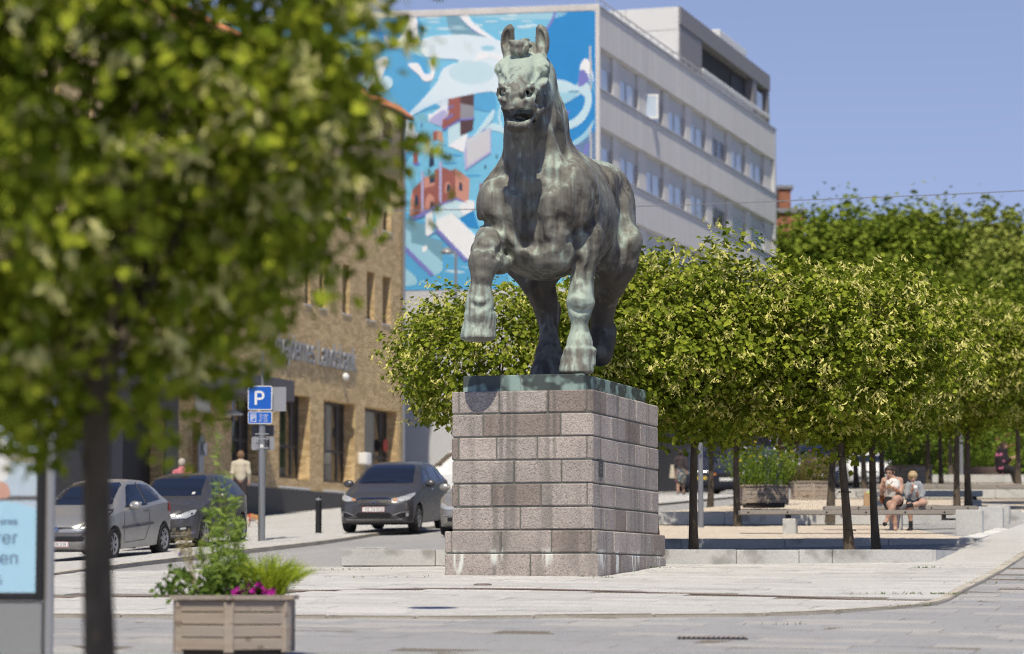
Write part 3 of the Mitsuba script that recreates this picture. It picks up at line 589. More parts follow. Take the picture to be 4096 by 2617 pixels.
wz = (pr0 + (pr1 - pr0) * .48); mb = MB(); mb.m(box(wz - .004, wz + .004, -.171, -.1665, ZTOP, ZPL - .012, fr_p)); part(bp, 'seam', mb.get(), 'm_bronze')
# ---------------------------------------------------------------- terraces of gravel behind low granite walls
E_R = np.array([3.6, 14.]) / math.hypot(3.6, 14); E_L = np.array([.2756, .9613])
R0, L0 = W(3731, 2270, 44.)[:2], W(1364, 2270, 44.)[:2]
xr = lambda y: R0[0] + (y - 44) * E_R[0] / E_R[1]
xl = lambda y: L0[0] + (y - 44) * E_L[0] / E_L[1]
WALL = [(44., 2.152), (50.5, 2.42), (62., 3.146), (79., 4.19), (95., 5.17), (125., 6.3)]
def deckz(y):                        # gravel level
    for (a, za), (b, zb) in zip(WALL, WALL[1:]):
        if a <= y < b: return za - .03 + (zb - .24 - za + .02) * (y - a) / (b - a)
    return float(zg(5, y))
for i, ((a, za), (b, zb)) in enumerate(zip(WALL, WALL[1:])):
    z1 = deckz(b - 1e-6); V = np.array([[xl(a), a + .3, za - .03], [xr(a) - .3, a + .3, za - .03], [xr(b) - .3, b + .3, z1], [xl(b), b + .3, z1]]); struct('gravel_terrace', (V, np.array([[0, 1, 2, 3]])), 'm_gravel')
names = ['nearest low granite wall with blocks standing on the paving', 'low granite wall lying in the shade of the trees, second from the front', 'long pale granite wall behind the two bench seats', 'granite wall behind the far planters', 'farthest low granite wall under the trees']
rng = np.random.default_rng(21)
for i, (y, z) in enumerate(WALL[:5]):
    k = thing('terrace_wall', names[i], 'low wall'); h = .236 if i == 0 else .25; x0, x1 = xl(y), xr(y)
    cuts = [W(u, 2200, 44.)[0] for u in (1364, 1741, 2400, 2945, 3196, 3329, 3731)] if i == 0 else list(np.arange(x0, x1 - .9, 1.75)) + [x1]
    part(k, 'footing', box(x0 + .03, x1 - .04, y + .05, y + .4, z - .9, z - h + .01), 'm_black' if False else 'm_earth')
    for a, b in zip(cuts, cuts[1:]): part(k, 'block', cbox(a + .004, b - .004, y + rng.uniform(-.004, .004), y + .4, z - h, z + rng.uniform(-.003, .003), .008), 'm_terrace')
    # side wall along the pavement on the right
    yb = WALL[i + 1][0]; zb = deckz(yb - 1e-6) + .03; n = max(3, int((yb - y) / 2.1)); ys = np.linspace(y + .41, yb, n + 1)
    sk = thing('terrace_edge', ['brownish granite edging beside the pavement at the nearest terrace', 'granite edging beside the pavement below the concrete cubes', 'granite edging along the third terrace', 'granite edging along the fourth terrace', 'granite edging along the farthest terrace'][i], 'kerb')
    for a, b in zip(ys, ys[1:]):
        za, zb_ = [z + (zb - z) * (q - y) / (yb - y) for q in (a, b)]; g = .004 / 2.1 * (b - a)
        P = np.array([[xr(a) - .36, a + g, za - .9], [xr(a), a + g, za - .9], [xr(b), b - g, zb_ - .9], [xr(b) - .36, b - g, zb_ - .9], [xr(a) - .36, a + g, za], [xr(a), a + g, za], [xr(b), b - g, zb_], [xr(b) - .36, b - g, zb_]]); part(sk, 'block', (P, BF), 'm_terrace')
q = thing('stone_slab', 'thin pale granite slab lying on top of the front wall left of the pedestal', 'slab'); scene[q] = mikit.ply(cbox(W(1418, 2200, 44.)[0], W(1536, 2200, 44.)[0], 44.5, 45.0, 2.12, 2.19, .01), 'm_terrace')
# ---------------------------------------------------------------- trees
def leaves(rng, P, Nn, size, shape=4):
    n = len(P); t = rng.normal(size=(n, 3)); t -= (t * Nn).sum(1, keepdims=True) * Nn; t[:, 2] -= .5; t -= (t * Nn).sum(1, keepdims=True) * Nn; t /= np.linalg.norm(t, axis=1, keepdims=True) + 1e-9; b = np.cross(Nn, t)
    s = size * rng.uniform(.65, 1.2, (n, 1))
    if shape == 4:
        V = np.stack([P, P + t * s * .45 + b * s * .47 + Nn * s * .12, P + t * s - Nn * s * .1, P + t * s * .45 - b * s * .47 + Nn * s * .12], 1); F = np.array([[0, 1, 2], [0, 2, 3]])
    else:
        q = [(0, 0, 0), (-.1, .28, .07), (.25, .5, .1), (.65, .36, .03), (1.03, 0, -.12), (.65, -.36, .03), (.25, -.5, .1), (-.1, -.28, .07)]
        V = np.stack([P + t * s * a + b * s * c + Nn * s * d for a, c, d in q], 1); F = np.array([[0, 1, 2], [0, 2, 3], [0, 3, 4], [0, 4, 5], [0, 5, 6], [0, 6, 7]])
    k = V.shape[1]; return V.reshape(-1, 3), (F[None] + (np.arange(n) * k)[:, None, None]).reshape(-1, 3), k
def crown(seed, R, n, leaf, nb, lump=190, shape=4, flat=.92, greens=((.125, .18, .02), (.42, .48, .06)), bract=(.92, .87, .30), lumpy=.09, cut=None, spray=24, bl=1., taper=.36, tuft=5):
    rng = np.random.default_rng(seed); R = np.array(R); D = rng.normal(size=(lump, 3)); D /= np.linalg.norm(D, axis=1, keepdims=True)
    C = D * R * rng.uniform(.58, 1.02, (lump, 1)); C[:, 2] = np.where(C[:, 2] < -flat * R[2], -flat * R[2] * rng.uniform(.8, 1.05, lump), C[:, 2])
    def cloud(m, share):
        k = rng.integers(0, lump, m); P = C[k] + rng.normal(size=(m, 3)) * R.mean() * lumpy; u = rng.random(m) < share
        d = rng.normal(size=(m, 3)); d /= np.linalg.norm(d, axis=1, keepdims=True); S = d * R * (rng.uniform(.3, 1, (m, 1)) ** .45) * .95; S[:, 2] = np.maximum(S[:, 2], -flat * R[2] * rng.uniform(.7, 1.05, m))
        P = np.where(u[:, None], S, P); o = P / R; o /= np.linalg.norm(o, axis=1, keepdims=True) + 1e-9
        P = P.copy(); P[:, :2] *= 1 - taper * np.clip(-P[:, 2:] / R[2], 0, 1) ** 1.2      # narrower towards the bottom, like a clipped lime
        o[:, 2] -= np.where(P[:, 2] < 0, .35, 0); return P, o
    P, o = cloud(n, .2); ns = spray
    sd = rng.normal(size=(ns, 3)); sd[:, 2] = np.abs(sd[:, 2]) * .9 + .1; sd /= np.linalg.norm(sd, axis=1, keepdims=True); sp = [];
    for d in sd: L = rng.uniform(.08, .26); m = 12; t = rng.random((m, 1)); sp.append(d * R * .97 + (d + [0, 0, .6]) * L * t * R.mean() * .5 + rng.normal(size=(m, 3)) * .03)
    if ns: sp = np.vstack(sp); P = np.vstack([P, sp]); q = sp / R; o = np.vstack([o, q / np.linalg.norm(q, axis=1, keepdims=True)])
    if cut is not None: ok = cut(P); P, o = P[ok], o[ok]
    Nn = o * .5 + [0, -.12, .75] + rng.normal(size=P.shape) * .5; Nn /= np.linalg.norm(Nn, axis=1, keepdims=True)
    V, F, k = leaves(rng, P, Nn, leaf, shape); w = rng.random((len(P), 1)) ** 1.3; Cc = np.array(greens[0]) * (1 - w) + np.array(greens[1]) * w; Cc = Cc * rng.uniform(.85, 1.15, (len(P), 1)); col = np.repeat(Cc, k, 0)
    if nb:
        B, o = cloud(nb // tuft, .3); B, o = np.repeat(B, tuft, 0), np.repeat(o, tuft, 0); B = B + rng.normal(size=B.shape) * leaf * .36; rad = np.linalg.norm(B / R, axis=1); 
        ok = (rad > .55) & (B[:, 2] > -.8 * flat * R[2])
        if cut is not None: ok &= cut(B)
        B = B[ok] + o[ok] * .05; m = len(B); a = rng.normal(size=(m, 3)); a[:, 2] = -1.2; a /= np.linalg.norm(a, axis=1, keepdims=True); s = np.cross(a, rng.normal(size=(m, 3))); s /= np.linalg.norm(s, axis=1, keepdims=True)
        L = leaf * bl * rng.uniform(.7, 1.1, (m, 1)); nn = np.cross(a, s); w = L * .2
        BV = np.stack([B, B + a * L * .5 + s * w + nn * L * .1, B + a * L, B + a * L * .5 - s * w + nn * L * .1], 1); BF_ = np.array([[0, 1, 2], [0, 2, 3]])
        # little flower balls under each bract
        f0 = B + a * L * 1.05 + rng.normal(size=(m, 3)) * leaf * .1; r = leaf * .16; f = [f0 + [r, 0, 0], f0 + [-r * .5, r * .87, 0], f0 + [-r * .5, -r * .87, 0], f0 + [0, 0, r * 1.2]]
        BV = np.concatenate([BV, np.stack(f, 1)], 1); BF_ = np.vstack([BF_, [[4, 5, 6], [4, 5, 7], [5, 6, 7], [6, 4, 7]]])
        F = np.vstack([F, (BF_[None] + (len(V) + np.arange(m) * 8)[:, None, None]).reshape(-1, 3)]); V = np.vstack([V, BV.reshape(-1, 3)])
        bc = np.array(bract) * rng.uniform(.75, 1.1, (m, 1)); col = np.vstack([col, np.repeat(bc, 8, 0)])
    return V, F, col
def trunk(seed, h, r, top, lean=(0, 0), limbs=9, Rc=(2, 2, 1.5)):
    rng = np.random.default_rng(seed); mb = MB(); n = 9; z = np.linspace(-.15, h, n); bend = rng.normal(size=2) * .03
    pts = np.stack([lean[0] * z / h + bend[0] * np.sin(z * 1.4), lean[1] * z / h + bend[1] * np.sin(z * 1.7), z], 1); rr = r * (1 + .45 * np.exp(-np.maximum(z, 0) * 4)) * (1 - .28 * np.maximum(z, 0) / h); mb.m(tube(pts, rr, 10))
    for i in range(limbs):
        th = i * 2.4 + rng.random(); e = pts[-1] + np.array([math.cos(th) * Rc[0] * .62, math.sin(th) * Rc[1] * .62, (top - h) * rng.uniform(.45, .85)]); q = np.linspace(0, 1, 5)[:, None]
        mb.m(tube(pts[-1] - [0, 0, .12] + (e - pts[-1]) * q + np.array([0, 0, .3]) * q * (1 - q), r * .42 * (1 - .8 * q[:, 0]), 5))
    return mb.get()
def put_tree(name, label, group, p, cr, s, rot, h, r, lean=(0, 0), lift=0., seed=0, limbs=9):
    k = thing(name, label, 'tree', group); ch = cr['R'][2] * s
    part(k, 'trunk', (lambda v, f: (v + p, f))(*trunk(seed, h, r, h + 1.6 * ch, lean, limbs, np.array(cr['R']) * s)), 'm_bark', smooth=60)
    top = np.array(p) + [lean[0], lean[1], h + ch * .62 + lift]
    c = num(k + '__crown'); scene[c] = dict(cr['ply'], to_world=T().translate(top.tolist()).rotate([0, 0, 1], rot).scale(s)); return k
def mk_crown(**kw):
    V, F, col = crown(**kw); return dict(R=kw['R'], ply=mikit.ply((V, F), 'm_leaf', color=col))
LIME = [mk_crown(seed=31 + i, R=R, n=12500, leaf=.105, nb=4600) for i, R in enumerate(((2.05, 2.0, 1.5), (1.95, 2.05, 1.45), (2.1, 2.0, 1.55)))]
TREES = [  # u, distance, trunk width in photo pixels, crown scale, label, lean
    (1985, 47.5, 40, .92, 'clipped lime tree standing behind the pedestal, its crown left of the horse', 0), (2612, 46.5, 54, .98, 'lime tree with its trunk right behind the back corner of the pedestal', 0),
    (2773, 47.0, 38, 1.04, 'lime tree with the dark trunk nearest the pedestal on the right', .05), (3395, 47.0, 41, 1.06, 'lime tree with a pale leaning trunk and wires round it, left of the seated people', -.16), (3502, 48.3, 36, .98, 'lime tree with a straight dark trunk directly in front of the seated woman', -.04),
    (2840, 70, 24, .98, 'thin lime tree with sun flecks low on its trunk, behind the nearest dark trunk', 0), (2949, 61, 31, 1., 'lime tree with a dark trunk left of the shaded planter', 0), (3319, 62, 33, 1., 'lime tree right of the sunlit planter', .1), (3424, 84, 22, 1., 'lime tree whose dark trunk shows just behind the pale leaning trunk', 0),
    (3458, 80, 24, 1., 'lime tree far behind, right of the pale leaning trunk', 0), (3530, 83, 26, 1., 'lime tree whose trunk stands close left of the seated woman', 0), (3713, 88, 22, 1., 'lime tree behind the seated boy, first trunk to his right', 0), (3764, 90, 20, 1., 'lime tree second trunk right of the seated boy', 0),
    (3801, 102, 20, .95, 'lime tree in the far row between two nearer trunks', 0), (3825, 66, 28, 1.02, 'lime tree with a sunlit brown trunk behind the granite bench', .05), (3872, 67, 31, 1., 'lime tree with a dark trunk behind the end of the granite bench', .03), (4070, 86, 25, 1., 'lime tree at the right edge beside the person in floral clothes', 0), (3640, 108, 16, .95, 'lime tree in the farthest row, behind the boy', 0), (4170, 72, 26, 1.02, 'lime tree whose crown fills the right edge of the picture', 0)]
for i, (u, d, w, s, lab, lean) in enumerate(TREES):
    p = GD(u, d); p[2] = deckz(d) - .02
    put_tree('lime_tree', lab, 'clipped lime trees of the grove', p, LIME[i % 3], s, 37 * i % 360, 2.15 + .1 * (i % 3), w / FPX * d / 2 * .9, (lean, 0), .0, 50 + i)
k = thing('trunk_wire', 'thin black wire wound round the pale leaning trunk with a hanging loop', 'wire'); p = GD(3395, 47.); p[2] = deckz(47); th = np.linspace(0, 2 * np.pi, 20)
for z, dx in ((.35, -.0), (.95, -.07), (1.5, -.1), (1.95, -.14)): part(k, 'turn', tube(np.stack([p[0] + dx + .1 * np.cos(th), p[1] + .1 * np.sin(th), p[2] + z + .01 * np.sin(th * 2)], 1), .006, 4), 'm_black')
t = np.linspace(0, 1, 14); part(k, 'loop', tube(np.stack([p[0] - .17 - .10 * np.sin(np.pi * t), p[1] - .06 + 0 * t, p[2] + 1.5 - .5 * t], 1), .006, 4), 'm_black')
# the blurred tree close to the camera
p = W(433, 2300, 14.); p[2] = zg(p[0], 14.)
def near_cut(P):                     # the real crown is thin towards the top right and hangs lower on the left
    X = P + np.array([-2.27, 14.0, 4.25]); q = meshkit.noise(X * 2.6 + 3.1); right = sst(-1.1, -.5, X[:, 0]) ; low = X[:, 2] < 2.26 + .75 * sst(-1.45, -.6, X[:, 0]) + .12 * np.sin(X[:, 0] * 9)
    return ~low & (q > .1 + .36 * right + .08 * right * sst(3.5, 3.9, X[:, 2]))
NEAR = mk_crown(seed=77, R=(1.8, 2.1, 2.05), n=36000, leaf=.07, nb=9000, shape=8, lump=230, lumpy=.085, flat=.98, cut=near_cut, greens=((.14, .195, .018), (.48, .54, .055)), bract=(.94, .90, .40), bl=1.35, taper=.06, tuft=6)
k = thing('near_lime_tree', 'blurred lime tree full of yellow blossom close to the camera on the left', 'tree')
V, F = trunk(78, 2.05, .082, 4.4, (-.06, 0), 10, (1.6, 1.6, 1.8)); part(k, 'trunk', (V + p, F), 'm_bark', smooth=60); scene[k + '__crown'] = dict(NEAR['ply'], to_world=T().translate([-2.27, 14.0, 4.25]))
# big trees behind the square
BIGC = [mk_crown(seed=91 + i, R=(4.6, 4.2, 4.4), n=17000, leaf=.34, nb=0, lump=110, lumpy=.15, flat=.9, greens=g, spray=60) for i, g in enumerate((((.13, .19, .025), (.32, .39, .06)), ((.25, .30, .06), (.42, .46, .12))))]
for i, (u, v, d, s, t, lab) in enumerate(((3290, 930, 150, 1.1, 0, 'dark green tree behind the grove beside the concrete building'), (3470, 900, 158, 1.15, 0, 'dark green tall tree behind the middle of the grove'), (3640, 935, 150, 1.0, 0, 'dark green tree left of the pale olive tree'), (3865, 885, 152, 1.12, 1, 'pale olive green round tree, tallest at the right'), (4090, 1010, 146, 1.05, 1, 'pale olive tree cut by the right edge of the picture'), (3150, 1040, 165, .9, 0, 'dark tree half hidden behind the corner of the concrete building'), (4260, 960, 156, 1.1, 0, 'dark tree outside the right edge'), (3560, 1120, 140, .9, 0, 'low dark tree in front of the tall ones behind the grove'), (3950, 1150, 138, .85, 0, 'low dark tree under the pale olive tree'), (3330, 1180, 140, .8, 0, 'low dark tree just above the grove beside the building'))):
    top = W(u, v, d); g = GD(u, d)[2]; ch = 4.4 * s; h = top[2] - g - 1.9 * ch
    put_tree('tall_tree', lab, None, np.array([top[0], d, g]), BIGC[t], s, 60 * i, max(h + .2 * ch, 2.), .3, (0, 0), h + ch - (max(h + .2 * ch, 2.) + ch * .62), 120 + i, 8)
# ---------------------------------------------------------------- concrete building with the painted end wall
A17, A11 = math.radians(17), math.radians(10.65)
DR = np.array([math.sin(A17), math.cos(A17), 0]); NR = np.array([math.cos(A17), -math.sin(A17), 0])
DM = np.array([-math.cos(A11), math.sin(A11), 0]); NM = np.array([-math.sin(A11), -math.cos(A11), 0])
CB = W(2400, 2000, 115.) * np.array([1, 1, 0])
def along(o, D): return lambda u: ((u - 2048) / FPX * o[1] - o[0]) / (D[0] - (u - 2048) / FPX * D[1])
tR, tM = along(CB, DR), along(CB, DM)
zat = lambda v, y: 1.6 + (2350 - v) * y / FPX
fR = lambda p: CB + p[..., :1] * DR + p[..., 1:2] * NR + p[..., 2:3] * UP       # along, out, up
fM = lambda p: CB + p[..., :1] * DM + p[..., 1:2] * NM + p[..., 2:3] * UP
LR, LM = tR(3112), 15.5
ob = thing('office_building', 'grey concrete office building with rows of windows and a blue mural on its end wall', 'building')
ZR = zat(5, 115.); rows = [(zat(166, 115.) - 3.15 * i, zat(343, 115.) - 3.15 * i) for i in range(6)]
zfoot = float(zg(5, 115)) - .5
plan = [fR(np.array([.4, -.45, 0])), fR(np.array([LR - .1, -.45, 0])), fR(np.array([LR - .1, -13., 0])), fM(np.array([LM, -13., 0])), fM(np.array([LM, -.05, 0])), fM(np.array([.1, -.05, 0]))]
part(ob, 'wall', prism([p[:2] for p in plan], zfoot, ZR - .25), 'm_concrete')
part(ob, 'roof', prism([p[:2] for p in plan], ZR - .25, ZR - .05), 'm_metal_roof')
# bands of concrete under each window row
zt = ZR
for i, (a, b) in enumerate(rows):
    bd = part(ob, 'spandrel', cbox(0., LR, -.42, 0., a, zt, .02, fR), 'm_concrete')
    if i < 4: part(bd, 'ledge', box(-.02, LR + .02, -.02, .058, zt - .005, zt + .06, fR), 'm_frame_grey')
    zt = b
WX = [(145, 340), (410, 602), (680, 858), (910, 1085), (1140, 1296), (1358, 1512), (1560, 1702), (1752, 1892)]
open_ = {(0, 2): (0, 78, .62), (2, 6): (0, 12, 1.3), (2, 7): (0, 75, .62), (1, 7): (1, 6, 1.2)}
for i, (a, b) in enumerate(rows[:5]):
    hgt = a - b; pz = b + hgt * .66
    for j, (x0, x1) in enumerate(WX):
        t0, t1 = tR(2340 + x0 / 2.564), tR(2340 + x1 / 2.564); tn = tR(2340 + WX[j + 1][0] / 2.564) if j < 7 else LR - .3
        part(ob, 'pier', cbox(t1, tn, -.40, -.16, b, a, .01, fR), 'm_concrete'); 
        w = part(ob, 'window', (lambda mb: [mb.m(box(t0, t1, -.34, -.26, b, b + .06, fR)), mb.m(box(t0, t1, -.34, -.26, pz - .04, pz + .03, fR)), mb.m(box(t0, t0 + .07, -.34, -.26, b + .06, pz - .04, fR)), mb.m(box(t1 - .3, t1 - .22, -.34, -.26, b + .06, pz - .04, fR)), mb.m(box((t0 + t1) / 2 - .14, (t0 + t1) / 2 - .06, -.34, -.26, b + .06, pz - .04, fR))] and mb.get())(MB()), 'm_frame_grey')
        part(w, 'panel', box(t0, t1, -.36, -.29, pz + .03, a, fR), 'm_panel_grey'); part(w, 'jamb', box(t1 - .12, t1, -.34, -.3, b, pz, fR), 'm_dark')
        tm = (t0 + t1) / 2 - .1; rc = np.random.default_rng(i * 9 + j); dk = (i == 2 and j in (4, 5, 6)) or (i == 0 and j == 5) or (i == 1 and j == 5)
        for q, (c0, c1) in enumerate(((t0 + .07, tm - .04), (tm + .04, t1 - .3))):
            z0, z1 = b + .06, pz - .04
            if (i, j) in open_ and open_[(i, j)][0] == q:
                ang = math.radians(open_[(i, j)][1]); L = min(c1 - c0, open_[(i, j)][2]); o = np.array([c0, -.29, 0.]); ex, ey = np.array([math.cos(ang), math.sin(ang), 0]), np.array([-math.sin(ang), math.cos(ang), 0]); fo = lambda p, o=o, ex=ex, ey=ey: fR(o + p[..., :1] * ex + p[..., 1:2] * ey + p[..., 2:3] * UP)
                mb = MB(); [mb.m(box(*q_, fo)) for q_ in ((0, L, -.03, .03, z0, z0 + .09), (0, L, -.03, .03, z1 - .09, z1), (0, .08, -.03, .03, z0 + .09, z1 - .09), (L - .09, L, -.03, .03, z0 + .09, z1 - .09))]
                sh = part(w, 'open_sash', mb.get(), 'm_frame_white', label='white window sash standing open'); part(w, 'pane', box(.08, L - .09, -.005, .005, z0 + .09, z1 - .09, fo), 'm_window'); part(w, 'opening', box(c0, c1, -.42, -.36, z0, z1, fR), 'm_dark')
            else:
                part(w, 'pane', box(c0, c1, -.33, -.31, z0, z1, fR), 'm_window_dark' if dk else 'm_window')
part(ob, 'shop_front', box(.3, LR - .4, -.4, .01, zfoot, zg(9, 125) + 3.6, fR), 'm_plinth_black'); part(ob, 'corner_pier', cbox(LR - .35, LR + .02, -.42, .02, zfoot, ZR, .02, fR), 'm_panel_grey'); part(ob, 'corner_strip', cbox(-.06, .18, -.25, .03, zfoot, ZR + .1, .02, fR), 'm_concrete')
part(ob, 'coping', cbox(-.02, LM, -.4, .06, ZR - .16, ZR + .1, .02, fM), 'm_concrete')
rl = part(ob, 'railing', tube([fR(np.array([.3, -.15, ZR + .42])), fR(np.array([LR - 2.5, -.15, ZR + .42]))], .03, 6), 'm_frame_grey')
for t in np.arange(.3, LR - 2.4, 1.22): part(rl, 'post', tube([fR(np.array([t, -.15, ZR - .02])), fR(np.array([t, -.15, ZR + .41]))], .025, 5), 'm_frame_grey')
# roof storey
t0 = tR(2755); zp0, zp1 = ZR - .2, zat(2, 115 + t0 * DR[1])
ph = part(ob, 'roof_storey', prism([fR(np.array(q))[:2] for q in ((t0 + .06, -.75, 0), (LR, -.75, 0), (LR, -9., 0), (t0 + .06, -9., 0))], zp0, zp1 - .1), 'm_roof_dark')
for c in range(5):
    for r in range(6):
        z1 = zp1 - .02 - r * 1.02
        part(ph, 'panel', cbox(t0 - .02, t0 + .06, -.36 - c * 2.4 - 2.38, -.36 - c * 2.4, z1 - 1.0, z1, .01, fR), 'm_panel_white')
la, lb = tR(2340 + 1290 / 2.564), tR(2340 + 1812 / 2.564); yl = 115 + la * DR[1]; lz1, lz0 = zat(370 / 2.564, yl), zat(668 / 2.564, yl)
for n_, (a, b, z0, z1) in enumerate(((t0 + .07, la, zp0, lz1), (la, lb, zp0, lz0), (lb, lb + .9, zp0, lz1), (LR - .5, LR, zp0, lz1), (lb + .9, LR - .5, zp0, lz0 + .1))): part(ph, 'dark_panel', cbox(a + .01, b - .01, -.74, -.3 if n_ != 4 else -.4, z0, z1 - .01, .01, fR), 'm_roof_dark' if n_ != 1 else 'm_panel_grey')
part(ph, 'fascia', cbox(t0, LR + .02, -1., -.25, lz1, zp1, .02, fR), 'm_roof_dark')
part(ph, 'loggia_back', box(la, lb, -.745, -.70, lz0, lz1, fR), 'm_interior'); part(ph, 'balustrade', cbox(la, LR - .1, -.34, -.22, lz0 - .1, lz0 + .05, .01, fR), 'm_panel_white')
part(ph, 'window', box(lb + 1.1, LR - .9, -.5, -.45, lz0 + .2, lz1 - .3, fR), 'm_window'); part(ph, 'side_window', box(lb - 3.2, lb - .5, -.70, -.66, lz0, lz0 + 1.1, fR), 'm_dark')
h0, h1 = tR(2990), tR(3085); part(ob, 'roof_hatch', cbox(h0, h1 + .5, -2.6, -1.2, zp1 - .1, zp1 + 1.15, .05, fR), 'm_panel_white', label='white box on the flat roof')
# mural: flat areas of paint on the end wall
def PT(name, r, g, b): f = lambda c: ((c / 255 + .055) / 1.055) ** 2.4 * .92; return mat('mural_' + name, (f(r), f(g), f(b)), .8)
for n_, c in dict(sky=(126, 202, 237), deep=(46, 146, 216), mid=(92, 176, 226), pale=(165, 215, 236), light=(205, 234, 245), white=(248, 250, 253), purple=(128, 130, 205), lav=(186, 186, 228), salmon=(212, 152, 136), red=(162, 98, 92), brown=(92, 68, 74), grey=(152, 152, 162), palegrey=(214, 214, 220), navy=(40, 60, 92), teal=(120, 168, 190), slate=(110, 138, 178)).items(): PT(n_, *c)
def f_whale(p, n, uv): return mix((.72, .84, .92), (.24, .55, .74), ss(21.2, 18.6, p.z + .35 * FB(p.x * .7, p.y, p.z * .5)))
mat('mural_whale', pr(f_whale), .8)
ZM = zat(1178, 118.); mu = part(ob, 'mural', box(.12, LM - .2, -.02, .03, ZM, ZR - .17, fM), 'm_mural_sky', label='blue painted mural of a whale and floating brick buildings')
part(ob, 'base_wall', box(.12, LM - .2, -.02, .02, zfoot, ZM - .01, fM), 'm_panel_grey')
def mural(L, colour, curve=False, lay=1, crop='M'):
    ox, oy, s = dict(M=(1150, 0, 1.926), N=(1580, 500, 2.199))[crop]; P = []
    for x, y in L: u, v = ox + x / s, oy + y / s; t = tM(u); P.append((t, zat(v, CB[1] + t * DM[1])))
    P = spline(P, 6) if curve else P; g = Polygon(P).buffer(0).intersection(sbox(.13, ZM + .005, LM - .25, ZR - .18))
    if not g.is_empty: part(mu, 'paint', prism(g, .031, .031 + .009 * lay, lambda p: fM(np.stack([p[..., 0], p[..., 2], p[..., 1]], -1))), 'm_mural_' + colour)
def ellp(cx, cy, rx, ry, n=20, rot=0.): a = np.linspace(0, 2 * np.pi, n, endpoint=False); x, y = rx * np.cos(a), ry * np.sin(a); return list(zip(cx + x * math.cos(rot) - y * math.sin(rot), cy + x * math.sin(rot) + y * math.cos(rot)))
mural([(-900, 60), (540, 60), (920, 65), (880, 200), (800, 300), (1060, 420), (1100, 700), (900, 900), (300, 900), (-900, 800)], 'mid')
mural([(540, 60), (920, 60), (895, 170), (830, 290), (740, 320), (640, 240), (560, 140)], 'deep', True, 2)
mural([(935, 40), (975, 70), (1015, 170), (1025, 290), (920, 320), (800, 330), (880, 220)], 'white', True, 3); mural([(985, 70), (1030, 180), (1030, 290), (1008, 280), (1000, 170)], 'mid', True, 4)
mural([(735, 230), (800, 300), (860, 330), (760, 330)], 'lav', True, 3)
mural([(975, 40), (2075, 15), (2040, 130), (1955, 240), (1640, 300), (1540, 250), (1280, 235), (1035, 280), (1015, 150)], 'sky', False, 1); mural([(990, 45), (2060, 20), (2030, 110), (1300, 90), (1005, 110)], 'pale', True, 2)
rng = np.random.default_rng(3)
for _ in range(16): x, y = rng.uniform(1030, 1990), rng.uniform(60, 230); mural(ellp(x, y, rng.uniform(25, 75), rng.uniform(5, 13), 12), 'light', True, 3)
mural([(2070, 10), (2400, 5), (2400, 1010), (2300, 1090), (2190, 1110), (2100, 760), (1950, 300), (2035, 130)], 'deep', False, 2)
mural([(2068, 18), (2085, 18), (2050, 130), (1965, 250), (1955, 240), (2035, 120)], 'purple', True, 3)
mural([(1218, 50), (1290, 58), (1420, 160), (1600, 275), (1500, 262), (1270, 232)], 'teal', True, 3); mural([(1300, 50), (1360, 48), (1440, 150), (1600, 270), (1480, 225), (1370, 140)], 'white', True, 4); mural([(1290, 50), (1330, 60), (1440, 170), (1570, 260), (1420, 200)], 'purple', True, 3)
mural([(1020, 285), (1100, 250), (1260, 234), (1420, 238), (1640, 285), (1690, 400), (1700, 690), (1560, 682), (1420, 702), (1200, 752), (1040, 820), (890, 905), (1020, 760), (1140, 620), (1200, 500), (1320, 435), (1060, 405)], 'whale', True, 4)
mural(ellp(1420, 530, 180, 95), 'light', True, 5); mural(ellp(1545, 340, 55, 22), 'pale', True, 5)
mural([(1425, 452), (1480, 368), (1560, 385), (1660, 400), (1650, 440), (1560, 405), (1490, 432)], 'white', False, 6)
mural([(905, 905), (1100, 770), (1240, 725), (1430, 702), (1580, 690), (1610, 760), (1590, 840), (1430, 820), (1200, 800), (1010, 850)], 'mid', True, 3)
mural([(920, 470), (1000, 462), (1050, 540), (1100, 530), (1085, 440), (1040, 420), (1110, 445), (1132, 520), (1110, 590), (1050, 600), (1005, 550)], 'white', True, 5)
for L, c in (([(370, 520), (440, 430), (540, 405), (630, 412), (540, 480), (440, 540)], 'white'), ([(430, 560), (560, 450), (640, 430), (600, 520), (500, 600)], 'purple'), ([(500, 640), (600, 510), (680, 470), (640, 600), (560, 690)], 'pale'), ([(570, 620), (590, 540), (680, 430), (760, 420), (720, 560), (640, 660)], 'white'), ([(680, 640), (740, 560), (800, 590), (790, 650), (720, 680)], 'light'), ([(470, 230), (560, 180), (740, 330), (560, 340)], 'sky'), ([(280, 260), (420, 300), (640, 350), (480, 350)], 'light')): mural(L, c, True, 5)
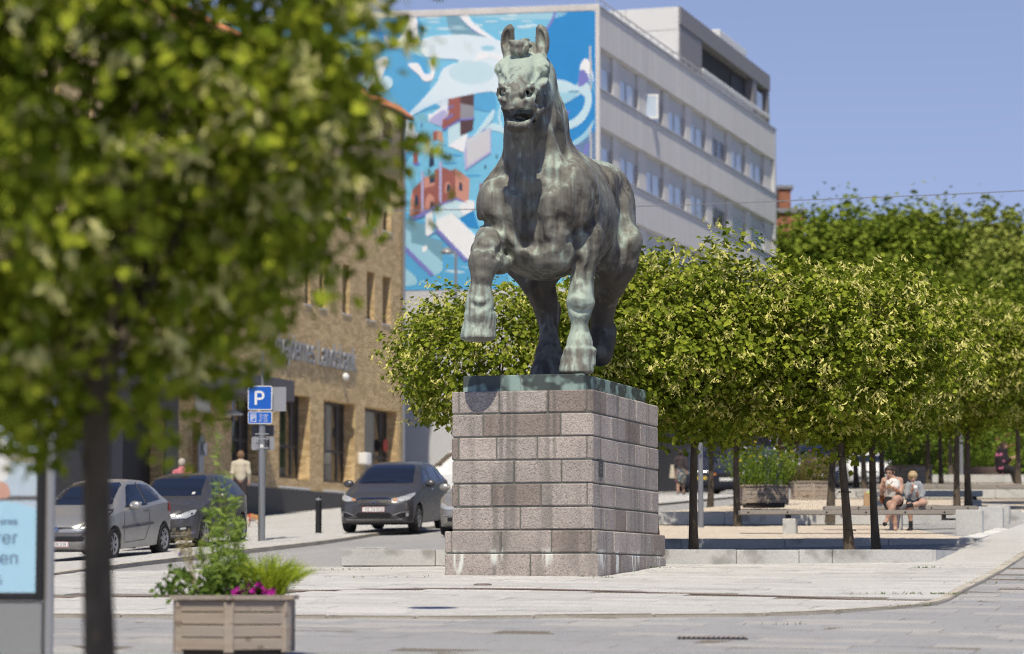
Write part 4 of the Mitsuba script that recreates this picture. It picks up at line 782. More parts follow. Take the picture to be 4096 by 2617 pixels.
# whale calf and rings right of the statue
mural([(2020, 610), (2090, 588), (2170, 605), (2245, 650), (2262, 700), (2200, 740), (2100, 790), (2030, 780)], 'light', True, 4); mural([(2060, 700), (2180, 690), (2250, 690), (2200, 745), (2100, 792), (2040, 780)], 'pale', True, 5); mural(ellp(2215, 682, 45, 9), 'teal', True, 6)
mural([(2262, 520), (2275, 450), (2310, 422), (2345, 470), (2368, 600), (2350, 650), (2320, 560)], 'white', True, 4); mural([(2262, 520), (2300, 520), (2330, 590), (2250, 645)], 'purple', True, 5); mural([(2335, 540), (2362, 590), (2378, 720), (2350, 640)], 'mid', True, 5)
mural([(2228, 650), (2270, 582), (2315, 600), (2350, 700), (2345, 800), (2290, 910), (2200, 970), (2120, 985), (2110, 945), (2220, 890), (2285, 810), (2300, 730), (2270, 700)], 'light', True, 4)
mural([(2372, 900), (2335, 1010), (2265, 1080), (2190, 1115), (2185, 1090), (2290, 1010)], 'pale', True, 4); mural([(2110, 880), (2160, 830), (2175, 850), (2130, 910)], 'purple', True, 4)
mural([(2185, 1118), (2290, 1070), (2400, 960), (2400, 1360), (2300, 1360)], 'slate', False, 3)
for L in ([(2215, 1110), (2240, 1120), (2275, 1235), (2250, 1245)], [(2300, 1110), (2325, 1090), (2325, 1130), (2290, 1245), (2275, 1225)]): mural(L, 'purple', True, 4)
for x in (2255, 2285, 2310): mural(ellp(x, 1240, 22, 30), 'white', True, 5)
mural([(1640, 800), (1660, 780), (1640, 900), (1700, 1040), (1660, 1010), (1625, 900)], 'light', True, 4); mural([(1520, 975), (1580, 930), (1660, 960), (1690, 1010), (1600, 990)], 'light', True, 3); mural([(1590, 820), (1580, 900), (1480, 1010), (1370, 1120), (1500, 940)], 'light', True, 6)
# floating buildings
mural([(1236, 740), (1330, 722), (1330, 890), (1190, 980), (1190, 905), (1240, 860)], 'red', False, 4); mural([(1330, 722), (1435, 700), (1435, 795), (1330, 775)], 'brown', False, 4); mural([(1330, 775), (1435, 795), (1435, 885), (1330, 900)], 'grey', False, 4); mural([(1330, 905), (1435, 890), (1425, 980), (1330, 1030)], 'brown', False, 5); mural([(1190, 980), (1330, 898), (1440, 885), (1440, 900), (1330, 912), (1195, 990)], 'purple', False, 6)
mural([(1080, 858), (1112, 856), (1185, 800), (1128, 772), (1232, 742), (1238, 860), (1190, 905), (1188, 960), (1080, 915)], 'white', False, 3); mural([(1112, 880), (1200, 820), (1238, 850), (1190, 905), (1188, 960), (1085, 915)], 'lav', False, 4)
for L in ([(1225, 812), (1280, 788), (1275, 802), (1230, 828)], [(1215, 892), (1275, 853), (1275, 872), (1220, 908)]): mural(L, 'purple', False, 6)
mural([(1235, 952), (1328, 922), (1330, 1030), (1390, 1008), (1380, 1160), (1235, 1110)], 'light', False, 3); mural([(1235, 1108), (1380, 1012), (1382, 1140), (1368, 1165)], 'white', False, 4); mural([(1380, 1050), (1570, 962), (1570, 1165), (1368, 1302), (1358, 1165)], 'lav', False, 5); mural([(1380, 1060), (1560, 972), (1560, 1150), (1382, 1270)], 'palegrey', False, 6)
mural([(1115, 1000), (1150, 985), (1150, 1055), (1115, 1072)], 'red', False, 4); mural([(1150, 985), (1190, 1000), (1190, 1078), (1150, 1055)], 'salmon', False, 4)
mural([(890, 930), (915, 905), (965, 950), (978, 1010), (1010, 1008), (1012, 1082), (890, 1165)], 'white', False, 4); mural([(890, 1050), (960, 1060), (1000, 1080), (890, 1150)], 'lav', False, 5); mural([(890, 1160), (950, 1150), (930, 1200), (890, 1230)], 'mid', True, 3)
mural([(1088, 1275), (1090, 1150), (1106, 1120), (1126, 1142), (1127, 1255)], 'navy', False, 4); mural([(965, 1160), (1000, 1145), (1000, 1235), (965, 1245)], 'red', False, 4); mural([(965, 1248), (1000, 1236), (1020, 1250), (985, 1265)], 'purple', False, 4)
for x, y in ((1245, 1190), (1175, 1150), (1520, 1270), (1085, 1305), (1025, 945), (1610, 1190)): mural([(x, y - 15), (x + 9, y - 12), (x + 8, y + 12), (x - 2, y + 15)], 'navy', False, 4)
for x, y, r in ((1170, 1100, 60), (1010, 1060, 50), (1470, 1180, 60), (1250, 1240, 60), (1420, 1340, 70), (1300, 1180, 40)): mural(ellp(x, y, r, 11), 'mid', True, 2)
c = 'N'
mural([(128, 800), (132, 640), (150, 560), (228, 480), (228, 395), (248, 395), (252, 450), (300, 430), (342, 418), (346, 380), (385, 370), (385, 305), (410, 302), (412, 358), (440, 362), (440, 372), (470, 372), (470, 384), (515, 386), (515, 372), (537, 376), (532, 630), (400, 682), (340, 722)], 'red', False, 4, c); mural([(532, 376), (657, 460), (645, 682), (528, 622)], 'salmon', False, 5, c); mural([(132, 650), (150, 570), (165, 640), (165, 780), (130, 800)], 'salmon', False, 5, c)
for L in ([(228, 395), (248, 395), (248, 752), (228, 762)], [(386, 305), (410, 303), (408, 672), (388, 682)]): mural(L, 'lav', False, 5, c)
for L, I in (([(438, 592), (440, 510), (465, 480), (490, 510), (490, 578)], [(458, 580), (458, 525), (472, 505), (486, 525), (486, 572)]), ([(555, 568), (560, 482), (580, 465), (606, 500), (606, 582)], [(562, 560), (566, 500), (580, 488), (592, 515), (592, 572)])): mural(L, 'salmon', False, 6, c); mural(I, 'navy', False, 7, c)
mural([(262, 728), (268, 640), (298, 588), (340, 625), (345, 715)], 'salmon', False, 5, c); mural([(305, 725), (308, 670), (325, 655), (343, 680), (343, 712)], 'brown', False, 6, c); mural([(170, 700), (175, 620), (188, 605), (200, 625), (202, 690)], 'navy', False, 6, c); mural([(302, 432), (345, 416), (345, 490), (306, 505)], 'navy', False, 6, c); mural([(252, 452), (300, 432), (306, 505), (345, 490), (345, 520), (258, 545)], 'salmon', False, 5, c); mural([(745, 495), (785, 520), (780, 550), (748, 560)], 'red', False, 4, c)
mural([(128, 812), (240, 762), (400, 682), (530, 625), (645, 682), (530, 648), (400, 702), (240, 800), (160, 830)], 'purple', False, 6, c)
mural([(268, 770), (330, 738), (332, 940), (290, 972), (268, 960)], 'white', False, 5, c); mural([(330, 728), (420, 690), (520, 648), (640, 660), (702, 680), (690, 742), (565, 812), (500, 764), (360, 832)], 'light', False, 4, c); mural([(565, 815), (690, 745), (740, 905), (640, 892)], 'deep', False, 3, c); mural([(640, 650), (702, 660), (700, 735), (600, 790), (560, 700)], 'white', False, 5, c)
mural([(340, 870), (360, 832), (500, 764), (640, 900), (800, 1060), (640, 1182), (356, 882)], 'white', False, 6, c); mural([(355, 880), (642, 1180), (614, 1198), (355, 932)], 'purple', False, 7, c); mural([(290, 972), (332, 940), (355, 932), (330, 950)], 'purple', False, 6, c)
mural([(60, 740), (270, 850), (270, 970), (420, 1010), (640, 1200), (800, 1100), (1000, 1300), (1000, 1500), (60, 1500)], 'mid', False, 2, c); mural([(60, 812), (265, 868), (270, 972), (420, 1022), (415, 1282), (345, 1330), (60, 1045)], 'teal', False, 3, c); mural([(60, 880), (140, 942), (140, 1032), (260, 1060), (418, 1200), (415, 1282), (345, 1325), (60, 1050)], 'pale', False, 4, c); mural([(60, 1045), (80, 1050), (345, 1312), (318, 1332), (60, 1085)], 'purple', False, 5, c); mural([(240, 1072), (280, 1050), (280, 1102), (240, 1118)], 'white', False, 6, c)
mural([(60, 1250), (130, 1290), (180, 1340), (180, 1400), (60, 1400)], 'pale', True, 3, c); mural([(430, 1280), (520, 1275), (620, 1290), (540, 1300)], 'light', True, 3, c)
for x, y in ((120, 1160), (470, 1150), (560, 1250), (200, 1380), (330, 1400)): mural([(x, y), (x + 40, y - 14), (x + 75, y + 3), (x + 110, y - 16), (x + 74, y + 10), (x + 40, y - 7)], 'light', False, 3, c)
# ---------------------------------------------------------------- brick bank on the left
PB = np.array([-.0668 * 100, 100., 0]); tB = along(PB, DR); fB = lambda p: PB + p[..., :1] * DR + p[..., 1:2] * NR + p[..., 2:3] * UP
bz = lambda t: float(zg(PB[0] + t * DR[0], PB[1] + t * DR[1])) + .03
bk = thing('bank_building', 'yellow brick bank with tall ground floor windows, black stone base and raised lettering', 'building')
tE, t0 = tB(1607), -38.; ZE = zat(462, PB[1] + tE * DR[1]); ZLINT = zat(1592, 100.3); ZSILL = zat(1926, 100.3)
GW = [(tB(a), tB(b)) for a, b in ((926, 1040), (1117, 1240), (1294, 1420), (1458, 1590))]
UW = [(tB(a), tB(b)) for a, b in ((1060, 1082), (1100, 1122), (1215, 1240), (1275, 1300), (1367, 1396), (1464, 1497), (1528, 1562))]; s0 = UW[0][0]; UW += [(s0 - 2.2 * k - .7, s0 - 2.2 * k) for k in range(1, 14)]
cutg = [sbox(a, ZSILL, b, ZLINT) for a, b in GW] + [sbox(a, zat(1255, 103.) + 3.35 * r, b, zat(1055, 103.) + 3.35 * r) for a, b in UW for r in range(3)] + [sbox(tB(483), 0, tB(660), zat(1672, 91)), sbox(tB(770), 0, tB(801), zat(1708, 93))]
wallp = sbox(t0, 2.5, tE, ZE)
for g in cutg: wallp = wallp.difference(g)
part(bk, 'wall', prism(wallp, -.55, 0., lambda p: fB(np.stack([p[..., 0], p[..., 2], p[..., 1]], -1))), 'm_brick'); part(bk, 'inner_wall', box(t0, tE, -13., -.56, 2.5, ZE - .1, fB), 'm_interior'); part(bk, 'end_wall', box(tE - .5, tE - .01, -13, -.56, 2.5, ZE, fB), 'm_brick')
part(bk, 'roof', prism([(.35, ZE - .05), (.35, ZE + .05), (-.2, ZE + .5), (-13, ZE + 1.1), (-13, ZE)], t0, tE + .25, lambda p: fB(np.stack([p[..., 2], p[..., 0], p[..., 1]], -1))), 'm_roof_tile')
part(bk, 'gutter', tube([fB(np.array([t0, .30, ZE - .06])), fB(np.array([tE + .2, .30, ZE - .06]))], .06, 6), 'm_dark'); part(bk, 'downpipe', tube([fB(np.array([tE - .12, .09, ZE - .1])), fB(np.array([tE - .12, .09, bz(tE)]))], .07, 8), 'm_steel')
for a, b in GW:
    w = part(bk, 'window', (lambda mb: [mb.m(box(x0, x1, -.50, -.42, z0, z1, fB)) for x0, x1, z0, z1 in ((a, b, ZLINT - .12, ZLINT), (a, b, ZSILL, ZSILL + .1), (a, a + .08, ZSILL, ZLINT), (b - .75, b - .55, ZSILL, ZLINT), (b - .12, b, ZSILL, ZLINT), (a, b, ZSILL + 1.05, ZSILL + 1.15))] and mb.get())(MB()), 'm_plinth_black'); part(w, 'pane', box(a + .08, b - .75, -.47, -.45, ZSILL + .1, ZLINT - .12, fB), 'm_window_dark'); part(w, 'pane', box(b - .55, b - .12, -.47, -.45, ZSILL + .1, ZLINT - .12, fB), 'm_window_dark')
    part(bk, 'sill', (fB(np.array([[a, -.4, ZSILL], [b, -.4, ZSILL], [b, .02, ZSILL - .28], [a, .02, ZSILL - .28], [a, -.4, ZSILL - .3], [b, -.4, ZSILL - .3], [b, .02, ZSILL - .34], [a, .02, ZSILL - .34]])), np.array([[0, 3, 2, 1], [4, 5, 6, 7], [0, 1, 5, 4], [1, 2, 6, 5], [2, 3, 7, 6], [3, 0, 4, 7]])), 'm_panel_grey')
for a, b in UW:
    for r in range(3):
        z0, z1 = zat(1255, 103.) + 3.35 * r, zat(1055, 103.) + 3.35 * r
        w = part(bk, 'upper_window', box(a, b, -.42, -.36, z0, z1, fB), 'm_dark'); part(w, 'pane', box(a + .06, b - .06, -.355, -.345, z0 + .08, z1 - .08, fB), 'm_window_dark'); part(w, 'sill', box(a - .05, b + .05, -.3, .04, z0 - .05, z0 - .002, fB), 'm_panel_grey')
edges = sorted([t0, tE, tB(483), tB(660), tB(770), tB(801)] + [x for q in GW for x in q])
for a, b in zip(edges, edges[1:]):
    m = (a + b) / 2
    if tB(483) < m < tB(660) or tB(770) < m < tB(801): continue
    for i in range(max(1, int((b - a) / .9))):
        n = max(1, int((b - a) / .9)); a1, b1 = a + (b - a) * i / n, a + (b - a) * (i + 1) / n; part(bk, 'plinth_slab', box(a1 + .005, b1 - .005, -.3, .05, bz(m) - .6, ZSILL - .36, fB), 'm_plinth_black')
part(bk, 'gate', box(tB(483), tB(656), -.5, -.45, bz(-14) - .5, zat(1672, 91), fB), 'm_dark', label='wide dark garage opening'); part(bk, 'gate_panel', box(tB(430), tB(483) , .0, .06, bz(-16), zat(1500, 90), fB), 'm_panel_dark'); part(bk, 'gate_panel', box(tB(483), tB(705), .0, .06, zat(1672, 91), zat(1560, 91), fB), 'm_panel_dark'); part(bk, 'gate_panel', box(tB(657), tB(706), .0, .06, bz(-11), zat(1674, 91), fB), 'm_panel_dark'); part(bk, 'gate_panel', box(t0, tB(430), .06, .12, bz(-20) - 1, zat(1500, 90), fB), 'm_plinth_black')
part(bk, 'canopy', cbox(tB(200), tB(1000), .02, 1.5, zat(1592, 92.), zat(1505, 92.), .02, fB), 'm_panel_dark'); part(bk, 'door', box(tB(770), tB(801), -.5, -.46, bz(-7), zat(1710, 93.), fB), 'm_plinth_black')
tx = meshkit.text_mesh('Arbejdernes Landsbank', 1.0, 1.0); b0, b1 = tx.bounds; a0, a1 = tB(1066), tB(1413); sx = (a1 - a0) / (b1[0] - b0[0]); zb = zat(1455, PB[1] + tB(1239) * DR[1])
tv = np.column_stack([a0 + (tx.vertices[:, 0] - b0[0]) * sx, .03 + .07 * tx.vertices[:, 2], zb + tx.vertices[:, 1] * .82]); part(bk, 'lettering', (fB(tv), tx.faces), 'm_alu', label='raised metal letters spelling the bank name')
cz = zat(1495, 101.); part(bk, 'camera_dome', (lambda s: (s.vertices * .13 + fB(np.array([tB(1365), .14, cz])), s.faces))(trimesh.creation.icosphere(2)), 'm_white', smooth=True)
a, b = GW[3]; at = part(bk, 'cash_machine', box(a + .05, a + .85, -.42, -.3, ZSILL + .0, ZLINT - .15, fB), 'm_plinth_black', label='dark cash machine panel in the last window bay')
part(at, 'screen', box(a + .2, a + .72, -.3, -.28, ZSILL + .25, ZSILL + 1.65, fB), 'm_window'); part(at, 'sign', box(a + .12, a + .8, -.3, -.28, ZLINT - 1.0, ZLINT - .3, fB), 'm_cloth_dark'); part(at, 'red_sticker', (lambda v, f: (fB(v), f))(*lathe([(0, 0), (.24, 0), (.24, .02), (0, .02)], (b - .55, -.28, ZSILL + 1.55), 16, (np.array([1., 0, 0]), UP, np.array([0, 1., 0])))), 'm_red')
part(bk, 'post_box', cbox(tB(1430), tB(1449), .01, .35, zat(1840, 100.), zat(1790, 100.), .04, fB), 'm_white', label='white box mounted on the pier'); part(bk, 'notice_panel', box(tB(776), tB(834), .01, .05, zat(1668, 93.), zat(1594, 93.), fB), 'm_panel_white'); part(bk, 'notice', box(tB(804), tB(822), .01, .05, zat(1838, 93.), zat(1786, 93.), fB), 'm_panel_grey')
k = thing('pillar_sign', 'grey pillar sign with a dark letter beside the bank door', 'sign'); sm = lambda p: fB(p + np.array([tB(757), .35, 0])); part(k, 'panel', cbox(-.14, .24, -.03, .03, bz(-8), zat(1764, 93), .01, sm), 'm_steel'); tk = meshkit.text_mesh('K', .42, .01, True); tv = tk.vertices; part(k, 'letter', (sm(np.column_stack([tv[:, 0] - .1, .031 + tv[:, 2], zat(1840, 93.) + tv[:, 1]])), tk.faces), 'm_black')
k = thing('wall_lamp', 'round white wall lamp on a black arm beside the bank window', 'lamp'); o = fB(np.array([tB(868), 0., zat(1700, 95.)])); part(k, 'arm', (lambda mb: [mb.m(tube([o, o + NR * .5], .03, 6)), mb.m(tube([o + NR * .5 - UP * .1, o + NR * .5 + UP * .16], .035, 6))] and mb.get())(MB()), 'm_black'); part(k, 'shade', lathe([(.0, .30), (.12, .27), (.33, .16), (.34, .13), (.0, .12)], o + NR * .5, 20), 'm_white', smooth=40)
# ---------------------------------------------------------------- far buildings behind the trees
def brick_block(name, label, u0, u1, v, d, depth, m, rows=3, cols=8):
    p, q = W(u0, v, d), W(u1, v, d); g = float(zg(p[0], d)) - .5; k = thing(name, label, 'building'); part(k, 'wall', box(p[0], q[0], d, d + depth, g, p[2]), m)
    part(k, 'roof', box(p[0] - .2, q[0] + .2, d - .2, d + depth, p[2], p[2] + .25), 'm_metal_roof')
    for c in range(cols):
        for r in range(rows):
            x = p[0] + (q[0] - p[0]) * (c + .5) / cols; z = g + 1.6 + r * (p[2] - g - 1.6) / rows; w = part(k, 'window', box(x - .65, x + .65, d - .03, d + .02, z, z + 1.6), 'm_frame_white'); part(w, 'pane', box(x - .57, x + .57, d - .05, d - .031, z + .08, z + 1.52), 'm_window_dark')
    return k
k = brick_block('red_brick_house', 'red brick house with a stepped chimney behind the concrete building', 3040, 3217, 852, 172., 10, 'm_red_brick', 4, 3); p, q = W(3118, 852, 171.9), W(3163, 755, 171.9); part(k, 'chimney', box(p[0], q[0], 172., 174., p[2] - 1, q[2]), 'm_red_brick'); part(k, 'chimney_cap', box(p[0] - .12, q[0] + .15, 171.85, 174.1, q[2], q[2] + .2), 'm_metal_roof')
brick_block('shop_building', 'low dark shop building at the end of the street behind the parked cars', 2560, 3300, 1500, 175., 10, 'm_panel_dark', 2, 9); brick_block('brick_house', 'red brick house hidden behind the trees at the far right', 3320, 4600, 1420, 182., 10, 'm_red_brick', 2, 12)
k = thing('overhead_cable', 'thin cable hanging across the sky from left to right behind the horse', 'cable'); P = [W(u, v, 62.) for u, v in ((-900, 800), (300, 836), (1500, 842), (2600, 824), (3200, 801), (4096, 763), (5200, 690))]; scene[k] = mikit.ply(tube(spline(P, 5, False), .011, 5), 'm_steel')
def lamp_post(label, u, vtop, d, r=.06, side=-1):
    g = GD(u, d); z = W(u, vtop, d)[2]; k = thing('street_lamp', label, 'street lamp'); part(k, 'pole', tube([g - [0, 0, .1], [g[0], d, z]], [r * 1.3, r * .8], 10), 'm_steel'); part(k, 'arm', tube([[g[0], d, z - .05], [g[0] + side * .35, d, z]], .03, 6), 'm_steel'); part(k, 'head', lathe([(0, .17), (.1, .15), (.24, .02), (.25, -.02), (.2, -.06), (0, -.08)], (g[0] + side * .32, d, z), 16), 'm_alu', smooth=40)
lamp_post('street lamp standing in front of the blue mural', 1822, 1008, 108.); lamp_post('thin grey lamp post between the far trunks on the right', 3845, 1500, 100., .05); lamp_post('thin grey post left of the parked dark cars', 2802, 1500, 60., .045)
# ---------------------------------------------------------------- cars
from manifold3d import Manifold, Mesh
def smooth_rows(st, step=.09):
    st = np.array(st, float); s = np.unique(np.concatenate([np.arange(st[0, 0], st[-1, 0], step), st[:, 0]])); return np.column_stack([s] + [np.interp(s, st[:, 0], st[:, k]) for k in range(1, 6)])
def car_shell(st):
    R = smooth_rows(st)
    for _ in range(2): R[1:-1, 1:] = .25 * R[:-2, 1:] + .5 * R[1:-1, 1:] + .25 * R[2:, 1:]
    rings = []
    for s, zb, zl, zt, w, wt in R:
        zl = min(zl, zt - .03); P = [(0, zb), (w * .86, zb), (w * .965, zb + .07), (w, zb * .5 + zl * .5), (w * .985, zl - .06), (w * .955, zl), (wt + (w * .955 - wt) * .42, zl + (zt - zl) * .55), (wt, zt - .055), (wt * .82, zt - .014), (wt * .4, zt), (0, zt + .004)]
        h = spline(P, 4, False); rings.append(np.vstack([np.column_stack([np.full(len(h), s), h]), np.column_stack([np.full(len(h) - 2, s), -h[-2:0:-1, 0], h[-2:0:-1, 1]])]))
    V = np.array(rings); m, n = V.shape[:2]; i, j = np.meshgrid(np.arange(m - 1), np.arange(n), indexing='ij'); F = np.stack([i * n + j, (i + 1) * n + j, (i + 1) * n + (j + 1) % n, i * n + (j + 1) % n], -1).reshape(-1, 4); F = np.vstack([F[:, [0, 1, 2]], F[:, [0, 2, 3]]])
    k = np.arange(n); c0, c1 = m * n, m * n + 1; F = np.vstack([F, np.stack([k, (k + 1) % n, np.full(n, c0)], 1), np.stack([(m - 1) * n + (k + 1) % n, (m - 1) * n + k, np.full(n, c1)], 1)])
    V = np.vstack([V.reshape(-1, 3), V[0].mean(0), V[-1].mean(0)]); t = trimesh.Trimesh(V, F, process=False); t.invert() if t.volume < 0 else None; return t
def cut_wheels(t, axles, r, w):
    try:
        M = Manifold(Mesh(np.asarray(t.vertices, np.float32), np.asarray(t.faces, np.uint32)))
        for a in axles:
            for s in (-1, 1): M = M - Manifold.cylinder(.34, r + .05, r + .05, 28).rotate([90, 0, 0]).translate([a, s * (w - .02) + .17, r - .01])
        q = M.to_mesh(); return trimesh.Trimesh(q.vert_properties[:, :3], q.tri_verts, process=False) if len(q.tri_verts) > 100 else t
    except Exception: return t
class Car:
    def __init__(s, name, label, pos, alpha, st, paint, axles, wr=.31, z0=None, rim='m_alu', group=None, details=True):
        s.k = thing(name, label, 'car' if 'van' not in name else 'van', group); s.shell = car_shell(st); s.W = max(r[4] for r in st); s.L = st[-1][0]
        a = math.radians(alpha); B = np.array([math.sin(a), math.cos(a), 0]); S = np.array([math.cos(a), -math.sin(a), 0])
        f0 = np.array([pos[0], pos[1], 0.]); r0 = f0 + B * s.L; g = lambda p: float(zg(p[0], p[1])); dz = .03 if z0 is None else z0; f0[2] = g(f0 + B * axles[0]) + dz; slope = (g(f0 + B * axles[1]) + dz - f0[2]) / (axles[1] - axles[0])
        s.fr = lambda p: f0 + (np.asarray(p)[..., :1]) * B + np.asarray(p)[..., 1:2] * S + (np.asarray(p)[..., 2:3] + (np.asarray(p)[..., :1] - axles[0]) * slope) * UP
        body = cut_wheels(s.shell, axles, wr, s.W); part(s.k, 'body', (s.fr(body.vertices), body.faces), paint, smooth=38); part(s.k, 'underside', box(.3, s.L - .3, -s.W + .2, s.W - .2, .17, .5, s.fr), 'm_black')
        for ax in axles:
            for sd in (1, -1):
                c = np.array([ax, sd * (s.W - .12), wr]); AX = (np.array([1., 0, 0]), UP, np.array([0, float(sd), 0])); tr = lambda v, f: (s.fr(v), f)
                w = part(s.k, 'wheel', tr(*lathe([(wr * .62, .1), (wr * .9, .115), (wr, .07), (wr, -.09), (wr * .5, -.1)], c, 24, AX)), 'm_rubber', smooth=40); 
                if details:
                    part(w, 'disc', tr(*lathe([(0, .06), (wr * .62, .06), (wr * .66, .1)], c, 20, AX)), 'm_black'); mb = MB(); mb.m(lathe([(wr * .56, .085), (wr * .66, .105), (wr * .64, .06)], c, 24, AX)); mb.m(lathe([(0, .1), (wr * .2, .095), (wr * .2, .06)], c, 12, AX))
                    for q in range(7): th = q * 2 * math.pi / 7 + .3; d = np.array([math.cos(th), 0, math.sin(th)]); p0, p1 = c + d * wr * .1, c + d * wr * .62; e = np.array([-math.sin(th), 0, math.cos(th)]) * wr * .085; o = np.array([0, sd * .088, 0]); mb.add([p0 - e + o, p0 + e + o, p1 + e * 1.2 + o, p1 - e * 1.2 + o], [[0, 1, 2, 3]])
                    part(w, 'rim', tr(*mb.get()), rim)
    def decal(s, L, view, off=.006, curve=False, size=.11):
        P = spline(L, 5) if curve else np.array(L, float); g = P if hasattr(P, 'exterior') else Polygon(P).buffer(0)
        mb = MB()
        for q in getattr(g, 'geoms', [g]):
            v, f = trimesh.creation.triangulate_polygon(q, engine='earcut'); v, f = trimesh.remesh.subdivide_to_size(np.column_stack([v, 0 * v[:, 0]]), f, size)[:2]; n = len(v)
            if view == 'front': o = np.column_stack([np.full(n, -3.), v[:, 0], v[:, 1]]); d = np.array([1., 0, 0])
            elif view == 'rear': o = np.column_stack([np.full(n, s.L + 3.), v[:, 0], v[:, 1]]); d = np.array([-1., 0, 0])
            elif view == 'top': o = np.column_stack([v[:, 0], v[:, 1], np.full(n, 6.)]); d = np.array([0, 0, -1.])
            else: sg = 1. if view == 'right' else -1.; o = np.column_stack([v[:, 0], np.full(n, sg * 4.), v[:, 1]]); d = np.array([0, -sg, 0])
            loc_, ir, it = s.shell.ray.intersects_location(o, np.tile(d, (n, 1)), multiple_hits=False); H = np.full((n, 3), np.nan); H[ir] = loc_ + s.shell.face_normals[it] * off - d * off * .5; ok = ~np.isnan(H[f]).any((1, 2)); H[np.isnan(H)] = 0
            if ok.any(): mb.add(H, f[ok])
        return (lambda v, f: (s.fr(v), f))(*mb.get()) if mb.v else None
    def on(s, name, L, view, m, off=.006, curve=False, smooth=40, label=None, parent=None, **kw):
        r = s.decal(L, view, off, curve, **kw); return part(parent or s.k, name, r, m, smooth, label) if r else None
    def both(s, name, L, view, m, **kw):      # the same on the car's two sides
        r = []
        for sg in (1, -1): r.append(s.on(name, [(sg * a, b) for a, b in L] if view in ('front', 'rear') else L, view if view in ('front', 'rear') else ('right' if sg > 0 else 'left'), m, **kw))
        return r
    def line(s, pts, view, w=.012, m='m_black', name='seam'): s.on(name, LineString(pts).buffer(w / 2, cap_style=2).exterior.coords[:-1], view, m, .004, size=.1)
    def mirror(s, x, z, m, w=.2):
        for sg in (1, -1):
            c = s.fr(np.array([x, sg * (s.W + .1), z])); e = trimesh.creation.icosphere(2); V = np.array([x, sg * (s.W + .08), z]) + e.vertices * [.07, .12, .085]; k = part(s.k, 'mirror', (s.fr(V), e.faces), m, True); part(k, 'glass', box(x + .055, x + .07, sg * s.W - .02 if sg > 0 else -s.W - .17, s.W + .17 if sg > 0 else -s.W + .02, z - .06, z + .06, s.fr), 'm_window')
    def plate(s, txt, z, w=.50, h=.11):
        r = s.shell.ray.intersects_location([[-3, 0, z]], [[1, 0, 0]], multiple_hits=False)[0]; x = r[0][0] - .02 if len(r) else 0; k = part(s.k, 'number_plate', cbox(x - .012, x + .01, -w / 2, w / 2, z - h / 2, z + h / 2, .006, s.fr), 'm_white'); part(k, 'border', box(x - .0135, x - .0122, -w / 2 + .004, w / 2 - .004, z - h / 2 + .004, z + h / 2 - .004, s.fr), 'm_red')
        part(k, 'face', box(x - .015, x - .0136, -w / 2 + .012, w / 2 - .012, z - h / 2 + .012, z + h / 2 - .012, s.fr), 'm_white'); t = meshkit.text_mesh(txt, h * .58, .002); b0, b1 = t.bounds; sc = min(1.25, (w * .78) / (b1[0] - b0[0])); tv = t.vertices; V = np.column_stack([np.full(len(tv), x - .0152) - tv[:, 2], (tv[:, 0] - (b0[0] + b1[0]) / 2) * sc + .02, z - h * .29 + tv[:, 1]]); part(k, 'characters', (s.fr(V), t.faces), 'm_black'); return k, x
def WX_(u, d): return ((u - 2048) / FPX * d, d)
# station: distance from the nose, bottom, belt line, top, half width, half width of the roof
JAZZ = [(0, .42, .60, .66, .40, .3), (.03, .28, .62, .72, .58, .42), (.12, .22, .68, .80, .73, .55), (.3, .2, .76, .88, .81, .62), (.6, .19, .84, .95, .835, .66), (.95, .19, .93, 1.03, .845, .68), (1.25, .19, .99, 1.18, .845, .66), (1.6, .19, 1.01, 1.37, .845, .62), (1.95, .19, 1.02, 1.48, .845, .59), (2.5, .19, 1.04, 1.525, .845, .58), (3.1, .2, 1.07, 1.50, .84, .575), (3.5, .22, 1.10, 1.44, .82, .56), (3.75, .28, 1.10, 1.30, .79, .56), (3.9, .32, .98, 1.06, .74, .56), (4.0, .40, .76, .84, .62, .48)]
c = Car('parked_car', 'dark grey hatchback parked in front of the bank, facing the camera left of the pedestal', WX_(1495, 64.6), 11.5, JAZZ, 'm_paint_slate', (.78, 3.32), .305, group=None)
c.on('windscreen', [(-.62, 1.06), (.62, 1.06), (.52, 1.40), (.44, 1.45), (-.44, 1.45), (-.52, 1.40)], 'front', 'm_car_glass')
c.both('side_window', [(1.30, 1.04), (1.98, 1.05), (2.02, 1.40), (1.86, 1.39)], 'side', 'm_car_glass'); c.both('side_window', [(2.10, 1.06), (2.85, 1.09), (2.85, 1.40), (2.12, 1.41)], 'side', 'm_car_glass'); c.both('side_window', [(2.93, 1.10), (3.35, 1.14), (3.15, 1.36), (2.93, 1.38)], 'side', 'm_car_glass')
c.both('headlight', [(.38, .70), (.46, .745), (.66, .80), (.78, .86), (.795, .80), (.74, .71), (.60, .675)], 'front', 'm_lamp', off=.01); c.both('indicator', [(.385, .70), (.45, .735), (.50, .745), (.50, .70)], 'front', 'm_orange', off=.014)
gr = c.on('grille', [(-.38, .70), (-.30, .745), (.30, .745), (.38, .70), (.40, .64), (.28, .58), (-.28, .58), (-.40, .64)], 'front', 'm_black', .008); c.on('chrome_bar', [(-.40, .715), (-.30, .76), (.30, .76), (.40, .715), (.36, .705), (.28, .738), (-.28, .738), (-.36, .705)], 'front', 'm_chrome', .014)
for z in (.61, .645, .68): c.on('grille_bar', [(-.36, z), (.36, z), (.36, z + .012), (-.36, z + .012)], 'front', 'm_panel_dark', .013, parent=gr)
for L in ([(-.055, .62), (-.035, .62), (-.04, .70), (-.062, .70)], [(.055, .62), (.035, .62), (.04, .70), (.062, .70)], [(-.045, .652), (.045, .652), (.045, .668), (-.045, .668)]): c.on('emblem', L, 'front', 'm_chrome', .022)
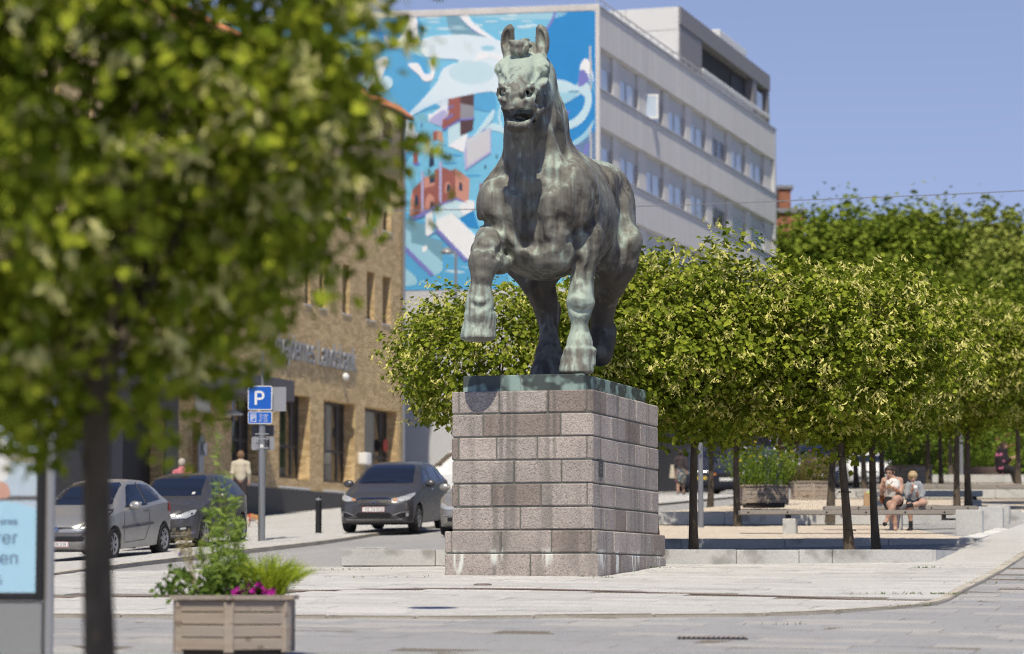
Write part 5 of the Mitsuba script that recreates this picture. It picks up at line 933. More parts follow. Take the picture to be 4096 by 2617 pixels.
c.on('lower_grille', [(-.40, .39), (-.36, .33), (.36, .33), (.40, .39), (.34, .44), (-.34, .44)], 'front', 'm_black', .008); c.both('fog_recess', [(.46, .39), (.60, .44), (.74, .45), (.74, .35), (.58, .335)], 'front', 'm_black', off=.008); c.both('fog_trim', [(.42, .385), (.60, .455), (.75, .465), (.75, .45), (.60, .438), (.46, .385)], 'front', 'm_alu', off=.014); c.both('fog_light', [(.69, .36), (.735, .36), (.735, .43), (.69, .43)], 'front', 'm_lamp', off=.016); c.on('lip', [(-.62, .285), (.62, .285), (.60, .31), (-.60, .31)], 'front', 'm_alu', .012)
c.plate('CE 74 016', .51); c.mirror(1.42, 1.05, 'm_paint_slate')
for x in ((1.15, .3), (2.05, 1.05), (2.98, 1.1)): c.line([(x[0], .32), (x[0] + .02, 1.03)], 'right')
c.line([(1.2, .62), (3.5, .86)], 'right', .02, 'm_paint_slate', 'crease'); c.both('door_handle', [(1.82, .90), (1.98, .91), (1.98, .935), (1.82, .925)], 'side', 'm_chrome', off=.02); c.both('door_handle', [(2.72, .96), (2.88, .97), (2.88, .995), (2.72, .985)], 'side', 'm_chrome', off=.02); c.both('tail_light', [(3.62, .86), (3.86, .88), (3.84, 1.12), (3.70, 1.10)], 'side', 'm_red', off=.01); c.on('wiper', [(-.5, 1.075), (.2, 1.10), (.2, 1.112), (-.5, 1.087)], 'front', 'm_black', .016)
P206 = [(0, .40, .55, .60, .42, .3), (.04, .26, .58, .66, .60, .42), (.15, .21, .66, .74, .73, .55), (.35, .19, .74, .82, .80, .62), (.7, .18, .82, .90, .82, .64), (1.0, .18, .87, .96, .825, .64), (1.25, .18, .90, 1.10, .825, .61), (1.6, .18, .92, 1.28, .825, .57), (1.95, .18, .93, 1.39, .825, .54), (2.4, .18, .95, 1.43, .825, .53), (2.9, .19, .98, 1.40, .82, .52), (3.25, .21, 1.0, 1.32, .80, .51), (3.55, .26, .98, 1.12, .76, .52), (3.72, .30, .88, .94, .72, .52), (3.83, .40, .66, .72, .60, .45)]
c = Car('parked_car', 'light grey three door hatchback with an open side window behind the near tree trunk', WX_(226, 53.2), 15, P206, 'm_paint_grey', (.75, 3.19), .295)
c.on('windscreen', [(-.60, .99), (.60, .99), (.50, 1.32), (.42, 1.37), (-.42, 1.37), (-.50, 1.32)], 'front', 'm_car_glass'); c.both('side_window', [(1.40, .95), (2.30, .97), (2.30, 1.33), (1.95, 1.33), (1.82, 1.28)], 'side', 'm_car_glass'); c.both('side_window', [(2.40, .985), (3.05, 1.03), (3.1, 1.1), (2.9, 1.31), (2.40, 1.335)], 'side', 'm_car_glass'); c.both('window_frame', [(1.32, .935), (2.36, .955), (2.36, 1.36), (2.33, 1.36), (2.33, .975), (1.36, .955)], 'side', 'm_black', off=.009)
c.both('headlight', [(.30, .575), (.45, .60), (.70, .71), (.765, .72), (.73, .64), (.60, .565), (.42, .545)], 'front', 'm_lamp', off=.01); c.on('grille', [(-.5, .37), (.5, .37), (.56, .43), (.5, .46), (-.5, .46), (-.56, .43)], 'front', 'm_black', .008); c.on('bumper_strip', [(-.72, .47), (.72, .47), (.72, .53), (-.72, .53)], 'front', 'm_panel_dark', .014); c.on('bonnet_slot', [(-.34, .60), (.34, .60), (.30, .615), (-.30, .615)], 'front', 'm_black', .012); c.on('emblem', [(-.08, .555), (-.03, .58), (.0, .63), (.05, .61), (.07, .56), (.03, .575), (.02, .54), (-.02, .57), (-.05, .54)], 'front', 'm_chrome', .02)
c.plate('31 828', .32); c.mirror(1.5, .96, 'm_paint_grey'); c.both('rub_strip', [(1.1, .55), (2.55, .59), (2.55, .635), (1.1, .60)], 'side', 'm_panel_dark', off=.016)
c.line([(2.36, .96), (2.40, .6), (2.2, .32), (1.2, .30)], 'right'); c.line([(1.18, .32), (1.2, .9)], 'right'); c.both('door_handle', [(2.12, .83), (2.28, .835), (2.28, .86), (2.12, .855)], 'side', 'm_panel_dark', off=.02); c.both('tail_light', [(3.42, .80), (3.68, .80), (3.62, .98), (3.48, .98)], 'side', 'm_red', off=.01); c.line([(.4, .76), (.95, .91)], 'right', .012)
POLO = [(0, .40, .58, .64, .44, .32), (.04, .26, .62, .70, .62, .45), (.15, .21, .70, .80, .75, .56), (.35, .19, .77, .86, .82, .63), (.7, .18, .85, .94, .84, .66), (1.0, .18, .90, 1.0, .845, .66), (1.3, .18, .93, 1.17, .845, .63), (1.65, .18, .95, 1.34, .845, .59), (2.0, .18, .96, 1.43, .845, .57), (2.5, .18, .98, 1.46, .845, .56), (3.1, .19, 1.01, 1.43, .84, .55), (3.5, .22, 1.03, 1.34, .81, .54), (3.75, .28, .98, 1.10, .77, .54), (3.9, .32, .86, .92, .73, .52), (3.97, .42, .66, .72, .62, .46)]
c = Car('parked_car', 'dark grey hatchback parked behind the light grey one, half hidden by the planter plants', WX_(612, 58.4), 12, POLO, 'm_paint_slate', (.8, 3.27), .305)
c.on('windscreen', [(-.62, 1.03), (.62, 1.03), (.52, 1.36), (.44, 1.41), (-.44, 1.41), (-.52, 1.36)], 'front', 'm_car_glass'); c.both('side_window', [(1.42, .98), (2.05, .99), (2.08, 1.36), (1.9, 1.34)], 'side', 'm_car_glass'); c.both('side_window', [(2.15, 1.0), (2.9, 1.03), (2.85, 1.36), (2.15, 1.37)], 'side', 'm_car_glass'); c.both('headlight', [(.34, .63), (.50, .66), (.72, .76), (.79, .77), (.77, .68), (.66, .61), (.40, .60)], 'front', 'm_lamp', off=.01); c.on('grille', [(-.33, .60), (.33, .60), (.33, .665), (-.33, .665)], 'front', 'm_black', .008)
for z in (.61, .64): c.on('grille_bar', [(-.32, z), (.32, z), (.32, z + .01), (-.32, z + .01)], 'front', 'm_chrome', .014)
c.on('lower_grille', [(-.40, .34), (.40, .34), (.36, .44), (-.36, .44)], 'front', 'm_black', .008); c.both('fog_recess', [(.46, .35), (.74, .37), (.74, .46), (.50, .44)], 'front', 'm_black', off=.008); c.both('fog_light', [(.56, .39), (.66, .40), (.66, .44), (.56, .43)], 'front', 'm_lamp', off=.015); c.on('lip', [(-.66, .27), (.66, .27), (.66, .295), (-.66, .295)], 'front', 'm_alu', .012); c.mirror(1.5, 1.0, 'm_paint_slate'); th = np.linspace(0, 2 * np.pi, 16, endpoint=False); c.on('emblem', list(zip(.06 * np.cos(th), .635 + .06 * np.sin(th))), 'front', 'm_chrome', .02); c.line([(1.2, .32), (1.22, .94)], 'right'); c.line([(2.1, .32), (2.1, .98)], 'right'); c.both('door_handle', [(1.85, .87), (2.0, .875), (2.0, .90), (1.85, .895)], 'side', 'm_paint_slate', off=.02); c.on('parking_disc', [(.44, 1.05), (.50, 1.05), (.50, 1.09), (.44, 1.09)], 'front', 'm_off_white', .012)
SEDAN = [(0, .40, .56, .62, .46, .34), (.05, .26, .60, .68, .66, .48), (.18, .21, .68, .77, .79, .6), (.5, .19, .78, .86, .86, .68), (1.0, .18, .86, .94, .875, .7), (1.35, .18, .90, 1.03, .875, .68), (1.75, .18, .92, 1.24, .875, .61), (2.15, .18, .93, 1.38, .875, .57), (2.7, .18, .95, 1.42, .875, .56), (3.3, .19, .97, 1.36, .87, .56), (3.7, .2, .98, 1.18, .86, .6), (4.0, .22, .97, 1.06, .84, .66), (4.35, .28, .93, .98, .79, .62), (4.5, .42, .75, .8, .66, .5)]
def plain_car(label, pos, al, st, paint, axles, name='parked_car', plate=None, z0=-.03):
    c = Car(name, label, pos, al, st, paint, axles, .31, z0); c.on('windscreen', [(-.62, .99), (.62, .99), (.52, 1.30), (-.52, 1.30)], 'front', 'm_car_glass'); c.both('side_window', [(1.7, .98), (2.4, .99), (2.4, 1.31), (2.1, 1.29)], 'side', 'm_car_glass'); c.both('side_window', [(2.5, 1.0), (3.3, 1.02), (3.1, 1.30), (2.5, 1.32)], 'side', 'm_car_glass')
    c.both('headlight', [(.42, .60), (.62, .63), (.76, .70), (.79, .66), (.76, .58), (.60, .555), (.44, .56)], 'front', 'm_lamp', off=.012); c.on('grille', [(-.36, .56), (.36, .56), (.34, .65), (-.34, .65)], 'front', 'm_black', .008); c.on('lower_grille', [(-.62, .32), (.62, .32), (.62, .40), (-.62, .40)], 'front', 'm_black', .008); c.on('bumper_strip', [(-.70, .43), (.70, .43), (.70, .46), (-.70, .46)], 'front', 'm_alu', .012); c.mirror(1.75, 1.0, paint); c.line([(1.5, .3), (1.52, .92)], 'right'); c.line([(2.45, .3), (2.45, .95)], 'right')
    if plate: k, x = c.plate(*plate)
    return c
plain_car('pale silver car mostly hidden behind the left edge of the pedestal', WX_(1908, 61.5), 8, SEDAN, 'm_paint_silver', (.85, 3.5))
SUV = [(a, b + .02, cc * 1.18, d * 1.18, e * 1.04, f * 1.08) for a, b, cc, d, e, f in JAZZ]
def suv(label, pos, al, paint, ind=True, yellow=False):
    c = Car('parked_car', label, pos, al, SUV, paint, (.85, 3.3), .34, -.03); c.on('windscreen', [(-.64, 1.25), (.64, 1.25), (.54, 1.68), (-.54, 1.68)], 'front', 'm_car_glass'); c.both('side_window', [(1.35, 1.24), (2.05, 1.25), (2.05, 1.64), (1.85, 1.62)], 'side', 'm_car_glass'); c.both('side_window', [(2.15, 1.26), (3.1, 1.30), (3.0, 1.64), (2.15, 1.66)], 'side', 'm_car_glass'); c.both('headlight', [(.44, .78), (.62, .80), (.80, .92), (.80, .80), (.66, .74), (.46, .74)], 'front', 'm_lamp', off=.012)
    if ind: c.both('indicator', [(.40, .74), (.56, .74), (.56, .80), (.40, .79)], 'front', 'm_orange', off=.016)
    c.on('grille', [(-.36, .68), (.36, .68), (.36, .82), (-.36, .82)], 'front', 'm_black', .008); c.on('chrome_bar', [(-.4, .83), (.4, .83), (.4, .855), (-.4, .855)], 'front', 'm_chrome', .014); c.mirror(1.5, 1.26, paint); c.on('number_plate', [(-.26, .52), (.26, .52), (.26, .63), (-.26, .63)], 'front', 'm_yellow' if yellow else 'm_white', .02); return c
suv('black car with a yellow number plate parked far up the street right of the pedestal', WX_(2800, 119), 6, 'm_paint_navy', False, True); suv('black car with orange indicators parked beside the shaded planter', WX_(2905, 111), 26, 'm_paint_navy'); suv('dark blue car facing the camera behind the sunlit planter', WX_(3272, 117), 3, 'm_paint_navy', False); plain_car('white car parked far behind the pale leaning trunk', WX_(3475, 122), 4, SEDAN, 'm_paint_white', (.85, 3.5))
VAN = [(0, .42, .7, .8, .55, .4), (.05, .3, .8, .95, .75, .55), (.25, .24, .95, 1.1, .88, .7), (.7, .22, 1.1, 1.24, .94, .78), (1.0, .22, 1.16, 1.42, .95, .80), (1.5, .22, 1.18, 1.86, .95, .82), (1.9, .22, 1.18, 2.0, .95, .83), (4.8, .22, 1.2, 2.02, .95, .84), (5.1, .3, 1.2, 1.95, .92, .82), (5.18, .4, 1.2, 1.85, .9, .8)]
p = WX_(1610, 83.0); c = Car('delivery_van', 'plain white van parked broadside behind the dark grey hatchback', p, 78, VAN, 'm_paint_white', (.95, 4.0), .33, 0.); c.both('side_window', [(1.3, 1.28), (2.0, 1.28), (2.0, 1.78), (1.75, 1.78), (1.5, 1.6)], 'side', 'm_car_glass'); c.on('windscreen', [(-.7, 1.36), (.7, 1.36), (.66, 1.76), (-.66, 1.76)], 'front', 'm_car_glass'); c.mirror(1.45, 1.28, 'm_black'); c.line([(2.1, .4), (2.1, 1.9)], 'right', .02, 'm_frame_grey'); c.line([(3.3, .4), (3.3, 1.9)], 'right', .02, 'm_frame_grey'); c.both('headlight', [(.5, .86), (.8, .9), (.82, 1.02), (.56, .98)], 'front', 'm_lamp', off=.012)
# ---------------------------------------------------------------- planters and their plants
def strips(rng, bases, dirs, L, w, n=5, droop=.5):
    "curved tapering blades"
    m = len(bases); t = np.linspace(0, 1, n); D = dirs / np.linalg.norm(dirs, axis=1, keepdims=True); s = np.cross(D, rng.normal(size=(m, 3))); s /= np.linalg.norm(s, axis=1, keepdims=True); V = []
    for q in t: c = bases + D * L * q - UP * (droop * L * q * q); ww = w * (1 - q) ** .7 * (.5 + q if q < .5 else 1); V += [c - s * ww, c + s * ww]
    V = np.stack(V, 1); F = np.array([[2 * i, 2 * i + 1, 2 * i + 3] for i in range(n - 1)] + [[2 * i, 2 * i + 3, 2 * i + 2] for i in range(n - 1)]); return V.reshape(-1, 3), (F[None] + (np.arange(m) * 2 * n)[:, None, None]).reshape(-1, 3), 2 * n
class Plant:
    def __init__(s): s.V, s.F, s.C, s.n = [], [], [], 0
    def add(s, V, F, col): F = np.asarray(F); F = np.vstack([F[:, [0, 1, 2]], F[:, [0, 2, 3]]]) if F.shape[1] == 4 else F; s.V.append(V); s.F.append(F + s.n); s.n += len(V); s.C.append(np.broadcast_to(col, (len(V), 3)))
    def blades(s, rng, b, d, L, w, c0, c1, n=5, droop=.5): V, F, k = strips(rng, b, d, L, w, n, droop); m = rng.random((len(b), 1)); s.add(V, F, np.repeat(np.array(c0) * (1 - m) + np.array(c1) * m, k, 0))
    def leafs(s, rng, P, size, c0, c1, up=.6, shape=4): Nn = rng.normal(size=P.shape) + [0, -.3, up]; Nn /= np.linalg.norm(Nn, axis=1, keepdims=True); V, F, k = leaves(rng, P, Nn, size, shape); m = rng.random((len(P), 1)); s.add(V, F, np.repeat(np.array(c0) * (1 - m) + np.array(c1) * m, k, 0))
    def stem(s, pts, r, col): V, F = tube(pts, r, 5, False); s.add(V, F, col)
    def flowers(s, rng, P, r, c0, c1, petals=5):
        for p in P:
            a = rng.normal(size=3) + [0, -1.2, .9]; a /= np.linalg.norm(a); e = np.cross(a, [1, 0, .2]); e /= np.linalg.norm(e); f = np.cross(a, e); th = np.linspace(0, 2 * np.pi, petals * 4, endpoint=False); rr = r * (1 + .12 * np.cos(th * petals)) ; V = np.vstack([p, p + a * r * .35 + np.outer(np.cos(th) * rr, e) + np.outer(np.sin(th) * rr, f)]); m = len(th); s.add(V, [[0, 1 + i, 1 + (i + 1) % m] for i in range(m)], np.array(c0) + (np.array(c1) - c0) * rng.random())
    def put(s, name, label, cat, group=None): k = num(name); scene[k] = mikit.ply((np.vstack(s.V), np.vstack(s.F)), 'm_leaf', color=np.vstack(s.C)); return tag(k, label, cat, group)
def planter(label, p, R, H, rot, shade=False):
    k = thing('planter', label, 'planter', 'hexagonal wooden planters'); rng = np.random.default_rng(int(p[1] * 10)); wd = 'm_wood'
    ang = [rot + math.pi / 3 * i for i in range(6)]; C = [np.array([math.cos(a), math.sin(a), 0]) for a in ang]; nb = 4; h0 = .03
    for i in range(6):
        a, b = C[i] * R, C[(i + 1) % 6] * R; e = (b - a) / np.linalg.norm(b - a); o = np.array([e[1], -e[0], 0]); L = np.linalg.norm(b - a); f = lambda q, a=a, e=e, o=o: p + a + q[..., :1] * e + q[..., 1:2] * o + q[..., 2:3] * UP
        for r in range(nb): z0 = h0 + (H - h0) * r / nb; part(k, 'board', cbox(.035, L - .035, -.035, -.008 + rng.uniform(-.003, .003), z0 + .004, z0 + (H - h0) / nb - .004, .006, f), wd)
        part(k, 'rim', (f(np.array([[-.02, -.09, H], [L + .02, -.09, H], [L + .035, .03, H], [-.035, .03, H], [-.02, -.09, H + .035], [L + .02, -.09, H + .035], [L + .035, .03, H + .035], [-.035, .03, H + .035]])), BF), wd)
        t, n_ = np.array([-C[i][1], C[i][0], 0]), C[i]; g = lambda q, a=a, t=t, n_=n_: p + a + q[..., :1] * t + q[..., 1:2] * n_ + q[..., 2:3] * UP; part(k, 'corner_post', cbox(-.04, .04, -.05, .002, h0 - .02, H - .002, .008, g), wd)
    hexa = lambda r: [tuple((C[i] * r)[:2]) for i in range(6)]; part(k, 'soil', prism(hexa(R * .9), H * .3, H - .03, frame(p, np.array([1., 0, 0]), np.array([0, 1., 0]))), 'm_earth'); part(k, 'base', prism(hexa(R * .86), -.06, h0 + .03, frame(p, np.array([1., 0, 0]), np.array([0, 1., 0]))), 'm_wood_dark'); return k
c = W(938, 2628, 24.3); pl_ = np.array([c[0], 24.3, float(zg(c[0], 24.3)) + .01]); HP = W(938, 2384, 24.)[2] - pl_[2] - .03
planter('weathered wooden hexagonal planter close to the camera left of the pedestal', pl_, .525, HP, -math.pi / 2); sc_ = 24. / FPX
def pp(u, v, dy=0.): return W(u, v, 24.2 + dy)
rng = np.random.default_rng(301); q = Plant()          # tall leafy plant
STEMS = [((905, 2380), (890, 2150), (868, 1750)), ((880, 2380), (850, 2190), (836, 2040)), ((925, 2380), (940, 2180), (938, 2000)), ((900, 2380), (912, 2200), (898, 1900)), ((860, 2380), (872, 2210), (858, 1960)), ((940, 2380), (950, 2230), (962, 2090)), ((870, 2385), (820, 2290), (800, 2170)), ((890, 2385), (860, 2250), (905, 2040)), ((930, 2385), (965, 2290), (970, 2220))]
for st in STEMS:
    P = spline([pp(u, v, rng.uniform(-.05, .05) if i else 0) for i, (u, v) in enumerate(st)], 12, False); q.stem(P, np.linspace(.009, .003, len(P)), (.30, .33, .10))
    for j in range(3, len(P)):
        f = j / len(P); m = int(9 - 4 * f); b = np.repeat(P[j:j + 1], m, 0) + rng.normal(size=(m, 3)) * .012; th = rng.random(m) * 6.28; d = np.stack([np.cos(th), np.sin(th), rng.uniform(.1, 1.3, m)], 1); q.blades(rng, b, d, .115 - .04 * f, .0105, (.22, .34, .05), (.48, .62, .16), 4, .25)
q.put('tall_leafy_plant', 'tall bright green leafy plant rising from the near planter', 'plant')
q = Plant(); b = np.repeat(pp(1080, 2385)[None], 420, 0) + rng.normal(size=(420, 3)) * [.05, .05, .0]; th = rng.random(420) * 6.28; sp = rng.random(420) ** .6 * 1.0; d = np.stack([np.cos(th) * sp + .12, np.sin(th) * sp, np.ones(420)], 1); L = .52; q.blades(rng, b, d, L, .007, (.26, .36, .03), (.62, .72, .08), 6, .3); q.put('grass_clump', 'yellow green clump of thin grass at the right of the near planter', 'grass')
q = Plant(); P = np.array([pp(rng.uniform(690, 1040), rng.uniform(2230, 2390), rng.uniform(-.2, .2)) for _ in range(700)]); P = P[[(p[2] < pp(0, 2385)[2] + .25 * (.35 + meshkit.noise(p * 9))) for p in P]]; q.leafs(rng, P, .062, (.09, .16, .03), (.24, .34, .08), .8)
for u, v in ((672, 2330), (690, 2360), (640, 2352)): q.leafs(rng, np.array([pp(u + rng.normal() * 12, v + rng.normal() * 14) for _ in range(14)]), .06, (.08, .15, .03), (.16, .24, .06)); 
for u, v in ((690, 2340), (668, 2345)): q.stem([pp(760, 2385), pp(u, v)], .004, (.2, .25, .08))
q.put('geranium', 'low dark green leafy plants at the left of the near planter', 'plants'); labels['geranium']['kind'] = 'stuff'
q = Plant()
for i in range(16):
    u0, v0 = rng.uniform(745, 800), 2375; u1, v1 = rng.uniform(672, 830), rng.uniform(2115, 2230); P = spline([pp(u0, v0), pp((u0 * .45 + u1 * .55), (v0 + v1) / 2 - 20), pp(u1, v1)], 6, False); q.stem(P, .0022, (.42, .36, .20)); m = 22; q.leafs(rng, P[-1] + rng.normal(size=(m, 3)) * [.022, .02, .032] - [0, 0, .03], .02, (.36, .30, .14), (.58, .50, .28)); 
for u, v in ((773, 2132), (718, 2215), (786, 2236)): q.flowers(rng, [pp(u, v)] * 2, .013, (.22, .18, .55), (.35, .28, .7))
q.put('seed_stalks', 'thin brown seed heads on wispy stalks over the near planter', 'plant')
q = Plant(); P = [pp(u, v, -.18) for u, v in ((938, 2372), (950, 2362), (965, 2371), (985, 2366), (990, 2345), (1010, 2368), (1026, 2355), (1018, 2374), (1045, 2352), (1060, 2366), (1078, 2372), (968, 2352), (1090, 2368), (1034, 2340))]; q.flowers(rng, P, .030, (.42, .02, .30), (.66, .07, .48)); q.leafs(rng, np.array([pp(rng.uniform(925, 1100), rng.uniform(2350, 2385), -.12) for _ in range(70)]), .05, (.08, .15, .03), (.18, .27, .06)); q.flowers(rng, [pp(860, 2355, -.1), pp(848, 2368, -.1)], .022, (.4, .5, .06), (.5, .55, .1)); q.put('petunias', 'magenta petunias in the middle of the near planter', 'flowers'); labels['petunias']['kind'] = 'stuff'
def far_planter(label, u, v0, v1, d, w, plants):
    c = W(u, v1, d); g = np.array([c[0], d, c[2]]); R = w / FPX * d / 1.732; H = (v1 - v0) / FPX * d; planter(label, g, R, H, -math.pi / 2 + .08); return g + UP * H, R
def bushy(name, label, o, R, h, seed, c0, c1, dots=()):
    rng = np.random.default_rng(seed); q = Plant(); m = 260; r = np.sqrt(rng.random(m)) * R * .85; th = rng.random(m) * 6.28; b = o + np.stack([np.cos(th) * r, np.sin(th) * r, 0 * r], 1); d = np.stack([np.cos(th) * r * .9, np.sin(th) * r * .9, np.ones(m)], 1) + rng.normal(size=(m, 3)) * .14
    hh = h * (.6 + .4 * rng.random()); q.blades(rng, b, d, h, .008, c0, c1, 5, .12); f = rng.random((1500, 1)) ** .8; k = rng.integers(0, m, 1500); D = d[k] / np.linalg.norm(d[k], axis=1, keepdims=True); q.leafs(rng, b[k] + D * h * f - UP * .12 * h * f * f + rng.normal(size=(1500, 3)) * .03, .055, c0, c1)
    for n_, a, e, r_ in dots: k = rng.integers(0, m, n_); q.flowers(rng, b[k] + d[k] / np.linalg.norm(d[k], axis=1, keepdims=True) * h * rng.uniform(.5, 1.0, (n_, 1)) + rng.normal(size=(n_, 3)) * .05, r_, a, e)
    q.put(name, label, 'plant')
o, R = far_planter('dark weathered hexagonal planter standing in the shade behind the long bench', 3055, 1948, 2020, 66., 180, 0); bushy('flowering_plant', 'tall bright green plants with yellow and white flowers in the shaded planter', o, R * 1.15, 1.0, 1, (.12, .20, .025), (.30, .40, .06), ((16, (.75, .5, .03), (.8, .62, .1), .035), (18, (.75, .74, .8), (.8, .8, .8), .03), (10, (.3, .25, .6), (.45, .35, .7), .025)))
o, R = far_planter('sunlit pale wooden hexagonal planter with dry brown plants, right of the shaded planter', 3240, 1932, 2008, 78., 140, 0); bushy('flowering_plant', 'dry brown and green plants in the sunlit pale planter', o, R, .85, 2, (.13, .16, .04), (.32, .26, .10), ((14, (.35, .12, .4), (.5, .3, .65), .03), (10, (.45, .05, .3), (.6, .1, .4), .03)))
o, R = far_planter('dark planter behind the heads of the woman and the boy', 3645, 1868, 1960, 92., 150, 0); bushy('flowering_plant', 'green plants in the dark planter behind the seated woman and boy', o, R * 1.2, .95, 3, (.06, .10, .02), (.18, .25, .06), ((12, (.75, .55, .05), (.8, .65, .1), .035),))
# round bowl and hedge at the far right
c = W(3935, 1890, 104.); k = thing('plant_bowl', 'wide round rust brown plant bowl under the far trees at the right', 'planter'); part(k, 'bowl', lathe([(.0, -.55), (.45, -.55), (.9, -.1), (1.05, .15), (.95, .15), (.8, -.05), (0, -.05)], c, 24), 'm_drain', smooth=50); bushy('ornamental_grass', 'bright green grass in the round bowl under the far trees', c, 1.0, 1.05, 5, (.16, .25, .03), (.34, .45, .06))
for i, (u, w, lab) in enumerate(((3560, 5., 'bright green hedge far behind the trunks at the right'), (4010, 7., 'bright green hedge at the far right edge'))):
    V, F, col = crown(600 + i, (w, 1.2, 1.5), 9000, .16, 0, lump=90, flat=.9, greens=((.13, .2, .03), (.26, .36, .06)), lumpy=.16, spray=10); k = num('hedge'); p = GD(u, 128.); scene[k] = mikit.ply((V + p + [0, 0, 1.3], F), 'm_leaf', color=col); tag(k, lab, 'hedge')
# ---------------------------------------------------------------- benches, cubes and blocks
def stone_cube(label, u0, u1, v0, v1, d, name='concrete_cube', cat='concrete block'):
    a, b = W(u0, v0, d), W(u1, v1, d); w = b[0] - a[0]; f = frame([a[0], d, 0.], np.array([math.cos(.07), -math.sin(.07) * 0, 0]), np.array([.22, .975, 0])); k = num(name); scene[k] = mikit.ply(cbox(0, w, 0, w, b[2] - .05, a[2], .012, f), 'm_terrace'); return tag(k, label, cat)
stone_cube('grey concrete cube at the right end of the nearest bench', 3822, 3930, 2039, 2138, 54.2); stone_cube('grey concrete cube second from the front, at the end of the bench people sit on', 3913, 4012, 2027, 2117, 57.5); stone_cube('grey concrete cube third from the front, partly behind the second', 3950, 4038, 2019, 2109, 60.2); stone_cube('pale granite block end farther right beyond the three cubes', 4042, 4082, 2040, 2096, 62., 'granite_block', 'stone block')
def bench(label, u0, u1, v0, v1, d, bolts, posts=(), m='m_bench_wood', depth=.46, blk=.24):
    a, b = W(u0, v0, d), W(u1, v1, d); k = thing('bench', label, 'bench'); n = 3
    for i in range(n): part(k, 'plank', cbox(a[0], b[0], d + depth * i / n + .004, d + depth * (i + 1) / n - .004, b[2], a[2], .008), m)
    if bolts is not None:
        for u in np.arange(bolts[0], bolts[1], bolts[2]): x = W(u, v0, d)[0]; part(k, 'bolt', (lambda s: (s.vertices * [.019, .012, .019] + [x, d, (a[2] + b[2]) / 2], s.faces))(trimesh.creation.icosphere(1)), 'm_black')
    for u in posts:
        x = W(u, v0, d)[0]; zt_, zb_ = b[2] - .075, deckz(d) - .05; part(k, 'post', box(x - .05, x + .04, d + .1, d + .3, zt_ - .001, b[2]), 'm_black'); f = frame([x, d + .05, 0.], np.array([1., 0, 0]), np.array([.2, .98, 0])); part(k, 'support_block', cbox(-blk / 2, blk / 2, 0, .36, zb_, zt_, .01, f), 'm_terrace')
    return k
k = bench('long timber bench nearest the camera, ending at the first concrete cube', 2961, 3822, 2041, 2058, 55., (2993, 3800, 157), (3157,)); x = W(3775, 2060, 55.)[0]; x1 = W(3824, 2060, 55.)[0]; part(k, 'bracket', (lambda mb: [mb.m(box(x, x + .05, 55.05, 55.3, W(0, 2080, 55.)[2], W(0, 2058, 55.)[2])), mb.m(box(x + .05, x1, 55.05, 55.3, W(0, 2080, 55.)[2], W(0, 2073, 55.)[2]))] and mb.get())(MB()), 'm_black')
bench('timber bench that the woman and the boy sit on', 3300, 3913, 2024, 2040, 57.8, (3434, 3900, 146), (3582,)); k = bench('pale granite slab bench behind the seated woman and boy', 3429, 3932, 1963, 1986, 70., None, (3505, 3903), 'm_terrace', .42, .26); bench('far timber bench under the trees at the right', 3500, 4240, 1936, 1955, 77.5, (3748, 4200, 121), (3560, 4120))
k = thing('paper_bag', 'brown paper bag standing on the bench beside the woman', 'paper bag'); d = 57.9; a, b = W(3456, 1972, d), W(3483, 2024, d); mb = MB(); part(k, 'bag', (np.array([[a[0], d, b[2]], [b[0], d, b[2]], [b[0], d + .09, b[2]], [a[0], d + .09, b[2]], [a[0] - .004, d + .01, a[2]], [b[0] + .004, d + .015, a[2] - .01], [b[0], d + .075, a[2]], [a[0], d + .08, a[2] + .008]]), BF), 'm_kraft' if 'm_kraft' in scene else mat('kraft', (.46, .30, .17), .85)); part(k, 'napkin', (lambda s: (s.vertices * [.028, .02, .028] + [(a[0] * .35 + b[0] * .65), d + .04, a[2]], s.faces))(trimesh.creation.icosphere(2)), mat('lime', (.55, .75, .06), .7)); part(k, 'straw', tube([[a[0] + .02, d + .03, a[2] - .05], [a[0] + .03, d + .03, a[2] + .08]], .004, 5), 'm_orange')
# ---------------------------------------------------------------- parking sign, bollard, advertising panel
def text_on(parent, name, s, h, o, ex, m, ey=UP, centre=True, bold=False, w=None, off=.0):
    t = meshkit.text_mesh(s, h, .003, bold); b0, b1 = t.bounds; v = t.vertices.copy(); k = 1. if w is None else w / (b1[0] - b0[0]); v[:, 0] = (v[:, 0] - (b0[0] + b1[0]) / 2 * centre) * k; n = np.cross(ex, ey); return part(parent, name, (o + v[:, :1] * ex + v[:, 1:2] * ey + v[:, 2:3] * n, t.faces), m)
XX = np.array([1., 0, 0]); g = G(1046, 2170); d = g[1]; pxm = d / FPX
k = thing('parking_sign', 'blue parking sign with a smaller time plate on a thick grey post', 'sign')
part(k, 'post', tube([g - [0, 0, .2], [g[0], d, W(0, 1655, d)[2]], [g[0], d, W(0, 1650, d)[2]], [g[0], d, W(0, 1400, d)[2]]], [.073, .073, .034, .034], 14), 'm_steel', smooth=50)
def plate(u0, u1, v0, v1, dy, m, name, r=.04, border=None, label=None):
    a, b = W(u0, v0, d), W(u1, v1, d); f = lambda q: np.stack([q[..., 0], d + dy - q[..., 2], q[..., 1]], -1); s = part(k, name, prism(sbox(a[0] + r, b[2] + r, b[0] - r, a[2] - r).buffer(r), 0, .012, f), 'm_white' if border else m, label=label)
    if border: part(s, 'face', prism(sbox(a[0] + r, b[2] + r, b[0] - r, a[2] - r).buffer(r - border), .0122, .0145, f), m)
    return s, (a + b) / 2
s, c = plate(994, 1090, 1545, 1642, -.10, 'm_sign_blue', 'sign_plate', .04, .018, 'square blue plate with a white P'); text_on(s, 'letter', 'P', .27, np.array([c[0] - .01, d - .1155, c[2] - .13]), XX, 'm_white', bold=True)
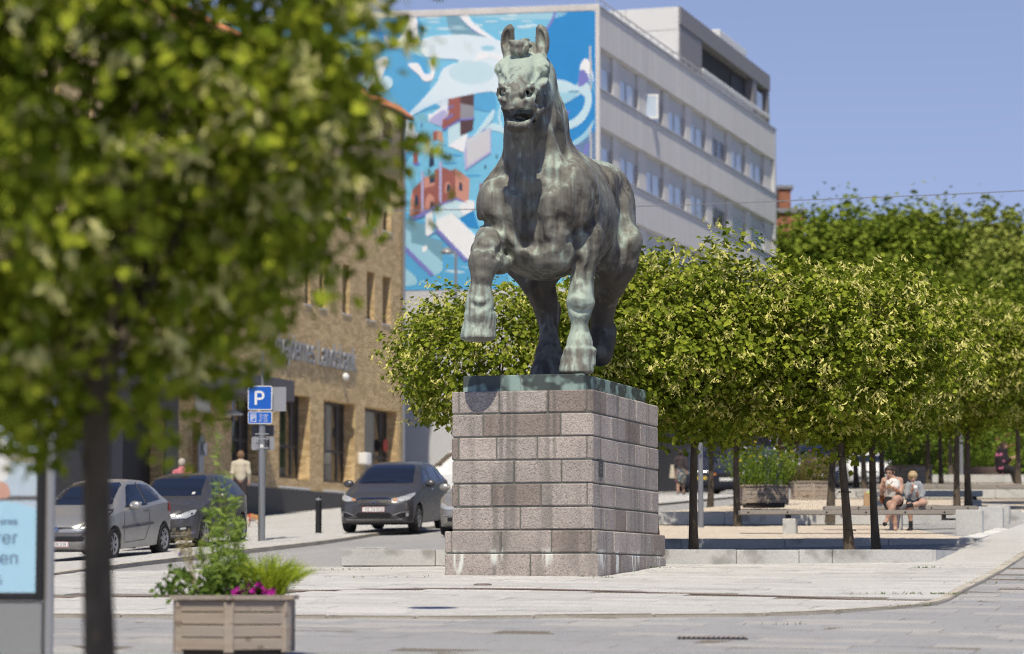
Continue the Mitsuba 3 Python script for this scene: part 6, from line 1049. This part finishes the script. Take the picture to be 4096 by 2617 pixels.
s, c = plate(994, 1090, 1648, 1697, -.10, 'm_sign_blue', 'time_plate', .03, .014, 'small blue plate giving the parking time')
part(s, 'frame', prism(sbox(-.19, -.075, -.085, .075).buffer(.006).difference(sbox(-.183, -.068, -.092, .068)), 0, .002, lambda q: np.stack([c[0] + q[..., 0], d - .1147 - q[..., 2], c[2] + q[..., 1]], -1)), 'm_white'); text_on(s, 'letter', 'P', .095, np.array([c[0] - .137, d - .1155, c[2] - .047]), XX, 'm_white', bold=True)
for tx_, z in (('30 min', .035), ('8-18', -.02), ('(8-18)', -.078)): text_on(s, 'text', tx_, .042, np.array([c[0] + .07, d - .1155, c[2] + z]), XX, 'm_white')
s, c = plate(1006, 1096, 1700, 1745, .085, 'm_panel_dark', 'rear_plate', .03); s, c = plate(1005, 1096, 1747, 1800, .085, 'm_alu', 'rear_plate', .03); part(s, 'mark', box(c[0] + .09, c[0] + .13, d - .0, d + .071, c[2] - .11, c[2] + .11), 'm_black')
for v in (1737, 1757, 1793): part(k, 'clamp', box(g[0] - .14, g[0] + .14, d - .078, d - .066, W(0, v, d)[2] - .012, W(0, v, d)[2] + .012), 'm_alu')
part(k, 'sticker', box(g[0] - .035, g[0] + .03, d - .08, d - .0735, W(0, 1785, d)[2] - .03, W(0, 1785, d)[2] + .03), 'm_white'); part(k, 'small_p_back', box(c[0] + .0, c[0] + .47, d + .03, d + .04, W(0, 1645, d)[2], W(0, 1548, d)[2]), 'm_alu')
g = G(1274, 2138); k = thing('bollard', 'slim black bollard with a pale ring in front of the bank', 'bollard'); h = 152 / FPX * g[1]; part(k, 'post', lathe([(.075, -.05), (.07, 0), (.066, h - .1), (.066, h - .02), (.055, h), (0, h)], g, 18), 'm_black', smooth=40); part(k, 'ring', lathe([(.068, h - .09), (.069, h - .05), (.067, h - .045)], g, 18), 'm_alu')
D_ = 22.3; k = thing('advertising_panel', 'tall illuminated advertising panel in a black frame cut by the left edge', 'advertising panel'); xr_ = W(213, 2400, D_)[0]; xf = W(171, 2400, D_)[0]; xp = W(145, 2400, D_)[0]; zb_, zf = W(0, 2371, D_)[2], W(0, 2404, D_)[2]; xl_ = xp - 1.22; zt_ = zb_ + 1.78; zg0 = float(zg(xp, D_)) - .1
part(k, 'post', tube([[xr_ - .036, D_ + .02, zg0], [xr_ - .036, D_ + .02, zt_ + .15]], .038, 12), 'm_alu', smooth=50); part(k, 'frame', (lambda mb: [mb.m(cbox(*q_, .006)) for q_ in ((xp, xf, D_ - .06, D_ + .09, zf, zt_ + .08), (xl_ - .06, xl_, D_ - .06, D_ + .09, zf, zt_ + .08), (xl_, xp, D_ - .06, D_ + .09, zf, zb_), (xl_, xp, D_ - .06, D_ + .09, zt_, zt_ + .08))] and mb.get())(MB()), 'm_black'); part(k, 'base', cbox(xl_ - .05, xf - .0, D_ - .04, D_ + .08, zg0, zf - .003, .01), mat('panel_base', (.26, .27, .28), .5))
fp = lambda q: np.stack([q[..., 0], D_ - .045 - q[..., 2], q[..., 1]], -1); PW = lambda u, v: (W(u, v, D_)[0], W(u, v, D_)[2])
po = part(k, 'poster', box(xl_, xp, D_ - .044, D_ - .02, zb_, zt_), mat('poster_sky', (.50, .60, .70), .3), label='poster with a pale blue lower half and dark blue words')
clip = sbox(xl_ + .001, zb_ + .001, xp - .001, zt_ - .001)
def pos(L, m, lay, curve=True): g_ = Polygon(spline([PW(*p) for p in L], 6) if curve else [PW(*p) for p in L]).buffer(0).intersection(clip); (not g_.is_empty) and part(po, 'print', prism(g_, .0, .0008 * lay, fp), m)
pos([(-900, 2010), (-300, 1992), (0, 2004), (80, 2015), (200, 2050), (200, 2420), (-900, 2420)], mat('poster_blue', (.42, .68, .86), .3), 1, False); pos([(-900, 1985), (150, 1985), (150, 2002), (-900, 2010)], 'm_panel_dark', 2, False); pos([(-40, 1760), (30, 1770), (45, 1850), (25, 1920), (-60, 1930)], 'm_white', 2); pos([(20, 1930), (45, 1975), (20, 1995), (-60, 1985), (-60, 1940)], mat('poster_skin', (.62, .36, .28), .4), 3); pos([(-60, 1600), (40, 1605), (55, 1660), (30, 1700), (-60, 1690)], 'm_poster_skin', 2)
pos([(60, 1580), (130, 1560), (145, 1640), (110, 1700), (70, 1680)], 'm_white', 2); pos([(50, 1600), (90, 1590), (100, 1740), (60, 1760)], mat('poster_navy', (.03, .07, .16), .4), 3); pos([(80, 1630), (100, 1620), (105, 1650), (84, 1655)], 'm_yellow', 4); pos([(-100, 1800), (160, 1810), (160, 1850), (-100, 1840)], mat('poster_ochre', (.45, .40, .36), .5), 1)
def ptext(s, u1, v, xh, bold): t = meshkit.text_mesh(s, 1., .0012, bold); b0, b1 = t.bounds; h = xh / FPX * D_; vv = t.vertices; o = PW(u1, v); part(po, 'text', (fp(np.column_stack([o[0] + (vv[:, 0] - b1[0]) * h, o[1] + vv[:, 1] * h, .0018 + vv[:, 2]])), t.faces), 'm_poster_navy')
ptext('ores', 74, 2100, 25, True); ptext('ver', 76, 2177, 52, False); ptext('den', 74, 2257, 50, False); ptext('5', 12, 2342, 40, False)
# ---------------------------------------------------------------- people and the dog
class Figure:
    "clay in true size round a point; parts made of tapering cones"
    def __init__(s, o, size=(.6, .6, 1.9), h=.012): s.o = np.array(o); s.size, s.h = np.array(size), h
    def make(s, cones, ells=(), k=.03, cut=()):
        C = Clay(-s.size * [1, 1, .08], s.size, s.h)
        for p, q, a, b in cones: C.cone(np.array(p), np.array(q), a, b, k=k)
        for e in ells: C.ell(np.array(e[0]), e[1], rot=e[2] if len(e) > 2 else (0, 0, 0), k=k if len(e) < 4 else e[3])
        for e in cut: C.ell(np.array(e[0]), e[1], k=.01, cut=True)
        V, Q_ = C.mesh(); return V + s.o, np.vstack([Q_[:, [0, 1, 2]], Q_[:, [0, 2, 3]]])
def chain(*P): return [(a[0], b[0], a[1], b[1]) for a, b in zip(P, P[1:])]
def hand(p, d, up, s=1., curl=.5):
    "palm, four bent fingers of different lengths and a thumb at the side"
    p, d, up = np.array(p), np.array(d, float), np.array(up, float); d /= np.linalg.norm(d); e = np.cross(d, up); e /= np.linalg.norm(e); up = np.cross(e, d); out = [(p, p + d * .075 * s, .024 * s, .030 * s)]
    for i, L in enumerate((.062, .074, .070, .054)): b = p + d * .078 * s + e * (i - 1.5) * .019 * s; m = b + d * L * .5 * s - up * curl * .012 * s; out += [(b, m, .0105 * s, .0095 * s), (m, m + (d * (1 - curl) - up * curl) * L * .55 * s, .0095 * s, .0075 * s)]
    b = p + d * .025 * s + e * .026 * s; m = b + (d * .6 + e * .5 - up * .3) * .04 * s; return out + [(b, m, .012 * s, .0105 * s), (m, m + (d * .8 - up * .5) * .03 * s, .0105 * s, .008 * s)]
def head_parts(F, k, c, r, look, hair, hm, skin='m_skin'):
    "a face with eyes, nose, mouth and ears, and hair"
    c = np.array(c); f = np.array(look, float); f /= np.linalg.norm(f); e = np.cross(f, UP); e /= np.linalg.norm(e); u = np.cross(e, f); P = lambda a, b, h: c + f * a * r + e * b * r + u * h * r
    cones = [(P(.0, 0, .2), P(.12, 0, -.55), .86 * r, .62 * r), (P(.82, 0, .1), P(1.08, 0, -.28), .12 * r, .17 * r), (P(.62, -.2, -.62), P(.62, .2, -.62), .2 * r, .2 * r), (P(.55, 0, -.95), P(.45, 0, -.9), .22 * r, .2 * r), (P(-.05, -.88, 0.02), P(-.1, -.92, -.3), .13 * r, .1 * r), (P(-.05, .88, .02), P(-.1, .92, -.3), .13 * r, .1 * r)]
    m = F.make(cones, k=.012, cut=[(P(.88, .32, .08) , (.17 * r, .17 * r, .1 * r)), (P(.88, -.32, .08), (.17 * r, .17 * r, .1 * r)), (P(.85, 0, -.6), (.1 * r, .2 * r, .03 * r))]) if False else F.make(cones, k=.012); hd = part(k, 'head', (m[0], m[1]), skin, True)
    for s in (-1, 1): part(hd, 'eye', (lambda q: (q.vertices * .1 * r + F.o + P(.78, s * .32, .08), q.faces))(trimesh.creation.icosphere(1)), 'm_cloth_dark')
    part(hd, 'mouth', (lambda q: (q.vertices * [.22 * r, .06 * r, .05 * r] + F.o + P(.80, 0, -.6), q.faces))(trimesh.creation.icosphere(1)), mat('lips', (.36, .13, .11), .5) if 'm_lips' not in scene else 'm_lips')
    H = [(P(*a), P(*b), x * r, y * r) for a, b, x, y in hair]; m = F.make(H, k=.03); part(k, 'hair', m, hm, True)
BOB = [((-.12, 0, .35), (-.2, 0, .1), .93, .95), ((-.35, 0, .1), (-.4, 0, -.6), .75, .5)]; SHORT = [((-.14, 0, .36), (-.2, 0, .1), .9, .93), ((-.35, 0, .1), (-.45, 0, -.35), .65, .45)]
FRINGE = [((-.1, 0, .36), (-.15, 0, .1), .97, 1.), ((.45, -.45, .45), (.5, .45, .45), .5, .5), ((-.35, -.4, .0), (-.3, -.45, -.5), .55, .4), ((-.35, .4, .0), (-.3, .45, -.5), .55, .4)]
TIED = [((-.13, 0, .38), (-.2, 0, .1), .93, .95), ((.3, -.3, .62), (.3, .3, .62), .35, .35), ((-.7, 0, .1), (-1.1, .0, -.1), .4, .35), ((-1.1, 0, -.1), (-1.0, -.3, -1.2), .3, .12)]
# --- woman on the bench
O = W(3575, 2024, 57.95); B3 = lambda x, y, dy=0.: W(3350 + x / 2.797, 1700 + y / 2.797, 57.95 + dy) - O
F = Figure(O, (.55, .9, .9), .010); F.size = np.array([.55, .9, .95]); F.make_lo = None
class Sitting(Figure):
    def make(s, cones, ells=(), k=.03, cut=()):
        C = Clay((-.62, -.75, -.62), (.62, .45, .98), s.h)
        for p, q, a, b in cones: C.cone(np.array(p), np.array(q), a, b, k=k)
        for e in ells: C.ell(np.array(e[0]), e[1], k=k)
        V, Q_ = C.mesh(); return V + s.o, np.vstack([Q_[:, [0, 1, 2]], Q_[:, [0, 2, 3]]])
F = Sitting(O, h=.0085); k = thing('person', 'woman in white top and black shorts on the bench with crossed legs, eating ice cream', 'person')
sk = chain((B3(615, 860, .12), .13), (B3(617, 740, .08), .125), (B3(618, 655, .03), .14), (B3(612, 600, .01), .055), (B3(600, 570, -.02), .05))
sk += chain((B3(615, 640, .04), .09), (B3(528, 622, .03), .058), (B3(497, 700, .0), .047), (B3(495, 765, -.06), .042), (B3(505, 705, -.2), .036), (B3(512, 668, -.26), .025)) + hand(B3(512, 668, -.26), B3(525, 640, -.3) - B3(512, 668, -.26), (1, 0, 0), .85, .6)
sk += chain((B3(620, 640, .04), .09), (B3(697, 622, .03), .058), (B3(712, 700, .0), .049), (B3(700, 762, -.06), .043), (B3(640, 715, -.22), .034), (B3(615, 698, -.27), .025)) + hand(B3(615, 698, -.27), (-1, -.1, .25), (0, 0, 1), .85, .7)
sk += chain((B3(575, 872, .08), .10), (B3(585, 885, -.15), .088), (B3(600, 900, -.40), .066), (B3(625, 985, -.37), .058), (B3(642, 1090, -.33), .045), (B3(648, 1160, -.32), .034), (B3(645, 1183, -.42), .03))
sk += chain((B3(672, 858, .08), .105), (B3(675, 840, -.2), .09), (B3(652, 832, -.46), .068), (B3(610, 930, -.47), .06), (B3(572, 1010, -.46), .047), (B3(550, 1070, -.45), .034), (B3(528, 1100, -.54), .028))
part(k, 'body', F.make(sk, k=.03), 'm_skin', True); head_parts(F, k, B3(583, 528, -.03), .098, (-.45, -1, -.25), TIED, 'm_hair_brown')
top = chain((B3(617, 800, .10), .150), (B3(617, 740, .07), .142), (B3(618, 668, .02), .150)) + [(B3(560, 650, -.0), B3(546, 600, .02), .05, .03), (B3(665, 650, -.0), B3(672, 600, .02), .05, .03)] + [(B3(590, 690, -.08), B3(650, 690, -.08), .065, .065)]
part(k, 'top', F.make(top, k=.025), 'm_cloth_white', True); part(k, 'shorts', F.make(chain((B3(617, 838, .1), .158), (B3(615, 862, .1), .15)) + [(B3(575, 872, .06), B3(580, 882, -.16), .116, .105), (B3(672, 858, .06), B3(676, 846, -.16), .118, .108)], k=.03), 'm_cloth_black', True)
gl = part(k, 'glasses', (lambda mb: [mb.m(tube([F.o + B3(560 + 34 * i, 535 + 4 * i, -.13) + np.array([.022 * math.cos(t), 0, .018 * math.sin(t)]) for t in np.linspace(0, 6.3, 12)], .003, 4)) for i in (-.6, .6)] and mb.get())(MB()), 'm_black')
for (x, y, dy) in ((646, 1186, -.40), (530, 1104, -.52)): part(k, 'sandal', F.make([(B3(x + 6, y + 6, dy + .07), B3(x - 3, y + 8, dy - .08), .036, .04), (B3(x - 22, y - 6, dy), B3(x + 22, y - 8, dy), .012, .012)], k=.01), 'm_cloth_black', True)
t_ = thing('ice_cream_cup', 'small ice cream cup with an orange spoon held by the woman', 'ice cream'); o = O + B3(578, 668, -.34); part(t_, 'cup', lathe([(0, -.05), (.024, -.05), (.034, .01), (.03, .01), (0, -.01)], o, 12), 'm_kraft'); part(t_, 'scoop', (lambda s: (s.vertices * .034 + o + [0, 0, .022], s.faces))(trimesh.creation.icosphere(2)), 'm_cloth_white', True); part(t_, 'spoon', tube([o + [0, 0, .03], o + [0.0, -.02, .11]], .005, 5), 'm_orange')
t_ = thing('shoulder_bag', 'brown leather shoulder bag at the left hip of the seated woman', 'bag'); part(t_, 'bag', Sitting(O, h=.012).make([(B3(500, 800, .05), B3(500, 850, .0), .05, .055)]), mat('leather', (.30, .11, .04), .5), True); part(t_, 'strap', tube([O + B3(*p) for p in ((500, 790, -.02), (530, 745, -.14), (560, 690, -.15), (610, 640, -.13), (660, 605, -.05))], .008, 5), 'm_leather')
# --- boy
k = thing('person', 'blond boy in a grey hooded sweater eating with one foot on his knee', 'person'); O2 = W(3652, 2024, 57.95); O_ = O
B4 = lambda x, y, dy=0.: W(3350 + x / 2.797, 1700 + y / 2.797, 57.95 + dy) - O2
F = Sitting(O2, h=.0085); sk = chain((B4(850, 860, .1), .105), (B4(855, 740, .06), .10), (B4(855, 680, .03), .10), (B4(850, 635, .0), .042), (B4(848, 610, -.02), .04))
sk += hand(B4(838, 720, -.26), B4(852, 680, -.3) - B4(838, 720, -.26), (1, 0, 0), .8, .6) + hand(B4(895, 772, -.25), B4(880, 725, -.3) - B4(895, 772, -.25), (-1, 0, 0), .8, .6) + [(B4(820, 765, -.2), B4(838, 720, -.26), .03, .024), (B4(905, 800, -.2), B4(895, 772, -.25), .03, .024)]
sk += chain((B4(815, 880, .05), .075), (B4(806, 905, -.3), .06), (B4(808, 930, -.36), .055), (B4(815, 1010, -.33), .045), (B4(820, 1100, -.3), .035)) + chain((B4(900, 875, .05), .078), (B4(950, 862, -.25), .064), (B4(972, 868, -.33), .056), (B4(890, 885, -.40), .046), (B4(800, 905, -.43), .036))
part(k, 'body', F.make(sk, k=.03), 'm_skin', True); head_parts(F, k, B4(842, 580, -.02), .088, (.05, -1, -.35), FRINGE, 'm_hair_blond')
sw = chain((B4(852, 850, .1), .125), (B4(855, 760, .06), .122), (B4(855, 690, .02), .118)) + chain((B4(850, 672, .03), .08), (B4(790, 690, .02), .062), (B4(772, 760, -.02), .056), (B4(790, 815, -.08), .052), (B4(822, 762, -.2), .04)) + chain((B4(860, 672, .03), .08), (B4(925, 690, .02), .062), (B4(950, 765, -.02), .056), (B4(935, 820, -.08), .052), (B4(905, 800, -.2), .042)) + [(B4(800, 655, .08), B4(910, 655, .08), .05, .05)]
part(k, 'hooded_sweater', F.make(sw, k=.03), 'm_cloth_grey', True); part(k, 'shorts', F.make([(B4(815, 880, .06), B4(808, 900, -.2), .09, .08), (B4(895, 875, .06), B4(935, 866, -.15), .09, .082), (B4(850, 862, .1), B4(852, 880, .08), .125, .115)], k=.03), mat('cloth_navy', (.03, .04, .07), .9), True)
part(k, 'sock', F.make([(B4(819, 1080, -.305), B4(820, 1150, -.29), .042, .04)]), 'm_cloth_black', True); part(k, 'sock', F.make([(B4(830, 898, -.425), B4(775, 908, -.435), .043, .04)]), 'm_cloth_black', True); part(k, 'shoe', F.make([(B4(820, 1160, -.26), B4(805, 1178, -.40), .045, .04), (B4(820, 1160, -.26), B4(790, 1182, -.36), .03, .03)], k=.03), 'm_cloth_black', True); part(k, 'shoe', F.make([(B4(752, 910, -.44), B4(712, 945, -.46), .045, .042)], k=.02), 'm_panel_dark', True)
t_ = thing('wrapped_snack', 'snack in white paper held by the boy', 'food'); part(t_, 'paper', Sitting(O2, h=.008).make([(B4(878, 735, -.36), B4(872, 700, -.37), .026, .045), (B4(872, 700, -.37), B4(868, 685, -.37), .045, .02)], k=.01), 'm_white', True)
# --- standing and walking people
def stand(label, p, H, face, cloth, legs, hair, hm, shirt='shirt', skirt=None, stride=.0, arms=.0, shoe='m_black'):
    k = thing('person', label, 'person'); s = H / 1.75; f = np.array([math.sin(face), math.cos(face), 0]); e = np.array([f[1], -f[0], 0]); P = lambda a, b, z: f * a * s + e * b * s + UP * z * s
    F = Figure(p, (.5, .5, H * 1.06), .014); a = stride
    sk = chain((P(0, 0, .95), .13 * s), (P(0, 0, 1.2), .125 * s), (P(0, 0, 1.38), .12 * s), (P(0, 0, 1.5), .052 * s), (P(.02, 0, 1.56), .05 * s)) 
    for sd in (-1, 1): sk += chain((P(0, sd * .1, .92), .09 * s), (P(.05 + sd * a * .5, sd * .1, .5), .062 * s), (P(sd * a - .02, sd * .1, .09), .04 * s), (P(sd * a + .12, sd * .11, .035), .036 * s)) + chain((P(0, sd * .17, 1.4), .06 * s), (P(-.03 - sd * arms * .4, sd * .23, 1.13), .045 * s), (P(.05 - sd * arms, sd * .24, .9), .033 * s)) + hand(P(.05 - sd * arms, sd * .24, .9), -UP + f * .3, e * sd, .95 * s, .4)
    part(k, 'body', F.make(sk, k=.035), 'm_skin', True)
    head_parts(F, k, P(.02, 0, 1.63), .108 * s, f, hair, hm)
    tp = chain((P(0, 0, 1.0), .155 * s), (P(0, 0, 1.2), .145 * s), (P(0, 0, 1.38), .14 * s), (P(0, 0, 1.47), .075 * s)); 
    for sd in (-1, 1): tp += chain((P(0, sd * .1, 1.4), .09 * s), (P(0, sd * .19, 1.39), .072 * s), (P(-.03 - sd * arms * .4, sd * .235, 1.13), .056 * s), (P(.04 - sd * arms, sd * .24, .95), .043 * s))
    part(k, shirt, F.make(tp, k=.035), cloth, True)
    if skirt: part(k, 'skirt', F.make(chain((P(0, 0, .98), .16 * s), (P(0, 0, .75), .2 * s), (P(0, 0, .6), .225 * s)), k=.02), skirt, True)
    else: part(k, 'trousers', F.make([x for sd in (-1, 1) for x in chain((P(0, sd * .08, .95), .115 * s), (P(.05 + sd * a * .5, sd * .1, .5), .082 * s), (P(sd * a - .02, sd * .1, .1), .065 * s))], k=.03), legs, True)
    for sd in (-1, 1): part(k, 'shoe', F.make([(P(sd * a - .03, sd * .1, .05), P(sd * a + .15, sd * .115, .035), .05 * s, .042 * s)]), shoe, True)
    return k, F, P
def at(u, d, lift=0.): p = GD(u, d); p[2] += lift; return p
p = at(727, 80., .05); p[2] = W(727, 1832, 80.)[2] - 1.78; stand('grey haired man in a pink shirt seen from behind, standing beyond the parked cars', p, 1.76, .35, 'm_cloth_pink', 'm_cloth_dark', SHORT, 'm_hair_grey')
p = at(963, 84., .05); p[2] = W(963, 1802, 84.)[2] - 1.76; stand('person with brown hair in a beige cardigan, seen from behind by the bank window', p, 1.74, -.1, 'm_cloth_beige', 'm_cloth_dark', BOB, mat('hair_mid', (.22, .13, .075), .6), 'cardigan')
def f_floral(p, n, uv): a = N(p.x * 16, p.y * 16, p.z * 16); b = N(p.x * 14 + 7, p.y * 14, p.z * 14); c = mix((.03, .09, .11), (.66, .60, .55), ss(.62, .68, a)); c = mix(c, (.60, .10, .22), ss(.68, .72, b)); return mix(c, (.65, .40, .08), ss(.74, .78, N(p.x * 15, p.y * 15 + 9, p.z * 15)))
p = at(2722, 113.); k, F, P = stand('person walking up the street in a flowered skirt and dark top with a pale bag', p, 1.68, .1, 'm_cloth_dark', 'm_skin', BOB, 'm_hair_brown', 'top', mat('floral', pr(f_floral), .9), .14, .1); t_ = thing('tote_bag', 'pale cloth bag hanging at the side of the walking person', 'bag'); part(t_, 'bag', (p + np.array([[-.42, -.06, .62], [-.22, -.06, .62], [-.22, .06, .62], [-.42, .06, .62], [-.36, -.02, 1.12], [-.26, -.02, 1.12], [-.26, .02, 1.12], [-.36, .02, 1.12]]), BF), 'm_cloth_beige')
# --- person at the far right
def f_pink(p, n, uv): return mix((.025, .018, .025), (.60, .16, .30), ss(.60, .70, N(p.x * 9, p.y * 9, p.z * 9)))
O3 = W(4010, 1896, 94.); B5 = lambda x, y, dy=0.: W(3350 + x / 2.797, 1700 + y / 2.797, 94. + dy) - O3
class Sit2(Sitting): pass
F = Sitting(O3, h=.014); k = thing('person', 'person in dark clothes with pink flowers sitting bent forward at the far right', 'person')
part(k, 'body', F.make(chain((B5(1850, 480, 0), .17), (B5(1840, 380, 0), .19), (B5(1850, 290, -.05), .12), (B5(1858, 250, -.08), .06)) + chain((B5(1880, 500, -.05), .12), (B5(1960, 500, -.35), .09), (B5(1985, 640, -.3), .06)) + chain((B5(1820, 330, .0), .07), (B5(1880, 420, -.15), .05), (B5(1950, 370, -.3), .035)) + hand(B5(1950, 370, -.3), (1, 0, .4), UP, 1.), k=.04), 'm_skin', True); head_parts(F, k, B5(1862, 232, -.1), .1, (.8, -.5, -.2), BOB, 'm_hair_brown')
part(k, 'blouse', F.make(chain((B5(1840, 480, 0), .21), (B5(1835, 380, 0), .22), (B5(1845, 290, -.04), .16)) + chain((B5(1815, 320, .0), .1), (B5(1885, 425, -.15), .075), (B5(1940, 380, -.28), .05)), k=.04), mat('pink_floral', pr(f_pink), .9), True); part(k, 'trousers', F.make(chain((B5(1860, 490, -.02), .17), (B5(1962, 505, -.36), .11), (B5(1988, 640, -.3), .075)), k=.04), 'm_cloth_black', True); part(k, 'shoe', F.make([(B5(1985, 655, -.28), B5(2000, 660, -.42), .05, .04)]), 'm_black', True)
# --- dog
g = G(1012, 2112); k = thing('dog', 'small tan and white dog with a red harness behind the parking sign post', 'dog'); F = Figure(g, (.45, .45, .5), .009)
b = [((.16, .02, .24), (-.05, .0, .27), .075, .09), ((-.05, 0, .27), (-.16, -.02, .26), .09, .06), ((-.16, -.02, .28), (-.22, -.03, .36), .05, .045), ((-.22, -.03, .36), (-.26, -.05, .38), .055, .06), ((-.28, -.06, .37), (-.36, -.08, .345), .04, .026), ((.19, .02, .27), (.24, .03, .38), .018, .010)]
for x, y in ((-.13, -.05), (-.11, .05)): b += chain(((x, y, .23), .042), ((x + .01, y, .12), .026), ((x - .005, y, .03), .018), ((x - .03, y, .015), .02))
for x, y in ((.14, -.04), (.16, .06)): b += chain(((x, y, .24), .055), ((x - .03, y, .15), .036), ((x + .045, y, .09), .02), ((x + .025, y, .02), .018), ((x + .0, y, .014), .02))
def f_dog(p, n, uv): return mix((.66, .60, .52), (.48, .24, .10), ss(.45, .55, N(p.x * 7 + 2, p.y * 7, p.z * 7) + .6 * (p.z - float(g[2]) - .27)))
part(k, 'body', F.make(b, k=.025), mat('dog', pr(f_dog), .9), True)
for s in (-1, 1): part(k, 'ear', F.make([((-.235, -.05 + s * .055, .40), (-.245, -.055 + s * .075, .33), .022, .026)]), mat('dog_brown', (.36, .16, .06), .9) if s < 0 else 'm_dog_brown', True)
part(k, 'nose', (lambda s: (s.vertices * .014 + g + [-.385, -.088, .35], s.faces))(trimesh.creation.icosphere(1)), 'm_black'); part(k, 'harness', F.make([((-.08, -.06, .2), (-.08, -.065, .32), .03, .03), ((-.08, .06, .2), (-.08, .06, .32), .03, .03), ((-.08, -.05, .345), (-.08, .05, .345), .025, .025)], k=.02), 'm_red', True)
# lamp on a span wire above the street, out of the picture, whose shadow lies on the paving
c = G(1730, 2431); h = 8.; o = c + np.array([-math.sin(SUN_AZ), -math.cos(SUN_AZ), 0]) * h / math.tan(SUN_EL) + UP * h; k = thing('hanging_lamp', 'round street lamp hung on a wire above the paving', 'street lamp'); part(k, 'shade', lathe([(0, .22), (.1, .2), (.2, .08), (.27, -.02), (.25, -.04), (0, -.05)], o, 24), 'm_alu'); part(k, 'wire', tube([o + [-30, 0, 1.2], o + [0, 0, .25], o + [30, 0, 1.2]], .008, 5), 'm_steel'); part(k, 'stem', tube([o + [0, 0, .2], o + [0, 0, .3]], .03, 6), 'm_alu')
